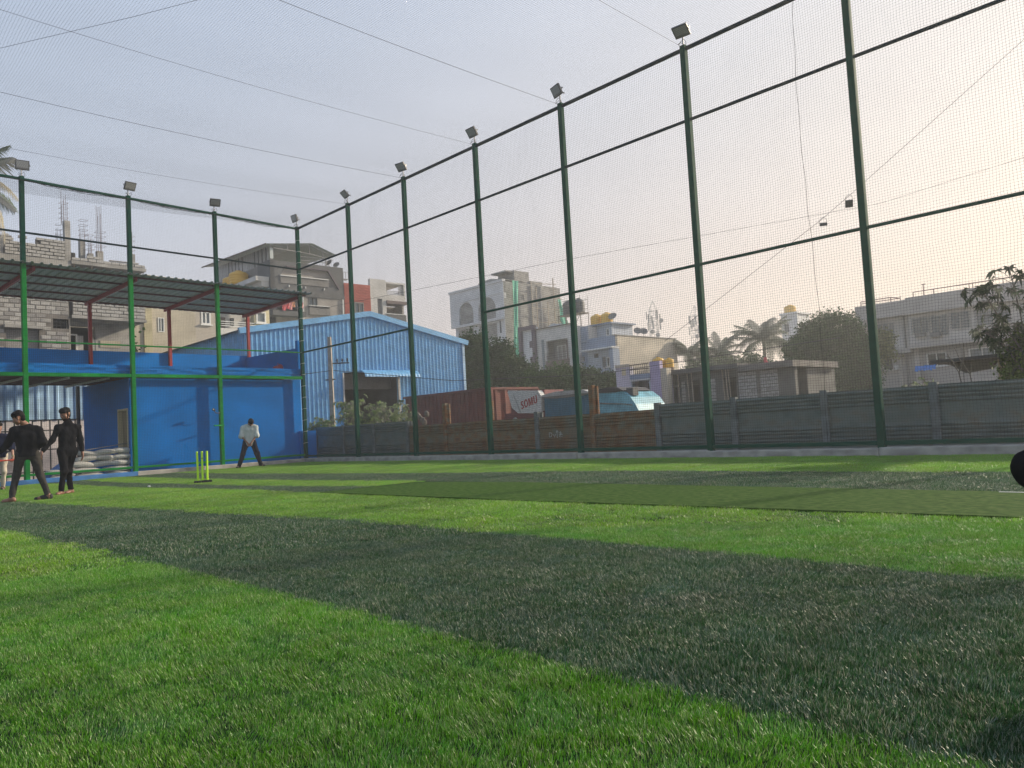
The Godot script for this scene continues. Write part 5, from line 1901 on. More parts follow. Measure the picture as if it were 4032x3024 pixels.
	s.box(-18.1, 10.10, -35.05, -15.5, 10.16, -33.95)
	part("frame", s, M.bark_grey, st)
	water_tank("black water tank, left of the two on the steel stand", Vector3(-17.3, 10.17, -34.5), 0.48, 1.25, M.tank_black)
	water_tank("black water tank, right of the two on the steel stand", Vector3(-16.1, 10.17, -34.5), 0.48, 1.25, M.tank_black)
	# lavender house
	o = thing("house", "lavender two storey house with a railed terrace and dark ground floor", "house", RF)
	f = along(15.0)
	wall(o, f, M.lavender_pale, 3.05, -0.08, 3.9, 3.45, [[3.4, 2.05, 3.64, 2.38]], "left_wall")
	bits(o, f, "niche", M.cream, [[3.42, 3.05, 0.0, 3.66, 3.36, 0.02], [3.60, 3.12, 0.02, 3.64, 3.30, 0.04]], "pale yellow square patch")
	window(o, f, 3.38, 2.03, 3.66, 2.40, M.white_steel, M.dark, 1, false)
	wall(o, f, M.lavender, 5.06, -0.08, 5.62, 3.56, [], "right_wall")
	bits(o, f, "floor_edge", M.blue_grey, [[3.9, 2.82, -0.3, 5.06, 3.04, 0.05]])
	bits(o, f, "ledge", M.white_wall, [[3.9, 2.74, -0.2, 5.06, 2.80, 0.1]])
	railing(o, f, 3.95, 3.04, 5.05, 3.5, M.black_steel, 0.11, 2)
	bits(o, f, "terrace_wall", M.warm_wall, [[3.9, 2.9, -2.0, 5.3, 3.55, -1.6]])
	wall(o, f, M.pale_blue, 3.9, -0.08, 5.06, 2.74, [[3.98, 1.95, 4.98, 2.7], [4.0, 0.0, 5.0, 1.9]], "porch_wall")
	bits(o, f, "porch_back", M.lavender_pale, [[3.9, -0.08, -1.2, 5.1, 2.8, -1.0]])
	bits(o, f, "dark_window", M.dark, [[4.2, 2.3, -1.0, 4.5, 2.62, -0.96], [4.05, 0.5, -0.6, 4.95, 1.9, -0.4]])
	bits(o, f, "side_wall", M.warm_wall, [[5.62, -0.08, -0.4, 5.95, 3.2, -0.05]])
	bits(o, f, "parapet", M.warm_wall, [[3.05, 3.45, -0.25, 3.95, 3.58, 0.06]])
	shell(o, f, M.lavender_pale, 3.06, -0.08, 5.62, 3.0, 5.0)
	water_tank("yellow water tank on the lavender house, left and larger one", Vector3(4.85, 3.3, -16.0), 0.27, 0.52, M.tank_yellow)
	water_tank("yellow water tank on the lavender house, partly behind the other", Vector3(5.25, 3.3, -16.3), 0.22, 0.45, M.tank_yellow)
	# unfinished single storey row
	o = thing("unfinished_building", "low unfinished row of raw block walls under a flat concrete slab", "building", RF)
	f = along(16.0)
	wall(o, f, M.concrete_dark, 5.35, -0.08, 9.0, 2.9, [[5.66, 0.0, 5.96, 2.3], [5.7, 2.42, 5.98, 2.86], [6.5, 0.0, 7.05, 2.56], [8.26, 0.0, 8.9, 2.55]], "wall")
	bits(o, f, "bright_gap", M.offwhite, [[5.66, 2.4, -0.8, 6.0, 2.9, -0.5]])
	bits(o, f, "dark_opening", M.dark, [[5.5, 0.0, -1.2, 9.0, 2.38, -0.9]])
	blocks(o, f, 5.36, 0.9, 5.56, 2.8, [], 0.2, 0.15, -0.02, 31, [M.block_pale, M.block])
	blocks(o, f, 6.06, 0.9, 6.28, 2.5, [], 0.22, 0.15, -0.02, 32, [M.block_pale, M.block])
	blocks(o, f, 7.54, 0.9, 7.88, 2.6, [], 0.34, 0.15, -0.02, 33, [M.block_pale, M.block])
	wall(o, f, M.mortar, 9.0, -0.08, 10.9, 2.74, [], "block_wall")
	blocks(o, f, 9.02, 0.9, 9.88, 2.74, [], 0.29, 0.15, -0.02, 34, [M.block_pale, M.block, M.block_pale])
	blocks(o, f, 10.06, 0.9, 10.86, 2.74, [], 0.27, 0.15, -0.02, 35, [M.block_pale, M.block, M.block_pale])
	wall(o, f, M.concrete_dark, 10.9, -0.08, 11.6, 2.72, [], "dark_bay")
	bits(o, f, "roof_slab", M.concrete_dark, [[5.28, 2.9, -4.0, 9.2, 3.1, 0.35]])
	bits(o, f, "roof_slab", M.mortar, [[9.15, 2.74, -4.0, 11.7, 3.0, 0.30]])
	for x in [6.62, 6.85, 8.45, 8.62, 8.75, 6.1]:
		s = Shape.new()
		s.bar(Vector3(x, 0.0, 0.2), Vector3(x - 0.12, 2.88, 0.15), 0.035, 0.035)
		part("prop", s, M.wood_pole, o).transform = f
	bits(o, f, "body", M.concrete_dark, [[5.4, -0.08, -4.0, 11.5, 2.7, -1.3]])
	s = Shape.new()
	s.ball(Vector3(10.18, 3.14, -0.3), Vector3(0.08, 0.15, 0.06), 8, 6)
	s.ball(Vector3(10.25, 3.04, -0.25), Vector3(0.10, 0.06, 0.06), 8, 6)
	solo("red_cloth", s, M.laundry_red, "small red and white cloth bundle on the edge of the low slab roof", "cloth", RF * f)
	# large apartment block at the right
	o = thing("apartment_building", "long grey beige apartment block behind the trees at the right edge", "building", RF)
	f = along(38.0)
	bits(o, f, "parapet", M.apartment, [[5.5, 6.62, -0.3, 8.85, 7.58, 0.5], [8.85, 6.55, -0.3, 19.0, 7.62, 1.0]])
	bits(o, f, "floor_band", M.apartment, [[5.45, 6.0, -0.3, 6.2, 6.62, 0.9]])
	wall(o, f, M.apartment_light, 5.6, 4.5, 8.85, 6.62, [[6.6, 5.2, 7.75, 6.3]], "upper_wall")
	window(o, f, 6.6, 5.2, 7.75, 6.3, M.apartment_light, M.glass_grey, 3, true)
	railing(o, f, 6.6, 5.2, 7.75, 6.25, M.steel_grey, 0.09, 5)
	var bay := along(37.4)
	wall(o, bay, M.apartment_light, 8.85, 4.72, 19.0, 6.55, [[9.0, 5.3, 10.02, 6.32], [10.08, 5.0, 11.1, 6.32], [11.2, 5.3, 12.3, 6.36], [12.6, 5.3, 14.4, 6.36], [15.0, 5.3, 17.5, 6.36]], "bay_wall")
	for q in [[9.0, 5.3, 10.02, 6.32], [10.08, 5.0, 11.1, 6.32], [11.2, 5.3, 12.3, 6.36], [12.6, 5.3, 14.4, 6.36], [15.0, 5.3, 17.5, 6.36]]:
		window(o, bay, q[0], q[1], q[2], q[3], M.apartment_light, M.glass_grey, 2, false)
		railing(o, bay, q[0], q[1], q[2], q[3] - 0.05, M.steel_grey, 0.1, 6)
	bits(o, bay, "grille_box", M.mid_grey, [[9.2, 5.1, 0.0, 9.8, 5.35, 0.25], [10.1, 4.98, 0.0, 10.7, 5.25, 0.25]])
	bits(o, bay, "floor_edge", M.apartment, [[8.8, 4.42, -0.6, 19.0, 4.72, 0.15]])
	bits(o, f, "floor_edge", M.apartment, [[5.4, 4.2, -0.3, 8.8, 4.5, 0.6]])
	wall(o, f, M.apartment, 5.6, -0.08, 19.0, 4.2, [[6.8, 3.2, 7.5, 4.0], [9.5, 3.2, 10.65, 4.05], [11.9, 3.2, 13.3, 4.1], [14.5, 3.2, 16.0, 4.1]], "lower_wall")
	window(o, f, 6.8, 3.2, 7.5, 4.0, M.apartment_light, M.glass, 1, true)
	window(o, f, 9.5, 3.2, 10.65, 4.05, M.white_steel, M.glass, 2, true)
	window(o, f, 11.9, 3.2, 13.3, 4.1, M.white_steel, M.glass_grey, 2, true)
	window(o, f, 14.5, 3.2, 16.0, 4.1, M.white_steel, M.glass_grey, 2, true)
	bits(o, f, "corner_post", M.apartment_light, [[7.85, -0.08, 0.0, 7.97, 4.2, 0.1], [8.85, -0.08, 0.0, 9.1, 4.42, 0.2]])
	s = Shape.new()
	for q in [[5.7, 7.95, 7.6, 7.95], [7.6, 7.95, 8.2, 7.80], [9.0, 8.05, 15.5, 8.05], [5.7, 7.8, 8.2, 7.8]]:
		s.bar(Vector3(q[0], q[1], -0.1), Vector3(q[2], q[3], -0.1), 0.05, 0.05)
	for x in [5.7, 7.6, 8.2, 9.0, 10.2, 12.2, 12.4, 14.0]:
		s.bar(Vector3(x, 7.55, -0.1), Vector3(x, 8.05 if x > 8.5 else 7.95, -0.1), 0.04, 0.04)
	s.bar(Vector3(9.5, 7.6, -0.5), Vector3(9.5, 8.55, -0.5), 0.05, 0.05)
	s.bar(Vector3(9.4, 8.5, -0.5), Vector3(9.65, 8.52, -0.5), 0.04, 0.04)
	part("roof_rail", s, M.maroon_steel, o).transform = f
	bits(o, f, "drain_pipe", M.mid_grey, [[8.3, -0.08, 0.02, 8.38, 6.6, 0.10], [11.5, -0.08, 0.02, 11.57, 4.2, 0.09], [13.9, -0.08, 0.02, 13.97, 4.2, 0.09]])
	bits(o, f, "air_conditioner", M.white_steel, [[7.62, 3.2, 0.02, 7.84, 3.5, 0.3], [11.0, 3.3, 0.02, 11.4, 3.6, 0.32]])
	shell(o, f, M.apartment, 5.65, -0.08, 19.0, 7.4, 9.0)
	s = Shape.new()
	for i in 6:
		s.face(Vector3(9.2 + 0.2 * i, 3.28 - 0.02 * (i % 3), 1.2), Vector3(9.4 + 0.2 * i, 3.3 - 0.03 * ((i + 1) % 3), 1.2), Vector3(9.4 + 0.2 * i, 2.9 + 0.05 * (i % 2), 1.4), Vector3(9.2 + 0.2 * i, 2.95 + 0.04 * (i % 3), 1.4), Vector3(0, 1, 1))
	solo("blue_awning", s, M.blue_cloth, "blue cloth awning low on the front of the grey beige block", "awning", RF * f)
	# far house with a yellow tank
	o = thing("house", "far white roof room that carries a yellow tank above the round tree", "house", RF)
	f = along(66.0)
	wall(o, f, M.white_wall, -14.2, -0.08, -12.3, 11.6, [[-13.9, 9.6, -13.3, 10.6]], "wall")
	window(o, f, -13.9, 9.6, -13.3, 10.6, M.mid_grey, M.glass_grey, 2, false)
	bits(o, f, "body", M.white_wall, [[-14.15, -0.08, -3.0, -12.35, 11.5, -0.3]])
	bits(o, f, "roof_edge", M.white_wall, [[-14.3, 11.55, -3.2, -12.2, 11.75, 0.15]])
	water_tank("lone yellow water tank on the far white roof room", Vector3(-13.5, 11.75, -66.9), 0.62, 0.95, M.tank_yellow)


func make_towers() -> void:
	var o := thing("telecom_tower", "hazy lattice telecom mast left of the palms, the taller one", "mast", Transform3D(Basis(), Vector3(24.6, 0, -130.0)))
	var s := Shape.new()
	var high := 21.0
	var leg := func(k: int, y: float) -> Vector3:
		var w := 0.9 - 0.35 * y / high
		return Vector3(w * (1 if k in [0, 3] else -1), y, w * (1 if k < 2 else -1))
	for k in 4:
		s.bar(leg.call(k, 0.0), leg.call(k, high - 1.5), 0.08, 0.08)
		s.bar(leg.call(k, high - 1.5), Vector3(0, high, 0), 0.06, 0.06)
	part("leg", s, M.offwhite, o)
	s = Shape.new()
	var y := 0.0
	while y < high - 2.0:
		for k in 4:
			s.bar(leg.call(k, y), leg.call((k + 1) % 4, y + 1.2), 0.045, 0.045)
			s.bar(leg.call(k, y + 1.2), leg.call((k + 1) % 4, y + 1.2), 0.07, 0.07)
		y += 1.2
	part("bracing", s, M.offwhite, o)
	for k in 9:
		s = Shape.new()
		var a := k * TAU / 9.0 + 0.4
		var r := 1.15
		var yy: float = [19.0, 18.4, 17.2][k % 3]
		s.obox(Transform3D(Basis(Vector3.UP, a), Vector3(sin(a) * r, yy - 0.5, cos(a) * r)), Vector3(0.22, 1.4, 0.15))
		part("antenna", s, M.steel_grey, o)
	for k in 3:
		s = Shape.new()
		s.lathe([Vector2(0, 0.2), Vector2(0.35, 0.18), Vector2(0.38, 0.0), Vector2(0, 0.0)], 12, Transform3D(Basis(Vector3.RIGHT, PI / 2), Vector3([-0.5, 1.1, 0.4][k], [15.6, 17.4, 15.0][k], 0.9)))
		part("drum_antenna", s, M.steel_grey, o)
	copy(o, "hazy lattice telecom mast behind the palms, beside the fourth right post", Transform3D(Basis(Vector3.UP, 0.4), Vector3(31.7, -1.2, -130.0)))


# ---------------------------------------------------------------- plants
func leaf_clump(count: int, radius: float, leaf: float, seed_: int) -> ArrayMesh:
	var r := RandomNumberGenerator.new()
	r.seed = seed_
	var s := Shape.new()
	s.colored = true
	for i in count:
		var o := Vector3(r.randfn(), r.randfn(), r.randfn()) * radius * 0.42
		var b := Basis(Vector3(r.randfn(), r.randfn() * 0.6, r.randfn()).normalized(), r.randf() * TAU)
		var l := leaf * r.randf_range(0.7, 1.3)
		var w := l * 0.42
		var k := r.randf_range(0.7, 1.35)
		s.tint = Color(k * r.randf_range(0.95, 1.15), k, k * r.randf_range(0.8, 1.0))
		var p := [o, o + b * Vector3(w, 0.12 * l, l * 0.5), o + b * Vector3(0, 0, l), o + b * Vector3(-w, 0.12 * l, l * 0.5)]
		s.face(p[0], p[1], p[2], p[2], b.y)
		s.face(p[0], p[2], p[3], p[3], b.y)
	return s.done()


func leafy_tree(called: String, label: String, at: Vector3, lobes: Array, count: int, leaf: float, tone: Color, seed_: int, kind := "tree", trunk := 0.16) -> void:
	var o := thing(called, label, kind, Transform3D(Basis(), at))
	var r := RandomNumberGenerator.new()
	r.seed = seed_
	var rough := FastNoiseLite.new()
	rough.seed = seed_
	rough.frequency = 0.8
	var meshes := []
	for k in 3:
		meshes.append(leaf_clump(34, leaf * 3.0, leaf, seed_ * 7 + k))
	var places := [[], [], []]
	var tints := [[], [], []]
	var total := 0.0
	for l in lobes:
		total += l[1].x * l[1].y + l[1].y * l[1].z
	for l in lobes:
		var n := int(count * (l[1].x * l[1].y + l[1].y * l[1].z) / total)
		for i in n:
			var d := Vector3(r.randfn(), r.randfn(), r.randfn()).normalized()
			var f := r.randf_range(0.80, 1.06) if r.randf() < 0.75 else r.randf_range(0.3, 0.8)
			f *= 1.0 + 0.5 * rough.get_noise_3d(d.x * 2.2 + l[0].x, d.y * 2.2 + l[0].y, d.z * 2.2)
			var p: Vector3 = l[0] + d * l[1] * f
			if p.y < 0.15:
				continue
			var k := r.randi() % 3
			var sc := r.randf_range(0.7, 1.35)
			places[k].append(Transform3D(Basis(Vector3(r.randfn(), r.randfn(), r.randfn()).normalized(), r.randf() * TAU).scaled(Vector3.ONE * sc), p))
			var q := r.randf_range(0.65, 1.4) * (1.0 + 0.4 * rough.get_noise_3d(p.x * 1.5, p.y * 1.5, p.z * 1.5))
			tints[k].append(Color(tone.r * q, tone.g * q, tone.b * q))
	cluster("crown", meshes, places, tints, M.leaf, o)
	if trunk > 0.0:
		var s := Shape.new()
		s.tube([Vector3(0, -0.08, 0), Vector3(0.05, lobes[0][0].y * 0.5, 0.03), lobes[0][0]], trunk, trunk * 0.5, 8)
		for l in lobes:
			s.tube([Vector3(0.04, lobes[0][0].y * 0.45, 0), (Vector3(0, lobes[0][0].y * 0.55, 0) + l[0]) / 2 + Vector3(0, 0.1, 0), l[0] + Vector3(0, l[1].y * 0.4, 0)], trunk * 0.4, trunk * 0.12, 6)
		part("trunk", s, M.bark, o)


func frond_mesh(length: float, droop: float, seed_: int) -> ArrayMesh:
	var r := RandomNumberGenerator.new()
	r.seed = seed_
	var s := Shape.new()
	var pts := []
	for i in 13:
		var u := i / 12.0
		pts.append(Vector3(0, length * (0.55 * u - droop * u * u), length * u * (1.0 - 0.18 * droop * u)))
	s.tube(pts, length * 0.012, length * 0.002, 5)
	for i in range(2, 40):
		var u := i / 40.0
		var f := u * 12.0
		var a: Vector3 = pts[int(f)].lerp(pts[mini(int(f) + 1, 12)], f - int(f))
		var dir: Vector3 = (pts[mini(int(f) + 1, 12)] - pts[int(f)]).normalized()
		for sx in [-1.0, 1.0]:
			var l := length * 0.27 * sin(PI * (0.14 + 0.80 * u)) * r.randf_range(0.8, 1.15)
			var out := (Vector3(sx, 0, 0) + dir * 0.75 + Vector3(0, -0.15, 0)).normalized()
			var wide := dir * length * 0.011
			var mid := a + out * l * 0.55
			var tip := a + out * l + Vector3(0, -l * r.randf_range(0.25, 0.6), 0)
			s.face(a - wide, a + wide, mid + wide, mid - wide, Vector3.UP)
			s.face(mid - wide, mid + wide, tip, tip, Vector3.UP)
	return s.done()


func palm_tree(label: String, at: Vector3, high: float, length: float, count: int, seed_: int, dry := false) -> void:
	var o := thing("palm_tree", label, "palm tree", Transform3D(Basis(), at))
	var r := RandomNumberGenerator.new()
	r.seed = seed_
	var s := Shape.new()
	s.tube([Vector3(0.3, -0.08, 0), Vector3(0.18, high * 0.4, 0), Vector3(0.02, high * 0.8, 0), Vector3(0, high, 0)], 0.17, 0.12, 8)
	part("trunk", s, M.bark_grey, o)
	var ms := [frond_mesh(length, 0.55, seed_), frond_mesh(length * 0.95, 0.95, seed_ + 1), frond_mesh(length * 0.9, 0.30, seed_ + 2)]
	for k in count:
		var a := k * 2.4 + r.randf_range(-0.3, 0.3)
		var lift := r.randf_range(-0.5, 0.75)
		piece("frond", ms[k % 3], M.palm_dry if dry and k % 3 == 1 else M.palm, o, Transform3D(Basis(Vector3.UP, a) * Basis(Vector3.RIGHT, -lift), Vector3(0, high, 0)))


func castor_leaf(seed_: int) -> ArrayMesh:   # a hand-shaped leaf one metre across, stalk at the origin
	var r := RandomNumberGenerator.new()
	r.seed = seed_
	var s := Shape.new()
	var lobes := 7
	var ring := []
	for k in lobes:
		var a := (k - 3) * 0.62 + r.randf_range(-0.06, 0.06)
		var l := (0.62 - 0.07 * absf(k - 3)) * r.randf_range(0.9, 1.1)
		var gap := 0.24
		ring.append([a - 0.30, gap, 0.0])
		ring.append([a - 0.13, l * 0.62, 0.03])
		ring.append([a, l, -0.10])
		ring.append([a + 0.13, l * 0.62, 0.03])
		ring.append([a + 0.30, gap, 0.0])
	var pts := []
	for q in ring:
		pts.append(Vector3(sin(q[0]) * q[1], q[2] - q[1] * q[1] * 0.35, cos(q[0]) * q[1]))
	for i in pts.size() - 1:
		s.face(Vector3.ZERO, pts[i], pts[i + 1], pts[i + 1], Vector3.UP)
	return s.done()


func castor_plant(called: String, label: String, xf: Transform3D, stems: Array, leaves: int, size: float, seed_: int, mats: Array, kind := "shrub") -> void:   # stems: arrays of points
	var o := thing(called, label, kind, xf)
	var r := RandomNumberGenerator.new()
	r.seed = seed_
	var ms := [castor_leaf(seed_), castor_leaf(seed_ + 1), castor_leaf(seed_ + 2)]
	var s := Shape.new()
	for st in stems:
		s.tube(st, 0.018, 0.008, 6)
	for i in leaves:
		var st: Array = stems[i % stems.size()]
		var u := pow(r.randf(), 0.55)
		var f := u * (st.size() - 1)
		var k := mini(int(f), st.size() - 2)
		var a: Vector3 = st[k].lerp(st[k + 1], f - k)
		var turn := r.randf() * TAU
		var l := size * r.randf_range(0.5, 1.2)
		var b := a + Vector3(cos(turn), r.randf_range(-0.1, 0.7), sin(turn)) * l
		s.tube([a, (a + b) / 2 + Vector3(0, l * 0.15, 0), b], 0.005, -1, 4)
		var sc := size * r.randf_range(0.6, 1.2)
		var bas := Basis(Vector3.UP, PI / 2 - turn) * Basis(Vector3.RIGHT, r.randf_range(0.4, 1.45)) * Basis(Vector3.BACK, r.randf_range(-0.5, 0.5))
		piece("leaf", ms[r.randi() % 3], mats[r.randi() % mats.size()], o, Transform3D(bas.scaled(Vector3.ONE * sc), b))
	part("stem", s, M.bark_grey, o)


func make_plants() -> void:
	leafy_tree("broad_tree", "dense dark tree between the blue warehouse and the arched white block", Vector3(-1.2, -0.08, -46.0), [[Vector3(-0.9, 4.7, 0), Vector3(1.3, 1.75, 1.4)], [Vector3(0.5, 4.3, -0.2), Vector3(1.4, 1.65, 1.4)], [Vector3(1.75, 3.6, 0), Vector3(1.0, 1.25, 1.1)], [Vector3(0.3, 2.4, 0.2), Vector3(2.3, 1.7, 1.5)], [Vector3(-1.4, 5.9, 0.1), Vector3(0.5, 0.55, 0.5)]], 2600, 0.11, Color(0.036, 0.075, 0.022), 3)
	leafy_tree("broad_tree", "lower lighter green bush behind the lettered lorry", Vector3(2.2, -0.08, -44.2), [[Vector3(-0.6, 2.7, 0), Vector3(1.3, 1.2, 1.0)], [Vector3(0.7, 3.0, 0.1), Vector3(1.1, 1.15, 1.0)]], 1000, 0.11, Color(0.06, 0.115, 0.03), 5, "bush", 0.1)
	leafy_tree("broad_tree", "low dark bush in front of the blue grey house", Vector3(4.6, -0.08, -44.0), [[Vector3(-0.4, 2.9, 0), Vector3(1.0, 1.1, 0.9)], [Vector3(0.7, 2.8, 0), Vector3(0.9, 0.9, 0.8)]], 800, 0.11, Color(0.045, 0.09, 0.03), 6, "bush", 0.1)
	leafy_tree("round_tree", "large round tree behind the low unfinished row", Vector3(18.9, -0.08, -46.0), [[Vector3(0.2, 4.9, 0), Vector3(1.9, 1.6, 1.8)], [Vector3(-1.3, 4.3, 0.2), Vector3(1.2, 1.2, 1.2)], [Vector3(1.5, 4.2, 0.2), Vector3(1.1, 1.3, 1.2)], [Vector3(0.3, 2.8, 0.4), Vector3(2.3, 1.5, 1.5)], [Vector3(0.6, 1.4, 0.6), Vector3(1.9, 1.3, 1.2)]], 3000, 0.11, Color(0.05, 0.095, 0.028), 8)
	leafy_tree("broad_tree", "pale yellow green tree just right of the large round tree", Vector3(22.4, -0.08, -47.0), [[Vector3(0, 4.6, 0), Vector3(0.8, 0.9, 0.8)]], 160, 0.14, Color(0.15, 0.17, 0.05), 9, "tree", 0.08)
	leafy_tree("broad_tree", "low green growth under the hazy palms", Vector3(17.0, -0.08, -60.0), [[Vector3(-1.6, 4.2, 0), Vector3(2.0, 1.0, 1)], [Vector3(1.6, 4.3, 0), Vector3(2.0, 1.1, 1)], [Vector3(0, 3.0, 0), Vector3(3.6, 1.4, 1)]], 700, 0.17, Color(0.07, 0.10, 0.04), 10, "bush", 0.1)
	leafy_tree("small_tree", "small tree squeezed between the grey block building and the beige house", LF * Vector3(-0.9 + 0.9, -0.08, -16.6), [[Vector3(0.0, 7.1, 0), Vector3(0.45, 0.55, 0.4)], [Vector3(0.1, 6.1, 0), Vector3(0.4, 0.4, 0.4)], [Vector3(-0.1, 5.2, 0.2), Vector3(0.5, 0.4, 0.4)]], 130, 0.16, Color(0.05, 0.10, 0.03), 11, "tree", 0.07)
	palm_tree("hazy palm beside the cream side wall, leftmost of three", Vector3(15.3, 0, -66.0), 6.2, 2.6, 28, 21)
	palm_tree("hazy palm right of the fourth post, middle one of three", Vector3(18.1, 0, -66.5), 6.1, 2.7, 28, 25)
	palm_tree("taller hazy palm next to the large round tree, rightmost of three", Vector3(21.8, 0, -66.0), 7.1, 3.2, 30, 29)
	palm_tree("palm with drooping dry fronds at the upper left edge", Vector3(-21.9, 0, -30.4), 11.8, 3.1, 20, 33, true)
	# shrubs before the warehouse
	var mats := [M.leaf_light, M.leaf_light, M.leaf_light, M.leaf_plain]
	var r := RandomNumberGenerator.new()
	r.seed = 50
	for q in [["broad leaved shrub before the warehouse, lower and left of the concrete pole", -3.0, 2.0, 1.1, 4], ["tallest broad leaved shrub, in front of the concrete pole", -1.0, 2.5, 1.2, 7], ["broad leaved shrub in front of the warehouse doorway", 0.9, 2.2, 1.2, 7], ["broad leaved shrub by the right jamb of the warehouse doorway", 2.7, 2.0, 1.1, 6]]:
		var stems := []
		for k in q[4]:
			var x: float = r.randf_range(-1.0, 1.0) * q[3] * 0.75
			stems.append([Vector3(x * 0.3, -0.08, r.randf_range(-0.3, 0.3)), Vector3(x * 0.7, q[2] * 0.5, r.randf_range(-0.4, 0.4)), Vector3(x, q[2] * r.randf_range(0.72, 0.98), r.randf_range(-0.5, 0.5))])
		castor_plant("broad_leaf_shrub", q[0], RF * Transform3D(Basis(), Vector3(q[1], 0, -2.4)), stems, 135, 0.34, 60 + int(q[4]) * 3 + int(q[1] * 2), mats)
	var dead := Shape.new()
	for k in 6:
		dead.ball(Vector3(4.3 + 0.13 * k + 0.03 * (k % 2), 1.2 + 0.10 * ((k * 7) % 4), -2.0), Vector3(0.09, 0.13, 0.08), 7, 5, Basis(Vector3.BACK, k * 0.7))
	solo("dry_shrub", dead, M.bark_grey, "withered brown seed heads above the rusty panels, right of the shrubs", "shrub", RF)
	# the near plant at the right edge
	castor_plant("castor_plant", "tall castor plant with hand shaped leaves at the right edge", RF * Transform3D(Basis(), Vector3(22.95, 0, -2.0)), [[Vector3(0, -0.08, 0), Vector3(0.02, 1.4, 0.1), Vector3(-0.05, 2.4, 0.05), Vector3(-0.15, 3.3, 0.1)], [Vector3(0, 1.2, 0.05), Vector3(-0.35, 1.9, 0.1), Vector3(-0.72, 2.25, 0.05)], [Vector3(0, 1.6, 0.1), Vector3(-0.4, 2.4, 0.0), Vector3(-0.62, 2.95, 0.1)], [Vector3(0, 1.8, 0.1), Vector3(0.4, 2.5, 0.1), Vector3(0.6, 3.1, 0.1)], [Vector3(0, 1.5, 0.1), Vector3(0.3, 1.9, 0.1), Vector3(0.5, 2.3, 0.2)]], 170, 0.33, 71, [M.leaf_dark, M.leaf_plain, M.leaf_dark, M.leaf_dark])
	leafy_tree("leafy_bush", "yellow green bush under the castor plant at the right edge", RF * Vector3(22.85, -0.08, -2.2), [[Vector3(0.0, 1.55, 0), Vector3(0.38, 0.5, 0.3)], [Vector3(0.3, 1.9, 0), Vector3(0.3, 0.3, 0.3)]], 170, 0.07, Color(0.11, 0.18, 0.03), 12, "bush", 0.03)
	castor_plant("castor_plant", "short young castor plant showing above the panels, left of the shed roof", RF * Transform3D(Basis(), Vector3(21.15, 0, -2.0)), [[Vector3(0, -0.08, 0), Vector3(0.0, 1.1, 0.0), Vector3(0.03, 1.42, 0.0)], [Vector3(-0.1, -0.08, 0), Vector3(-0.25, 1.0, 0.1), Vector3(-0.32, 1.26, 0.1)], [Vector3(0.2, -0.08, 0), Vector3(0.25, 1.0, 0.1), Vector3(0.3, 1.3, 0.1)]], 26, 0.17, 81, [M.leaf_light, M.leaf_plain, M.leaf_light])
	var s := Shape.new()
	for q in [[[21.80, 1.0], [21.74, 1.45], [21.62, 1.72], [21.55, 1.86]], [[21.74, 1.45], [21.85, 1.72], [21.87, 2.02]], [[21.66, 1.65], [21.58, 1.78], [21.50, 1.80]], [[21.97, 1.0], [21.93, 1.4], [21.78, 1.7], [21.70, 1.94]], [[21.93, 1.4], [21.99, 1.7]]]:
		var pts := []
		for p in q:
			pts.append(Vector3(p[0], p[1], -2.2))
		s.tube(pts, 0.014, 0.005, 6)
	solo("bare_branches", s, M.bark_grey, "bare dry branches rising beside the dark shed roof", "branch", RF)
	var h := thing("shed", "small shed with a dark flat roof edge behind the panels at the right", "shed", RF)
	s = Shape.new()
	s.bar(Vector3(20.85, 1.76, -4.0), Vector3(24.5, 1.80, -4.0), 1.2, 0.07)
	part("roof", s, M.tarp_dark, h)
	s = Shape.new()
	s.box(21.9, -0.08, -5.4, 24.5, 1.74, -4.2)
	part("wall", s, M.beige_yellow, h)
	s = Shape.new()
	s.prism(PackedVector2Array([Vector2(21.0, 1.72), Vector2(21.9, 1.73), Vector2(21.8, 1.55), Vector2(21.3, 1.50)]), -4.3, -4.1)
	part("rolled_cover", s, M.mid_grey, h)


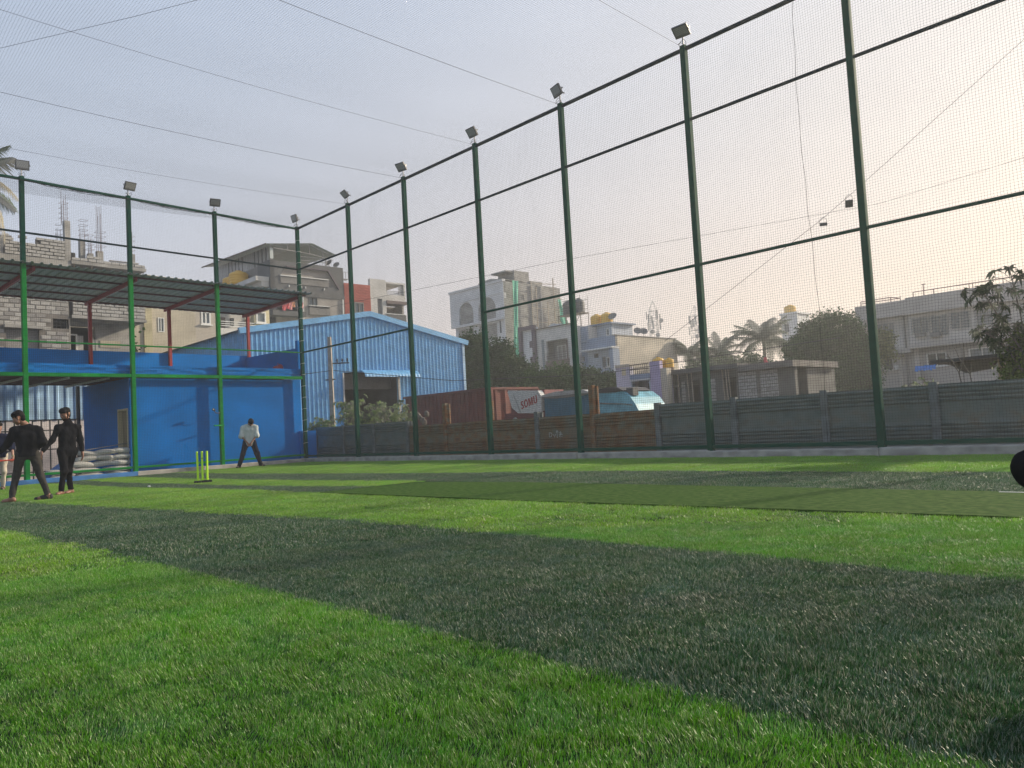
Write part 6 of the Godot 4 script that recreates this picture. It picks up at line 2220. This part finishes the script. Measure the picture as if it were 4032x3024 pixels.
# ---------------------------------------------------------------- people
# A field of tapered capsules joined by a smooth minimum, meshed as surface nets.
func skin_of(out: Shape, bones: Array, cell: float, blend: float, folds := 0.0, cuts := []) -> void:
	var lo := Vector3.ONE * 1e9
	var hi := -lo
	for b in bones:
		var r := Vector3.ONE * (maxf(b[2], b[3]) + cell * 2.5 + blend * 0.3)
		lo = lo.min(b[0] - r).min(b[1] - r)
		hi = hi.max(b[0] + r).max(b[1] + r)
	var nx := int((hi.x - lo.x) / cell) + 2
	var ny := int((hi.y - lo.y) / cell) + 2
	var nz := int((hi.z - lo.z) / cell) + 2
	var g := PackedFloat32Array()
	g.resize(nx * ny * nz)
	g.fill(1.0)
	for b in bones:
		var a: Vector3 = b[0]
		var ab: Vector3 = b[1] - a
		var ra: float = b[2]
		var rb: float = b[3]
		var ll := maxf(ab.length_squared(), 1e-8)
		var reach := maxf(ra, rb) + blend + cell * 2.0
		var p0: Vector3 = (a.min(b[1]) - Vector3.ONE * reach - lo) / cell
		var p1: Vector3 = (a.max(b[1]) + Vector3.ONE * reach - lo) / cell
		for k in range(maxi(0, int(p0.z)), mini(nz, int(p1.z) + 2)):
			for j in range(maxi(0, int(p0.y)), mini(ny, int(p1.y) + 2)):
				var at := (k * ny + j) * nx
				for i in range(maxi(0, int(p0.x)), mini(nx, int(p1.x) + 2)):
					var p := Vector3(lo.x + i * cell, lo.y + j * cell, lo.z + k * cell)
					var ap := p - a
					var t := clampf(ap.dot(ab) / ll, 0.0, 1.0)
					var d := (ap - ab * t).length() - ra - (rb - ra) * t
					var c := g[at + i]
					var h := blend - absf(c - d)
					if h > 0.0:
						g[at + i] = minf(c, d) - h * h * 0.25 / blend
					elif d < c:
						g[at + i] = d
	if folds > 0.0 or not cuts.is_empty():
		var n := FastNoiseLite.new()
		n.seed = 5
		n.frequency = 3.2
		for k in nz:
			for j in ny:
				for i in nx:
					var at := (k * ny + j) * nx + i
					if g[at] < 0.1:
						var p := Vector3(lo.x + i * cell, lo.y + j * cell, lo.z + k * cell)
						if folds > 0.0:
							g[at] += folds * n.get_noise_3d(p.x * 1.6, p.y * 0.9 + p.x * 0.5, p.z * 1.6)
						for c in cuts:
							g[at] = maxf(g[at], (p - c[0]).dot(c[1]))
	var ids := {}
	var pos := PackedVector3Array()
	var nor := PackedVector3Array()
	var cs := [Vector3i(0, 0, 0), Vector3i(1, 0, 0), Vector3i(0, 1, 0), Vector3i(1, 1, 0), Vector3i(0, 0, 1), Vector3i(1, 0, 1), Vector3i(0, 1, 1), Vector3i(1, 1, 1)]
	var edges := [[0, 1], [2, 3], [4, 5], [6, 7], [0, 2], [1, 3], [4, 6], [5, 7], [0, 4], [1, 5], [2, 6], [3, 7]]
	var off := PackedInt32Array()
	for c in cs:
		off.append((c.z * ny + c.y) * nx + c.x)
	for k in nz - 1:
		for j in ny - 1:
			for i in nx - 1:
				var at := (k * ny + j) * nx + i
				var v0 := g[at]
				if v0 > cell * 2.0 or v0 < -cell * 2.0:
					continue
				var v := [v0, g[at + off[1]], g[at + off[2]], g[at + off[3]], g[at + off[4]], g[at + off[5]], g[at + off[6]], g[at + off[7]]]
				var inside := 0
				for q in v:
					if q < 0.0:
						inside += 1
				if inside == 0 or inside == 8:
					continue
				var o := Vector3.ZERO
				var n := 0
				for e in edges:
					var a: float = v[e[0]]
					var b: float = v[e[1]]
					if (a < 0.0) != (b < 0.0):
						o += Vector3(cs[e[0]]).lerp(Vector3(cs[e[1]]), a / (a - b))
						n += 1
				var gr := Vector3(v[1] + v[3] + v[5] + v[7] - v[0] - v[2] - v[4] - v[6], v[2] + v[3] + v[6] + v[7] - v[0] - v[1] - v[4] - v[5], v[4] + v[5] + v[6] + v[7] - v[0] - v[1] - v[2] - v[3])
				ids[at] = pos.size()
				pos.append(lo + (Vector3(i, j, k) + o / n) * cell)
				nor.append(gr.normalized())
	var st := [1, nx, nx * ny]
	for at in ids:
		var v := g[at]
		for axis in 3:
			if (v < 0.0) == (g[at + st[axis]] < 0.0):
				continue
			var u: int = st[(axis + 1) % 3]
			var w: int = st[(axis + 2) % 3]
			if not (ids.has(at - u) and ids.has(at - w) and ids.has(at - u - w)):
				continue
			var q := [ids[at], ids[at - u], ids[at - u - w], ids[at - w]]
			out.tri(pos[q[0]], pos[q[1]], pos[q[2]], nor[q[0]], nor[q[1]], nor[q[2]])
			out.tri(pos[q[0]], pos[q[2]], pos[q[3]], nor[q[0]], nor[q[2]], nor[q[3]])


func hand_bones(wrist: Vector3, tip_dir: Vector3, palm_dir: Vector3, thumb_side: float, curl: float) -> Array:
	var f := tip_dir.normalized()
	var s := f.cross(palm_dir).normalized() * thumb_side
	var n := s.cross(f).normalized() * thumb_side
	var b := [[wrist - f * 0.03, wrist + f * 0.03, 0.024, 0.028]]
	for k in 4:
		var x := (k - 1.5) * 0.021
		var base := wrist + f * (0.088 - absf(k - 1.2) * 0.004) - s * x
		b.append([wrist + f * 0.02 - s * x * 0.6, base, 0.016, 0.0125])
		var l: float = [0.040, 0.046, 0.043, 0.033][k]
		var d1 := f.rotated(s, curl * 0.5 * (1 if (f.rotated(s, 0.3) - f).dot(n) > 0 else -1))
		var d2 := f.rotated(s, curl * 1.4 * (1 if (f.rotated(s, 0.3) - f).dot(n) > 0 else -1))
		b.append([base, base + d1 * l, 0.0100, 0.0092])
		b.append([base + d1 * l, base + d1 * l + d2 * l * 0.85, 0.0092, 0.0078])
	var th := wrist + f * 0.025 + s * 0.024
	var m := th + (f * 0.7 + s * 0.7).normalized() * 0.038
	b.append([wrist + f * 0.012 + s * 0.01, th, 0.018, 0.0135])
	b.append([th, m, 0.0130, 0.0112])
	b.append([m, m + (f * 0.9 + s * 0.3 + n * 0.3).normalized() * 0.032, 0.0108, 0.009])
	return b


func head_parts(o: Node3D, body: Shape, c: Vector3, turn: Basis, beard: bool) -> void:   # c is the centre of the skull, turn.z the way the face looks
	var w := func(x: float, y: float, z: float) -> Vector3: return c + turn * Vector3(x, y, z)
	var b := [
		[w.call(0, 0.03, -0.02), w.call(0, 0.035, 0.015), 0.082, 0.078], [w.call(0, -0.03, 0.03), w.call(0, -0.075, 0.045), 0.058, 0.040],
		[w.call(-0.03, -0.055, 0.03), w.call(0.03, -0.055, 0.03), 0.042, 0.042], [w.call(0, 0.01, 0.088), w.call(0, -0.028, 0.108), 0.010, 0.0145],
		[w.call(-0.013, -0.032, 0.096), w.call(0.013, -0.032, 0.096), 0.010, 0.010], [w.call(-0.035, 0.022, 0.080), w.call(0.035, 0.022, 0.080), 0.013, 0.013],
		[w.call(-0.018, -0.058, 0.080), w.call(0.018, -0.058, 0.080), 0.011, 0.011], [w.call(0, -0.098, 0.060), w.call(0, -0.09, 0.068), 0.021, 0.018],
	]
	for sx in [-1.0, 1.0]:
		b.append([w.call(0.078 * sx, 0.012, -0.01), w.call(0.082 * sx, -0.028, -0.006), 0.015, 0.011])
		b.append([w.call(0.045 * sx, -0.02, 0.055), w.call(0.04 * sx, -0.045, 0.05), 0.030, 0.026])
	skin_of(body, b, 0.006, 0.022)
	var s := Shape.new()
	for sx in [-1.0, 1.0]:
		s.ball(w.call(0.031 * sx, 0.003, 0.083), Vector3(0.013, 0.008, 0.008), 8, 6, turn)
	var eyes := part("eyes", s, M.eye_white, o)
	s = Shape.new()
	for sx in [-1.0, 1.0]:
		s.ball(w.call(0.031 * sx, 0.003, 0.089), Vector3(0.006, 0.006, 0.004), 8, 6, turn)
	part("iris", s, M.hair, eyes)
	s = Shape.new()
	for sx in [-1.0, 1.0]:
		s.tube([w.call(0.014 * sx, 0.024, 0.092), w.call(0.034 * sx, 0.029, 0.089), w.call(0.05 * sx, 0.022, 0.078)], 0.005, 0.003, 5)
	part("eyebrows", s, M.hair, o)
	s = Shape.new()
	s.tube([w.call(-0.022, -0.060, 0.086), w.call(0, -0.058, 0.093), w.call(0.022, -0.060, 0.086)], 0.005, -1, 6)
	part("mouth", s, M.lip, o)
	s = Shape.new()
	b = [[w.call(0, 0.065, -0.025), w.call(0, 0.07, 0.02), 0.088, 0.080], [w.call(-0.04, 0.085, 0.045), w.call(0.045, 0.08, 0.05), 0.040, 0.040], [w.call(0, 0.0, -0.05), w.call(0, -0.035, -0.055), 0.066, 0.05]]
	for sx in [-1.0, 1.0]:
		b.append([w.call(0.062 * sx, 0.045, 0.0), w.call(0.066 * sx, 0.015, 0.012), 0.030, 0.016])
	skin_of(s, b, 0.008, 0.025, 0.012)
	part("hair", s, M.hair, o)
	if beard:
		s = Shape.new()
		b = [[w.call(0, -0.102, 0.062), w.call(0, -0.088, 0.072), 0.026, 0.021], [w.call(-0.02, -0.044, 0.088), w.call(0.02, -0.044, 0.088), 0.006, 0.006]]
		for sx in [-1.0, 1.0]:
			b.append([w.call(0.03 * sx, -0.092, 0.052), w.call(0.062 * sx, -0.05, 0.022), 0.021, 0.019])
			b.append([w.call(0.062 * sx, -0.05, 0.022), w.call(0.070 * sx, -0.005, 0.006), 0.018, 0.014])
			b.append([w.call(0.028 * sx, -0.062, 0.075), w.call(0.02 * sx, -0.088, 0.070), 0.010, 0.012])
		skin_of(s, b, 0.006, 0.015)
		part("beard", s, M.hair, o)


func figure(label: String, at: Vector3, j: Dictionary, style: Dictionary) -> Node3D:
	var o := thing("person", label, "person", facing(at, Vector3(0, 0, 0)))
	var body := Shape.new()
	var chest: Vector3 = (j.shl + j.shr) / 2
	var hip: Vector3 = (j.hpl + j.hpr) / 2
	var across_: Vector3 = (j.shr - j.shl).normalized()
	var hips: Vector3 = (j.hpr - j.hpl).normalized()
	var neck: Vector3 = chest + Vector3(0, 0.06, 0) + (j.head - chest) * 0.12
	var torso := func(extra: float) -> Array:
		var mid := chest.lerp(hip, 0.55)
		var wide: float = (j.shr - j.shl).length() * 0.5 - 0.125
		var b := []
		for sx in [-1.0, 1.0]:
			b.append([chest - Vector3(0, 0.11, 0) + across_ * wide * sx, mid + across_ * 0.055 * sx, 0.095 + extra, 0.088 + extra])
			b.append([mid + across_ * 0.055 * sx, hip + hips * 0.065 * sx, 0.088 + extra, 0.098 + extra])
			b.append([chest + Vector3(0, 0.045, 0), (j.shr if sx > 0 else j.shl) - Vector3(0, 0.025, 0), 0.045 + extra, 0.047 + extra])
		return b
	var arm := func(extra: float, low: float) -> Array:
		var b := []
		for q in [[j.shl, j.ell, j.wrl], [j.shr, j.elr, j.wrr]]:
			b.append([q[0] - Vector3(0, 0.03, 0), q[1], 0.050 + extra, 0.040 + extra])
			if low > 0.0:
				b.append([q[1], q[1].lerp(q[2], low), 0.041 + extra, lerpf(0.041, 0.026, low) + extra])
		return b
	var leg := func(extra: float, low: float) -> Array:
		var b := []
		for q in [[j.hpl, j.knl, j.anl], [j.hpr, j.knr, j.anr]]:
			b.append([q[0], q[1], 0.085 + extra, 0.055 + extra])
			b.append([q[1], q[1].lerp(q[2], low), 0.055 + extra, lerpf(0.055, 0.036, low) + extra * 1.2])
		return b
	var bones: Array = torso.call(-0.012)
	bones.append_array(arm.call(0.0, 1.0))
	bones.append_array(leg.call(-0.008, 1.0))
	bones.append([chest + Vector3(0, 0.02, 0), neck, 0.06, 0.052])
	bones.append([neck, j.head - j.face.y * 0.03, 0.052, 0.055])
	for q in [[j.anl, j.tol], [j.anr, j.tor]]:
		var fwd: Vector3 = (q[1] - q[0]) * Vector3(1, 0, 1)
		var ground := Vector3(1, 0, 1)
		bones.append([q[0], q[0] * ground + Vector3(0, 0.045, 0) - fwd.normalized() * 0.03, 0.036, 0.036])
		bones.append([q[0] * ground + Vector3(0, 0.04, 0) - fwd.normalized() * 0.03, q[1] - fwd.normalized() * 0.04, 0.036, 0.030])
		bones.append([q[1] - fwd.normalized() * 0.05, q[1], 0.032, 0.022])
	skin_of(body, bones, 0.018, 0.05)
	for q in j.hands:
		skin_of(body, hand_bones(q[0], q[1], q[2], q[3], q[4]), 0.005, 0.012)
	head_parts(o, body, j.head, j.face, style.get("beard", false))
	part("body", body, M[style.get("skin", "skin")], o)
	var s := Shape.new()
	bones = torso.call(style.get("loose", 0.012))
	bones.append_array(arm.call(0.014 + style.get("loose_arm", 0.0), style.sleeve))
	if style.get("hem", 0.0) > 0.0:
		for sx in [-1.0, 1.0]:
			bones.append([hip + hips * 0.08 * sx, hip + hips * 0.075 * sx - Vector3(0, style.hem, 0), 0.104, 0.108])
	if style.get("collar", false):
		bones.append([neck - Vector3(0, 0.03, 0), neck + Vector3(0, 0.025, 0), 0.070, 0.068])
	skin_of(s, bones, 0.015, 0.05, 0.022, [] if style.get("hem", 0.0) == 0.0 else [[hip - Vector3(0, style.hem, 0), Vector3(0, -1, 0)]])
	part("shirt", s, M[style.shirt], o)
	s = Shape.new()
	bones = leg.call(style.get("wide", 0.012), 0.97)
	bones.append([j.hpl, j.hpr, 0.10, 0.10])
	for sx in [-1.0, 1.0]:
		bones.append([hip + hips * 0.06 * sx, hip + hips * 0.05 * sx + Vector3(0, 0.10, 0), 0.105, 0.098])
	skin_of(s, bones, 0.015, 0.045, 0.022)
	part("trousers", s, M[style.trousers], o)
	if style.has("shoes"):
		for q in [[j.anl, j.tol], [j.anr, j.tor]]:
			if style.shoes == "right" and q[0] == j.anl:
				continue
			s = Shape.new()
			var fwd: Vector3 = ((q[1] - q[0]) * Vector3(1, 0, 1)).normalized()
			var heel: Vector3 = q[0] * Vector3(1, 0, 1) + Vector3(0, 0.035, 0) - fwd * 0.04
			skin_of(s, [[heel, q[1] + fwd * 0.01, 0.04, 0.034], [heel + Vector3(0, 0.03, 0), q[1] - fwd * 0.09 + Vector3(0, 0.02, 0), 0.042, 0.036]], 0.010, 0.03)
			part("shoe", s, M.rubber, o)
	return o


func look(towards: Vector3) -> Basis:
	var z := towards.normalized()
	var x := Vector3.UP.cross(z).normalized()
	return Basis(x, z.cross(x), z)


func make_people() -> void:
	# x is to the right as seen from the pitch's near end, z towards the viewer
	figure("bearded man in black shirt and black trousers, walking barefoot past the sacks", Vector3(-9.39, 0, -15.97), {
		"head": Vector3(0.085, 1.655, 0.02), "face": look(Vector3(-0.75, -0.28, 0.62)),
		"shl": Vector3(-0.055, 1.405, 0.06), "shr": Vector3(0.30, 1.41, -0.04), "ell": Vector3(-0.155, 1.14, 0.10), "elr": Vector3(0.345, 1.12, -0.06), "wrl": Vector3(-0.32, 0.93, 0.16), "wrr": Vector3(0.375, 0.86, 0.0),
		"hpl": Vector3(0.02, 0.90, 0.04), "hpr": Vector3(0.19, 0.90, -0.03), "knl": Vector3(0.03, 0.49, 0.12), "knr": Vector3(0.12, 0.48, -0.03), "anl": Vector3(-0.02, 0.08, 0.06), "anr": Vector3(0.15, 0.10, -0.22),
		"tol": Vector3(-0.10, 0.03, 0.22), "tor": Vector3(0.05, 0.03, -0.10),
		"hands": [[Vector3(-0.345, 0.915, 0.165), Vector3(-0.25, -0.95, 0.15), Vector3(0.9, -0.1, -0.3), 1.0, 0.5], [Vector3(0.377, 0.84, 0.0), Vector3(0.05, -1, 0.05), Vector3(-0.9, 0, 0.2), -1.0, 0.5]],
	}, {"shirt": "black_cloth", "trousers": "black_cloth", "sleeve": 0.97, "loose": 0.008, "loose_arm": 0.004, "beard": true, "collar": true, "hem": 0.03, "skin": "skin"})
	figure("man in black sweatshirt and grey trousers striding away, his back turned", Vector3(-9.28, 0, -14.44), {
		"head": Vector3(0.0, 1.555, 0.06), "face": look(Vector3(-0.85, -0.35, -0.25)),
		"shl": Vector3(-0.08, 1.345, 0.02), "shr": Vector3(0.31, 1.34, 0.03), "ell": Vector3(-0.17, 1.10, -0.06), "elr": Vector3(0.38, 1.09, 0.06), "wrl": Vector3(-0.31, 0.94, -0.14), "wrr": Vector3(0.25, 0.95, -0.16),
		"hpl": Vector3(0.03, 0.88, 0.0), "hpr": Vector3(0.22, 0.88, 0.0), "knl": Vector3(-0.06, 0.48, -0.05), "knr": Vector3(0.32, 0.50, -0.02), "anl": Vector3(-0.135, 0.08, 0.03), "anr": Vector3(0.44, 0.10, 0.05),
		"tol": Vector3(-0.28, 0.03, 0.0), "tor": Vector3(0.26, 0.03, 0.03),
		"hands": [[Vector3(-0.325, 0.925, -0.15), Vector3(-0.6, -0.75, -0.2), Vector3(0.5, -0.3, -0.8), 1.0, 0.6], [Vector3(0.24, 0.935, -0.165), Vector3(-0.4, -0.85, -0.1), Vector3(0.2, 0, -0.9), -1.0, 0.7]],
	}, {"shirt": "black_cloth", "trousers": "grey_cloth", "sleeve": 0.97, "loose": 0.018, "loose_arm": 0.010, "hem": 0.05, "wide": 0.012, "shoes": "right", "skin": "skin"})
	figure("man in navy top and pale trousers at the left edge, holding the orange bat", Vector3(-13.0, 0, -19.8), {
		"head": Vector3(-0.22, 1.60, 0.0), "face": look(Vector3(0.3, -0.2, 0.9)),
		"shl": Vector3(-0.42, 1.36, 0.0), "shr": Vector3(-0.03, 1.36, 0.02), "ell": Vector3(-0.48, 1.08, 0.05), "elr": Vector3(0.07, 1.08, 0.05), "wrl": Vector3(-0.32, 0.86, 0.22), "wrr": Vector3(0.09, 0.83, 0.20),
		"hpl": Vector3(-0.30, 0.88, 0.0), "hpr": Vector3(-0.12, 0.88, 0.0), "knl": Vector3(-0.32, 0.47, 0.08), "knr": Vector3(-0.10, 0.47, 0.06), "anl": Vector3(-0.36, 0.08, 0.0), "anr": Vector3(-0.14, 0.08, -0.04),
		"tol": Vector3(-0.40, 0.03, 0.15), "tor": Vector3(-0.16, 0.03, 0.12),
		"hands": [[Vector3(-0.31, 0.845, 0.23), Vector3(0.6, -0.6, 0.3), Vector3(0.3, 0.2, 0.9), 1.0, 1.3], [Vector3(0.09, 0.815, 0.205), Vector3(-0.3, -0.9, 0.1), Vector3(0.0, 0.2, 0.9), -1.0, 1.3]],
	}, {"shirt": "navy_cloth", "trousers": "beige_cloth", "sleeve": 0.15, "loose": 0.02, "loose_arm": 0.02, "hem": 0.06, "shoes": "both", "skin": "skin_pale"})
	var pt := facing(Vector3(-13.0, 0, -19.8), Vector3.ZERO)
	var bat := thing("plastic_bat", "orange plastic cricket bat held level at the left edge", "cricket bat", pt)
	var s := Shape.new()
	s.tube([Vector3(0.16, 0.75, 0.24), Vector3(-0.18, 0.745, 0.24)], 0.018, 0.02, 10)
	part("handle", s, M.orange, bat)
	s = Shape.new()
	s.soft_bar(Vector3(-0.18, 0.745, 0.24), Vector3(-0.75, 0.70, 0.27), 0.10, 0.035, 0.012)
	part("blade", s, M.orange, bat)
	s = Shape.new()
	s.tube([Vector3(0.062, 0.86, 0.19), Vector3(0.085, 0.862, 0.165), Vector3(0.118, 0.86, 0.19), Vector3(0.09, 0.858, 0.222), Vector3(0.062, 0.86, 0.19)], 0.007, -1, 6)
	solo("wristband", s, M.wristband, "thin green wristband on the bat holder's wrist", "wristband", pt)
	figure("wicketkeeper in a loose white T-shirt with bowed head before the blue wall", Vector3(-9.14, 0, -26.55), {
		"head": Vector3(0.07, 1.535, 0.13), "face": look(Vector3(0.12, -0.85, 0.52)),
		"shl": Vector3(-0.19, 1.385, 0.0), "shr": Vector3(0.22, 1.385, 0.0), "ell": Vector3(-0.255, 1.08, 0.08), "elr": Vector3(0.25, 1.08, 0.08), "wrl": Vector3(-0.055, 0.84, 0.22), "wrr": Vector3(0.065, 0.84, 0.22),
		"hpl": Vector3(-0.10, 0.86, -0.02), "hpr": Vector3(0.11, 0.86, -0.02), "knl": Vector3(-0.22, 0.46, 0.06), "knr": Vector3(0.24, 0.47, 0.04), "anl": Vector3(-0.35, 0.08, 0.02), "anr": Vector3(0.35, 0.08, -0.08),
		"tol": Vector3(-0.42, 0.03, 0.17), "tor": Vector3(0.46, 0.03, 0.06),
		"hands": [[Vector3(-0.045, 0.825, 0.225), Vector3(0.5, -0.8, 0.2), Vector3(0.5, 0.2, 0.8), 1.0, 0.9], [Vector3(0.055, 0.825, 0.225), Vector3(-0.5, -0.8, 0.2), Vector3(-0.5, 0.2, 0.8), -1.0, 0.9]],
	}, {"shirt": "white_cloth", "trousers": "indigo_cloth", "sleeve": 0.04, "loose": 0.030, "loose_arm": 0.024, "hem": 0.13, "wide": 0.028, "shoes": "both", "skin": "skin"})
	# someone in black sitting at the right edge: only the elbow and fingertips show
	figure("person in black seated on the turf at the right edge, elbow in view", Vector3(1.735, 0, -1.88), {
		"head": Vector3(0.02, 1.02, -0.10), "face": look(Vector3(-0.9, -0.1, 0.2)),
		"shl": Vector3(-0.02, 0.78, -0.22), "shr": Vector3(-0.02, 0.72, 0.12), "ell": Vector3(-0.20, 0.62, -0.34), "elr": Vector3(-0.395, 0.682, 0.03), "wrl": Vector3(-0.18, 0.40, -0.30), "wrr": Vector3(-0.21, 0.84, 0.02),
		"hpl": Vector3(0.06, 0.15, -0.12), "hpr": Vector3(0.06, 0.15, 0.12), "knl": Vector3(-0.26, 0.24, -0.38), "knr": Vector3(-0.22, 0.24, 0.36), "anl": Vector3(-0.12, 0.08, 0.05), "anr": Vector3(-0.22, 0.08, -0.02),
		"tol": Vector3(-0.14, 0.04, 0.22), "tor": Vector3(-0.24, 0.04, -0.20),
		"hands": [[Vector3(-0.17, 0.38, -0.30), Vector3(0.1, -1, 0.2), Vector3(0.9, 0, 0), 1.0, 0.6], [Vector3(-0.215, 0.85, 0.02), Vector3(-0.55, 0.25, 0.0), Vector3(1, 0, 0), -1.0, 0.4]],
	}, {"shirt": "black_cloth", "trousers": "black_cloth", "sleeve": 0.9, "loose": 0.02, "loose_arm": -0.010, "skin": "skin_pale"})


func make_small_things() -> void:
	var xf := facing(Vector3(-7.12, 0, -17.55), Vector3.ZERO)
	var o := thing("cricket_stumps", "three neon yellow plastic stumps on a black rubber base", "cricket stumps", xf)
	var s := Shape.new()
	s.soft_bar(Vector3(-0.19, 0.032, 0), Vector3(-0.045, 0.032, 0), 0.10, 0.06, 0.01)
	s.soft_bar(Vector3(-0.04, 0.036, 0.0), Vector3(0.19, 0.036, 0), 0.098, 0.06, 0.01)
	part("base", s, M.rubber, o)
	for k in 3:
		s = Shape.new()
		var x := -0.105 + 0.098 * k
		s.lathe([Vector2(0.0, 0.0), Vector2(0.023, 0.0), Vector2(0.023, 0.65), Vector2(0.021, 0.665), Vector2(0.016, 0.67), Vector2(0.012, 0.662), Vector2(0.0, 0.66)], 16, Transform3D(Basis(Vector3.BACK, 0.01 * (1 - k)), Vector3(x, 0.05, 0)))
		var st := part("stump", s, M.neon, o)
		if k == 1:
			s = Shape.new()
			s.box(x - 0.008, 0.545, 0.0215, x + 0.010, 0.573, 0.0245)
			part("sticker", s, M.black_steel, st)
	s = Shape.new()
	s.ball(Vector3(-8.04, 0.025, -16.9), Vector3(0.035, 0.02, 0.025), 8, 5)
	solo("paper_scrap", s, M.white_paint, "small white scrap lying on the turf left of the stumps", "scrap")
	# wires and lamps strung outside the right fence
	s = Shape.new()
	s.tube([RF * Vector3(16.0, 2.7, -0.75), RF * Vector3(18.75, 5.38, -3.5), RF * Vector3(19.25, 5.95, -4.05), RF * Vector3(22.4, 9.6, -7.4), RF * Vector3(24.0, 11.6, -9.2)], 0.005, -1, 5)
	solo("power_line", s, M.wire, "thin slanting wire outside the net from which two small lamps hang", "wire")
	s = Shape.new()
	s.tube([Vector3(-6.0, 4.9, -24.0), Vector3(2.0, 6.05, -24.0), Vector3(11.9, 7.27, -24.0), Vector3(18.5, 9.0, -24.0)], 0.005, -1, 5)
	solo("power_line", s, M.wire, "faint wire outside the net rising gently to the right", "wire")
	for q in [["small square lamp hanging on the slanting wire, upper right one beside the post", Vector3(19.18, 5.72, -4.03), 0.5], ["small flat lamp hanging on the slanting wire, lower left one", Vector3(18.75, 5.25, -3.53), 0.0]]:
		o = thing("hanging_lamp", q[0], "lamp", RF * Transform3D(Basis(Vector3.UP, 0.5) * Basis(Vector3.RIGHT, q[2]), q[1]))
		s = Shape.new()
		var hi := 0.085 if q[2] > 0.0 else 0.035
		s.box(-0.085, -hi, -0.02, 0.085, hi, 0.02)
		part("lamp_head", s, M.lamp_body, o)
		s = Shape.new()
		s.tube([Vector3(-0.085, hi, 0), Vector3(-0.07, hi + 0.09, 0), Vector3(0.0, hi + 0.13, 0), Vector3(0.07, hi + 0.09, 0), Vector3(0.085, hi, 0)], 0.006, -1, 5)
		part("bracket", s, M.steel_grey, o)


func _ready() -> void:
	rng.seed = 1
	make_sky()
	make_materials()
	make_pitch()
	make_fences()
	make_clubhouse()
	make_sheet_wall()
	make_warehouse()
	make_vehicles()
	make_unfinished_block()
	make_left_houses()
	make_middle_houses()
	make_towers()
	make_plants()
	make_people()
	make_small_things()
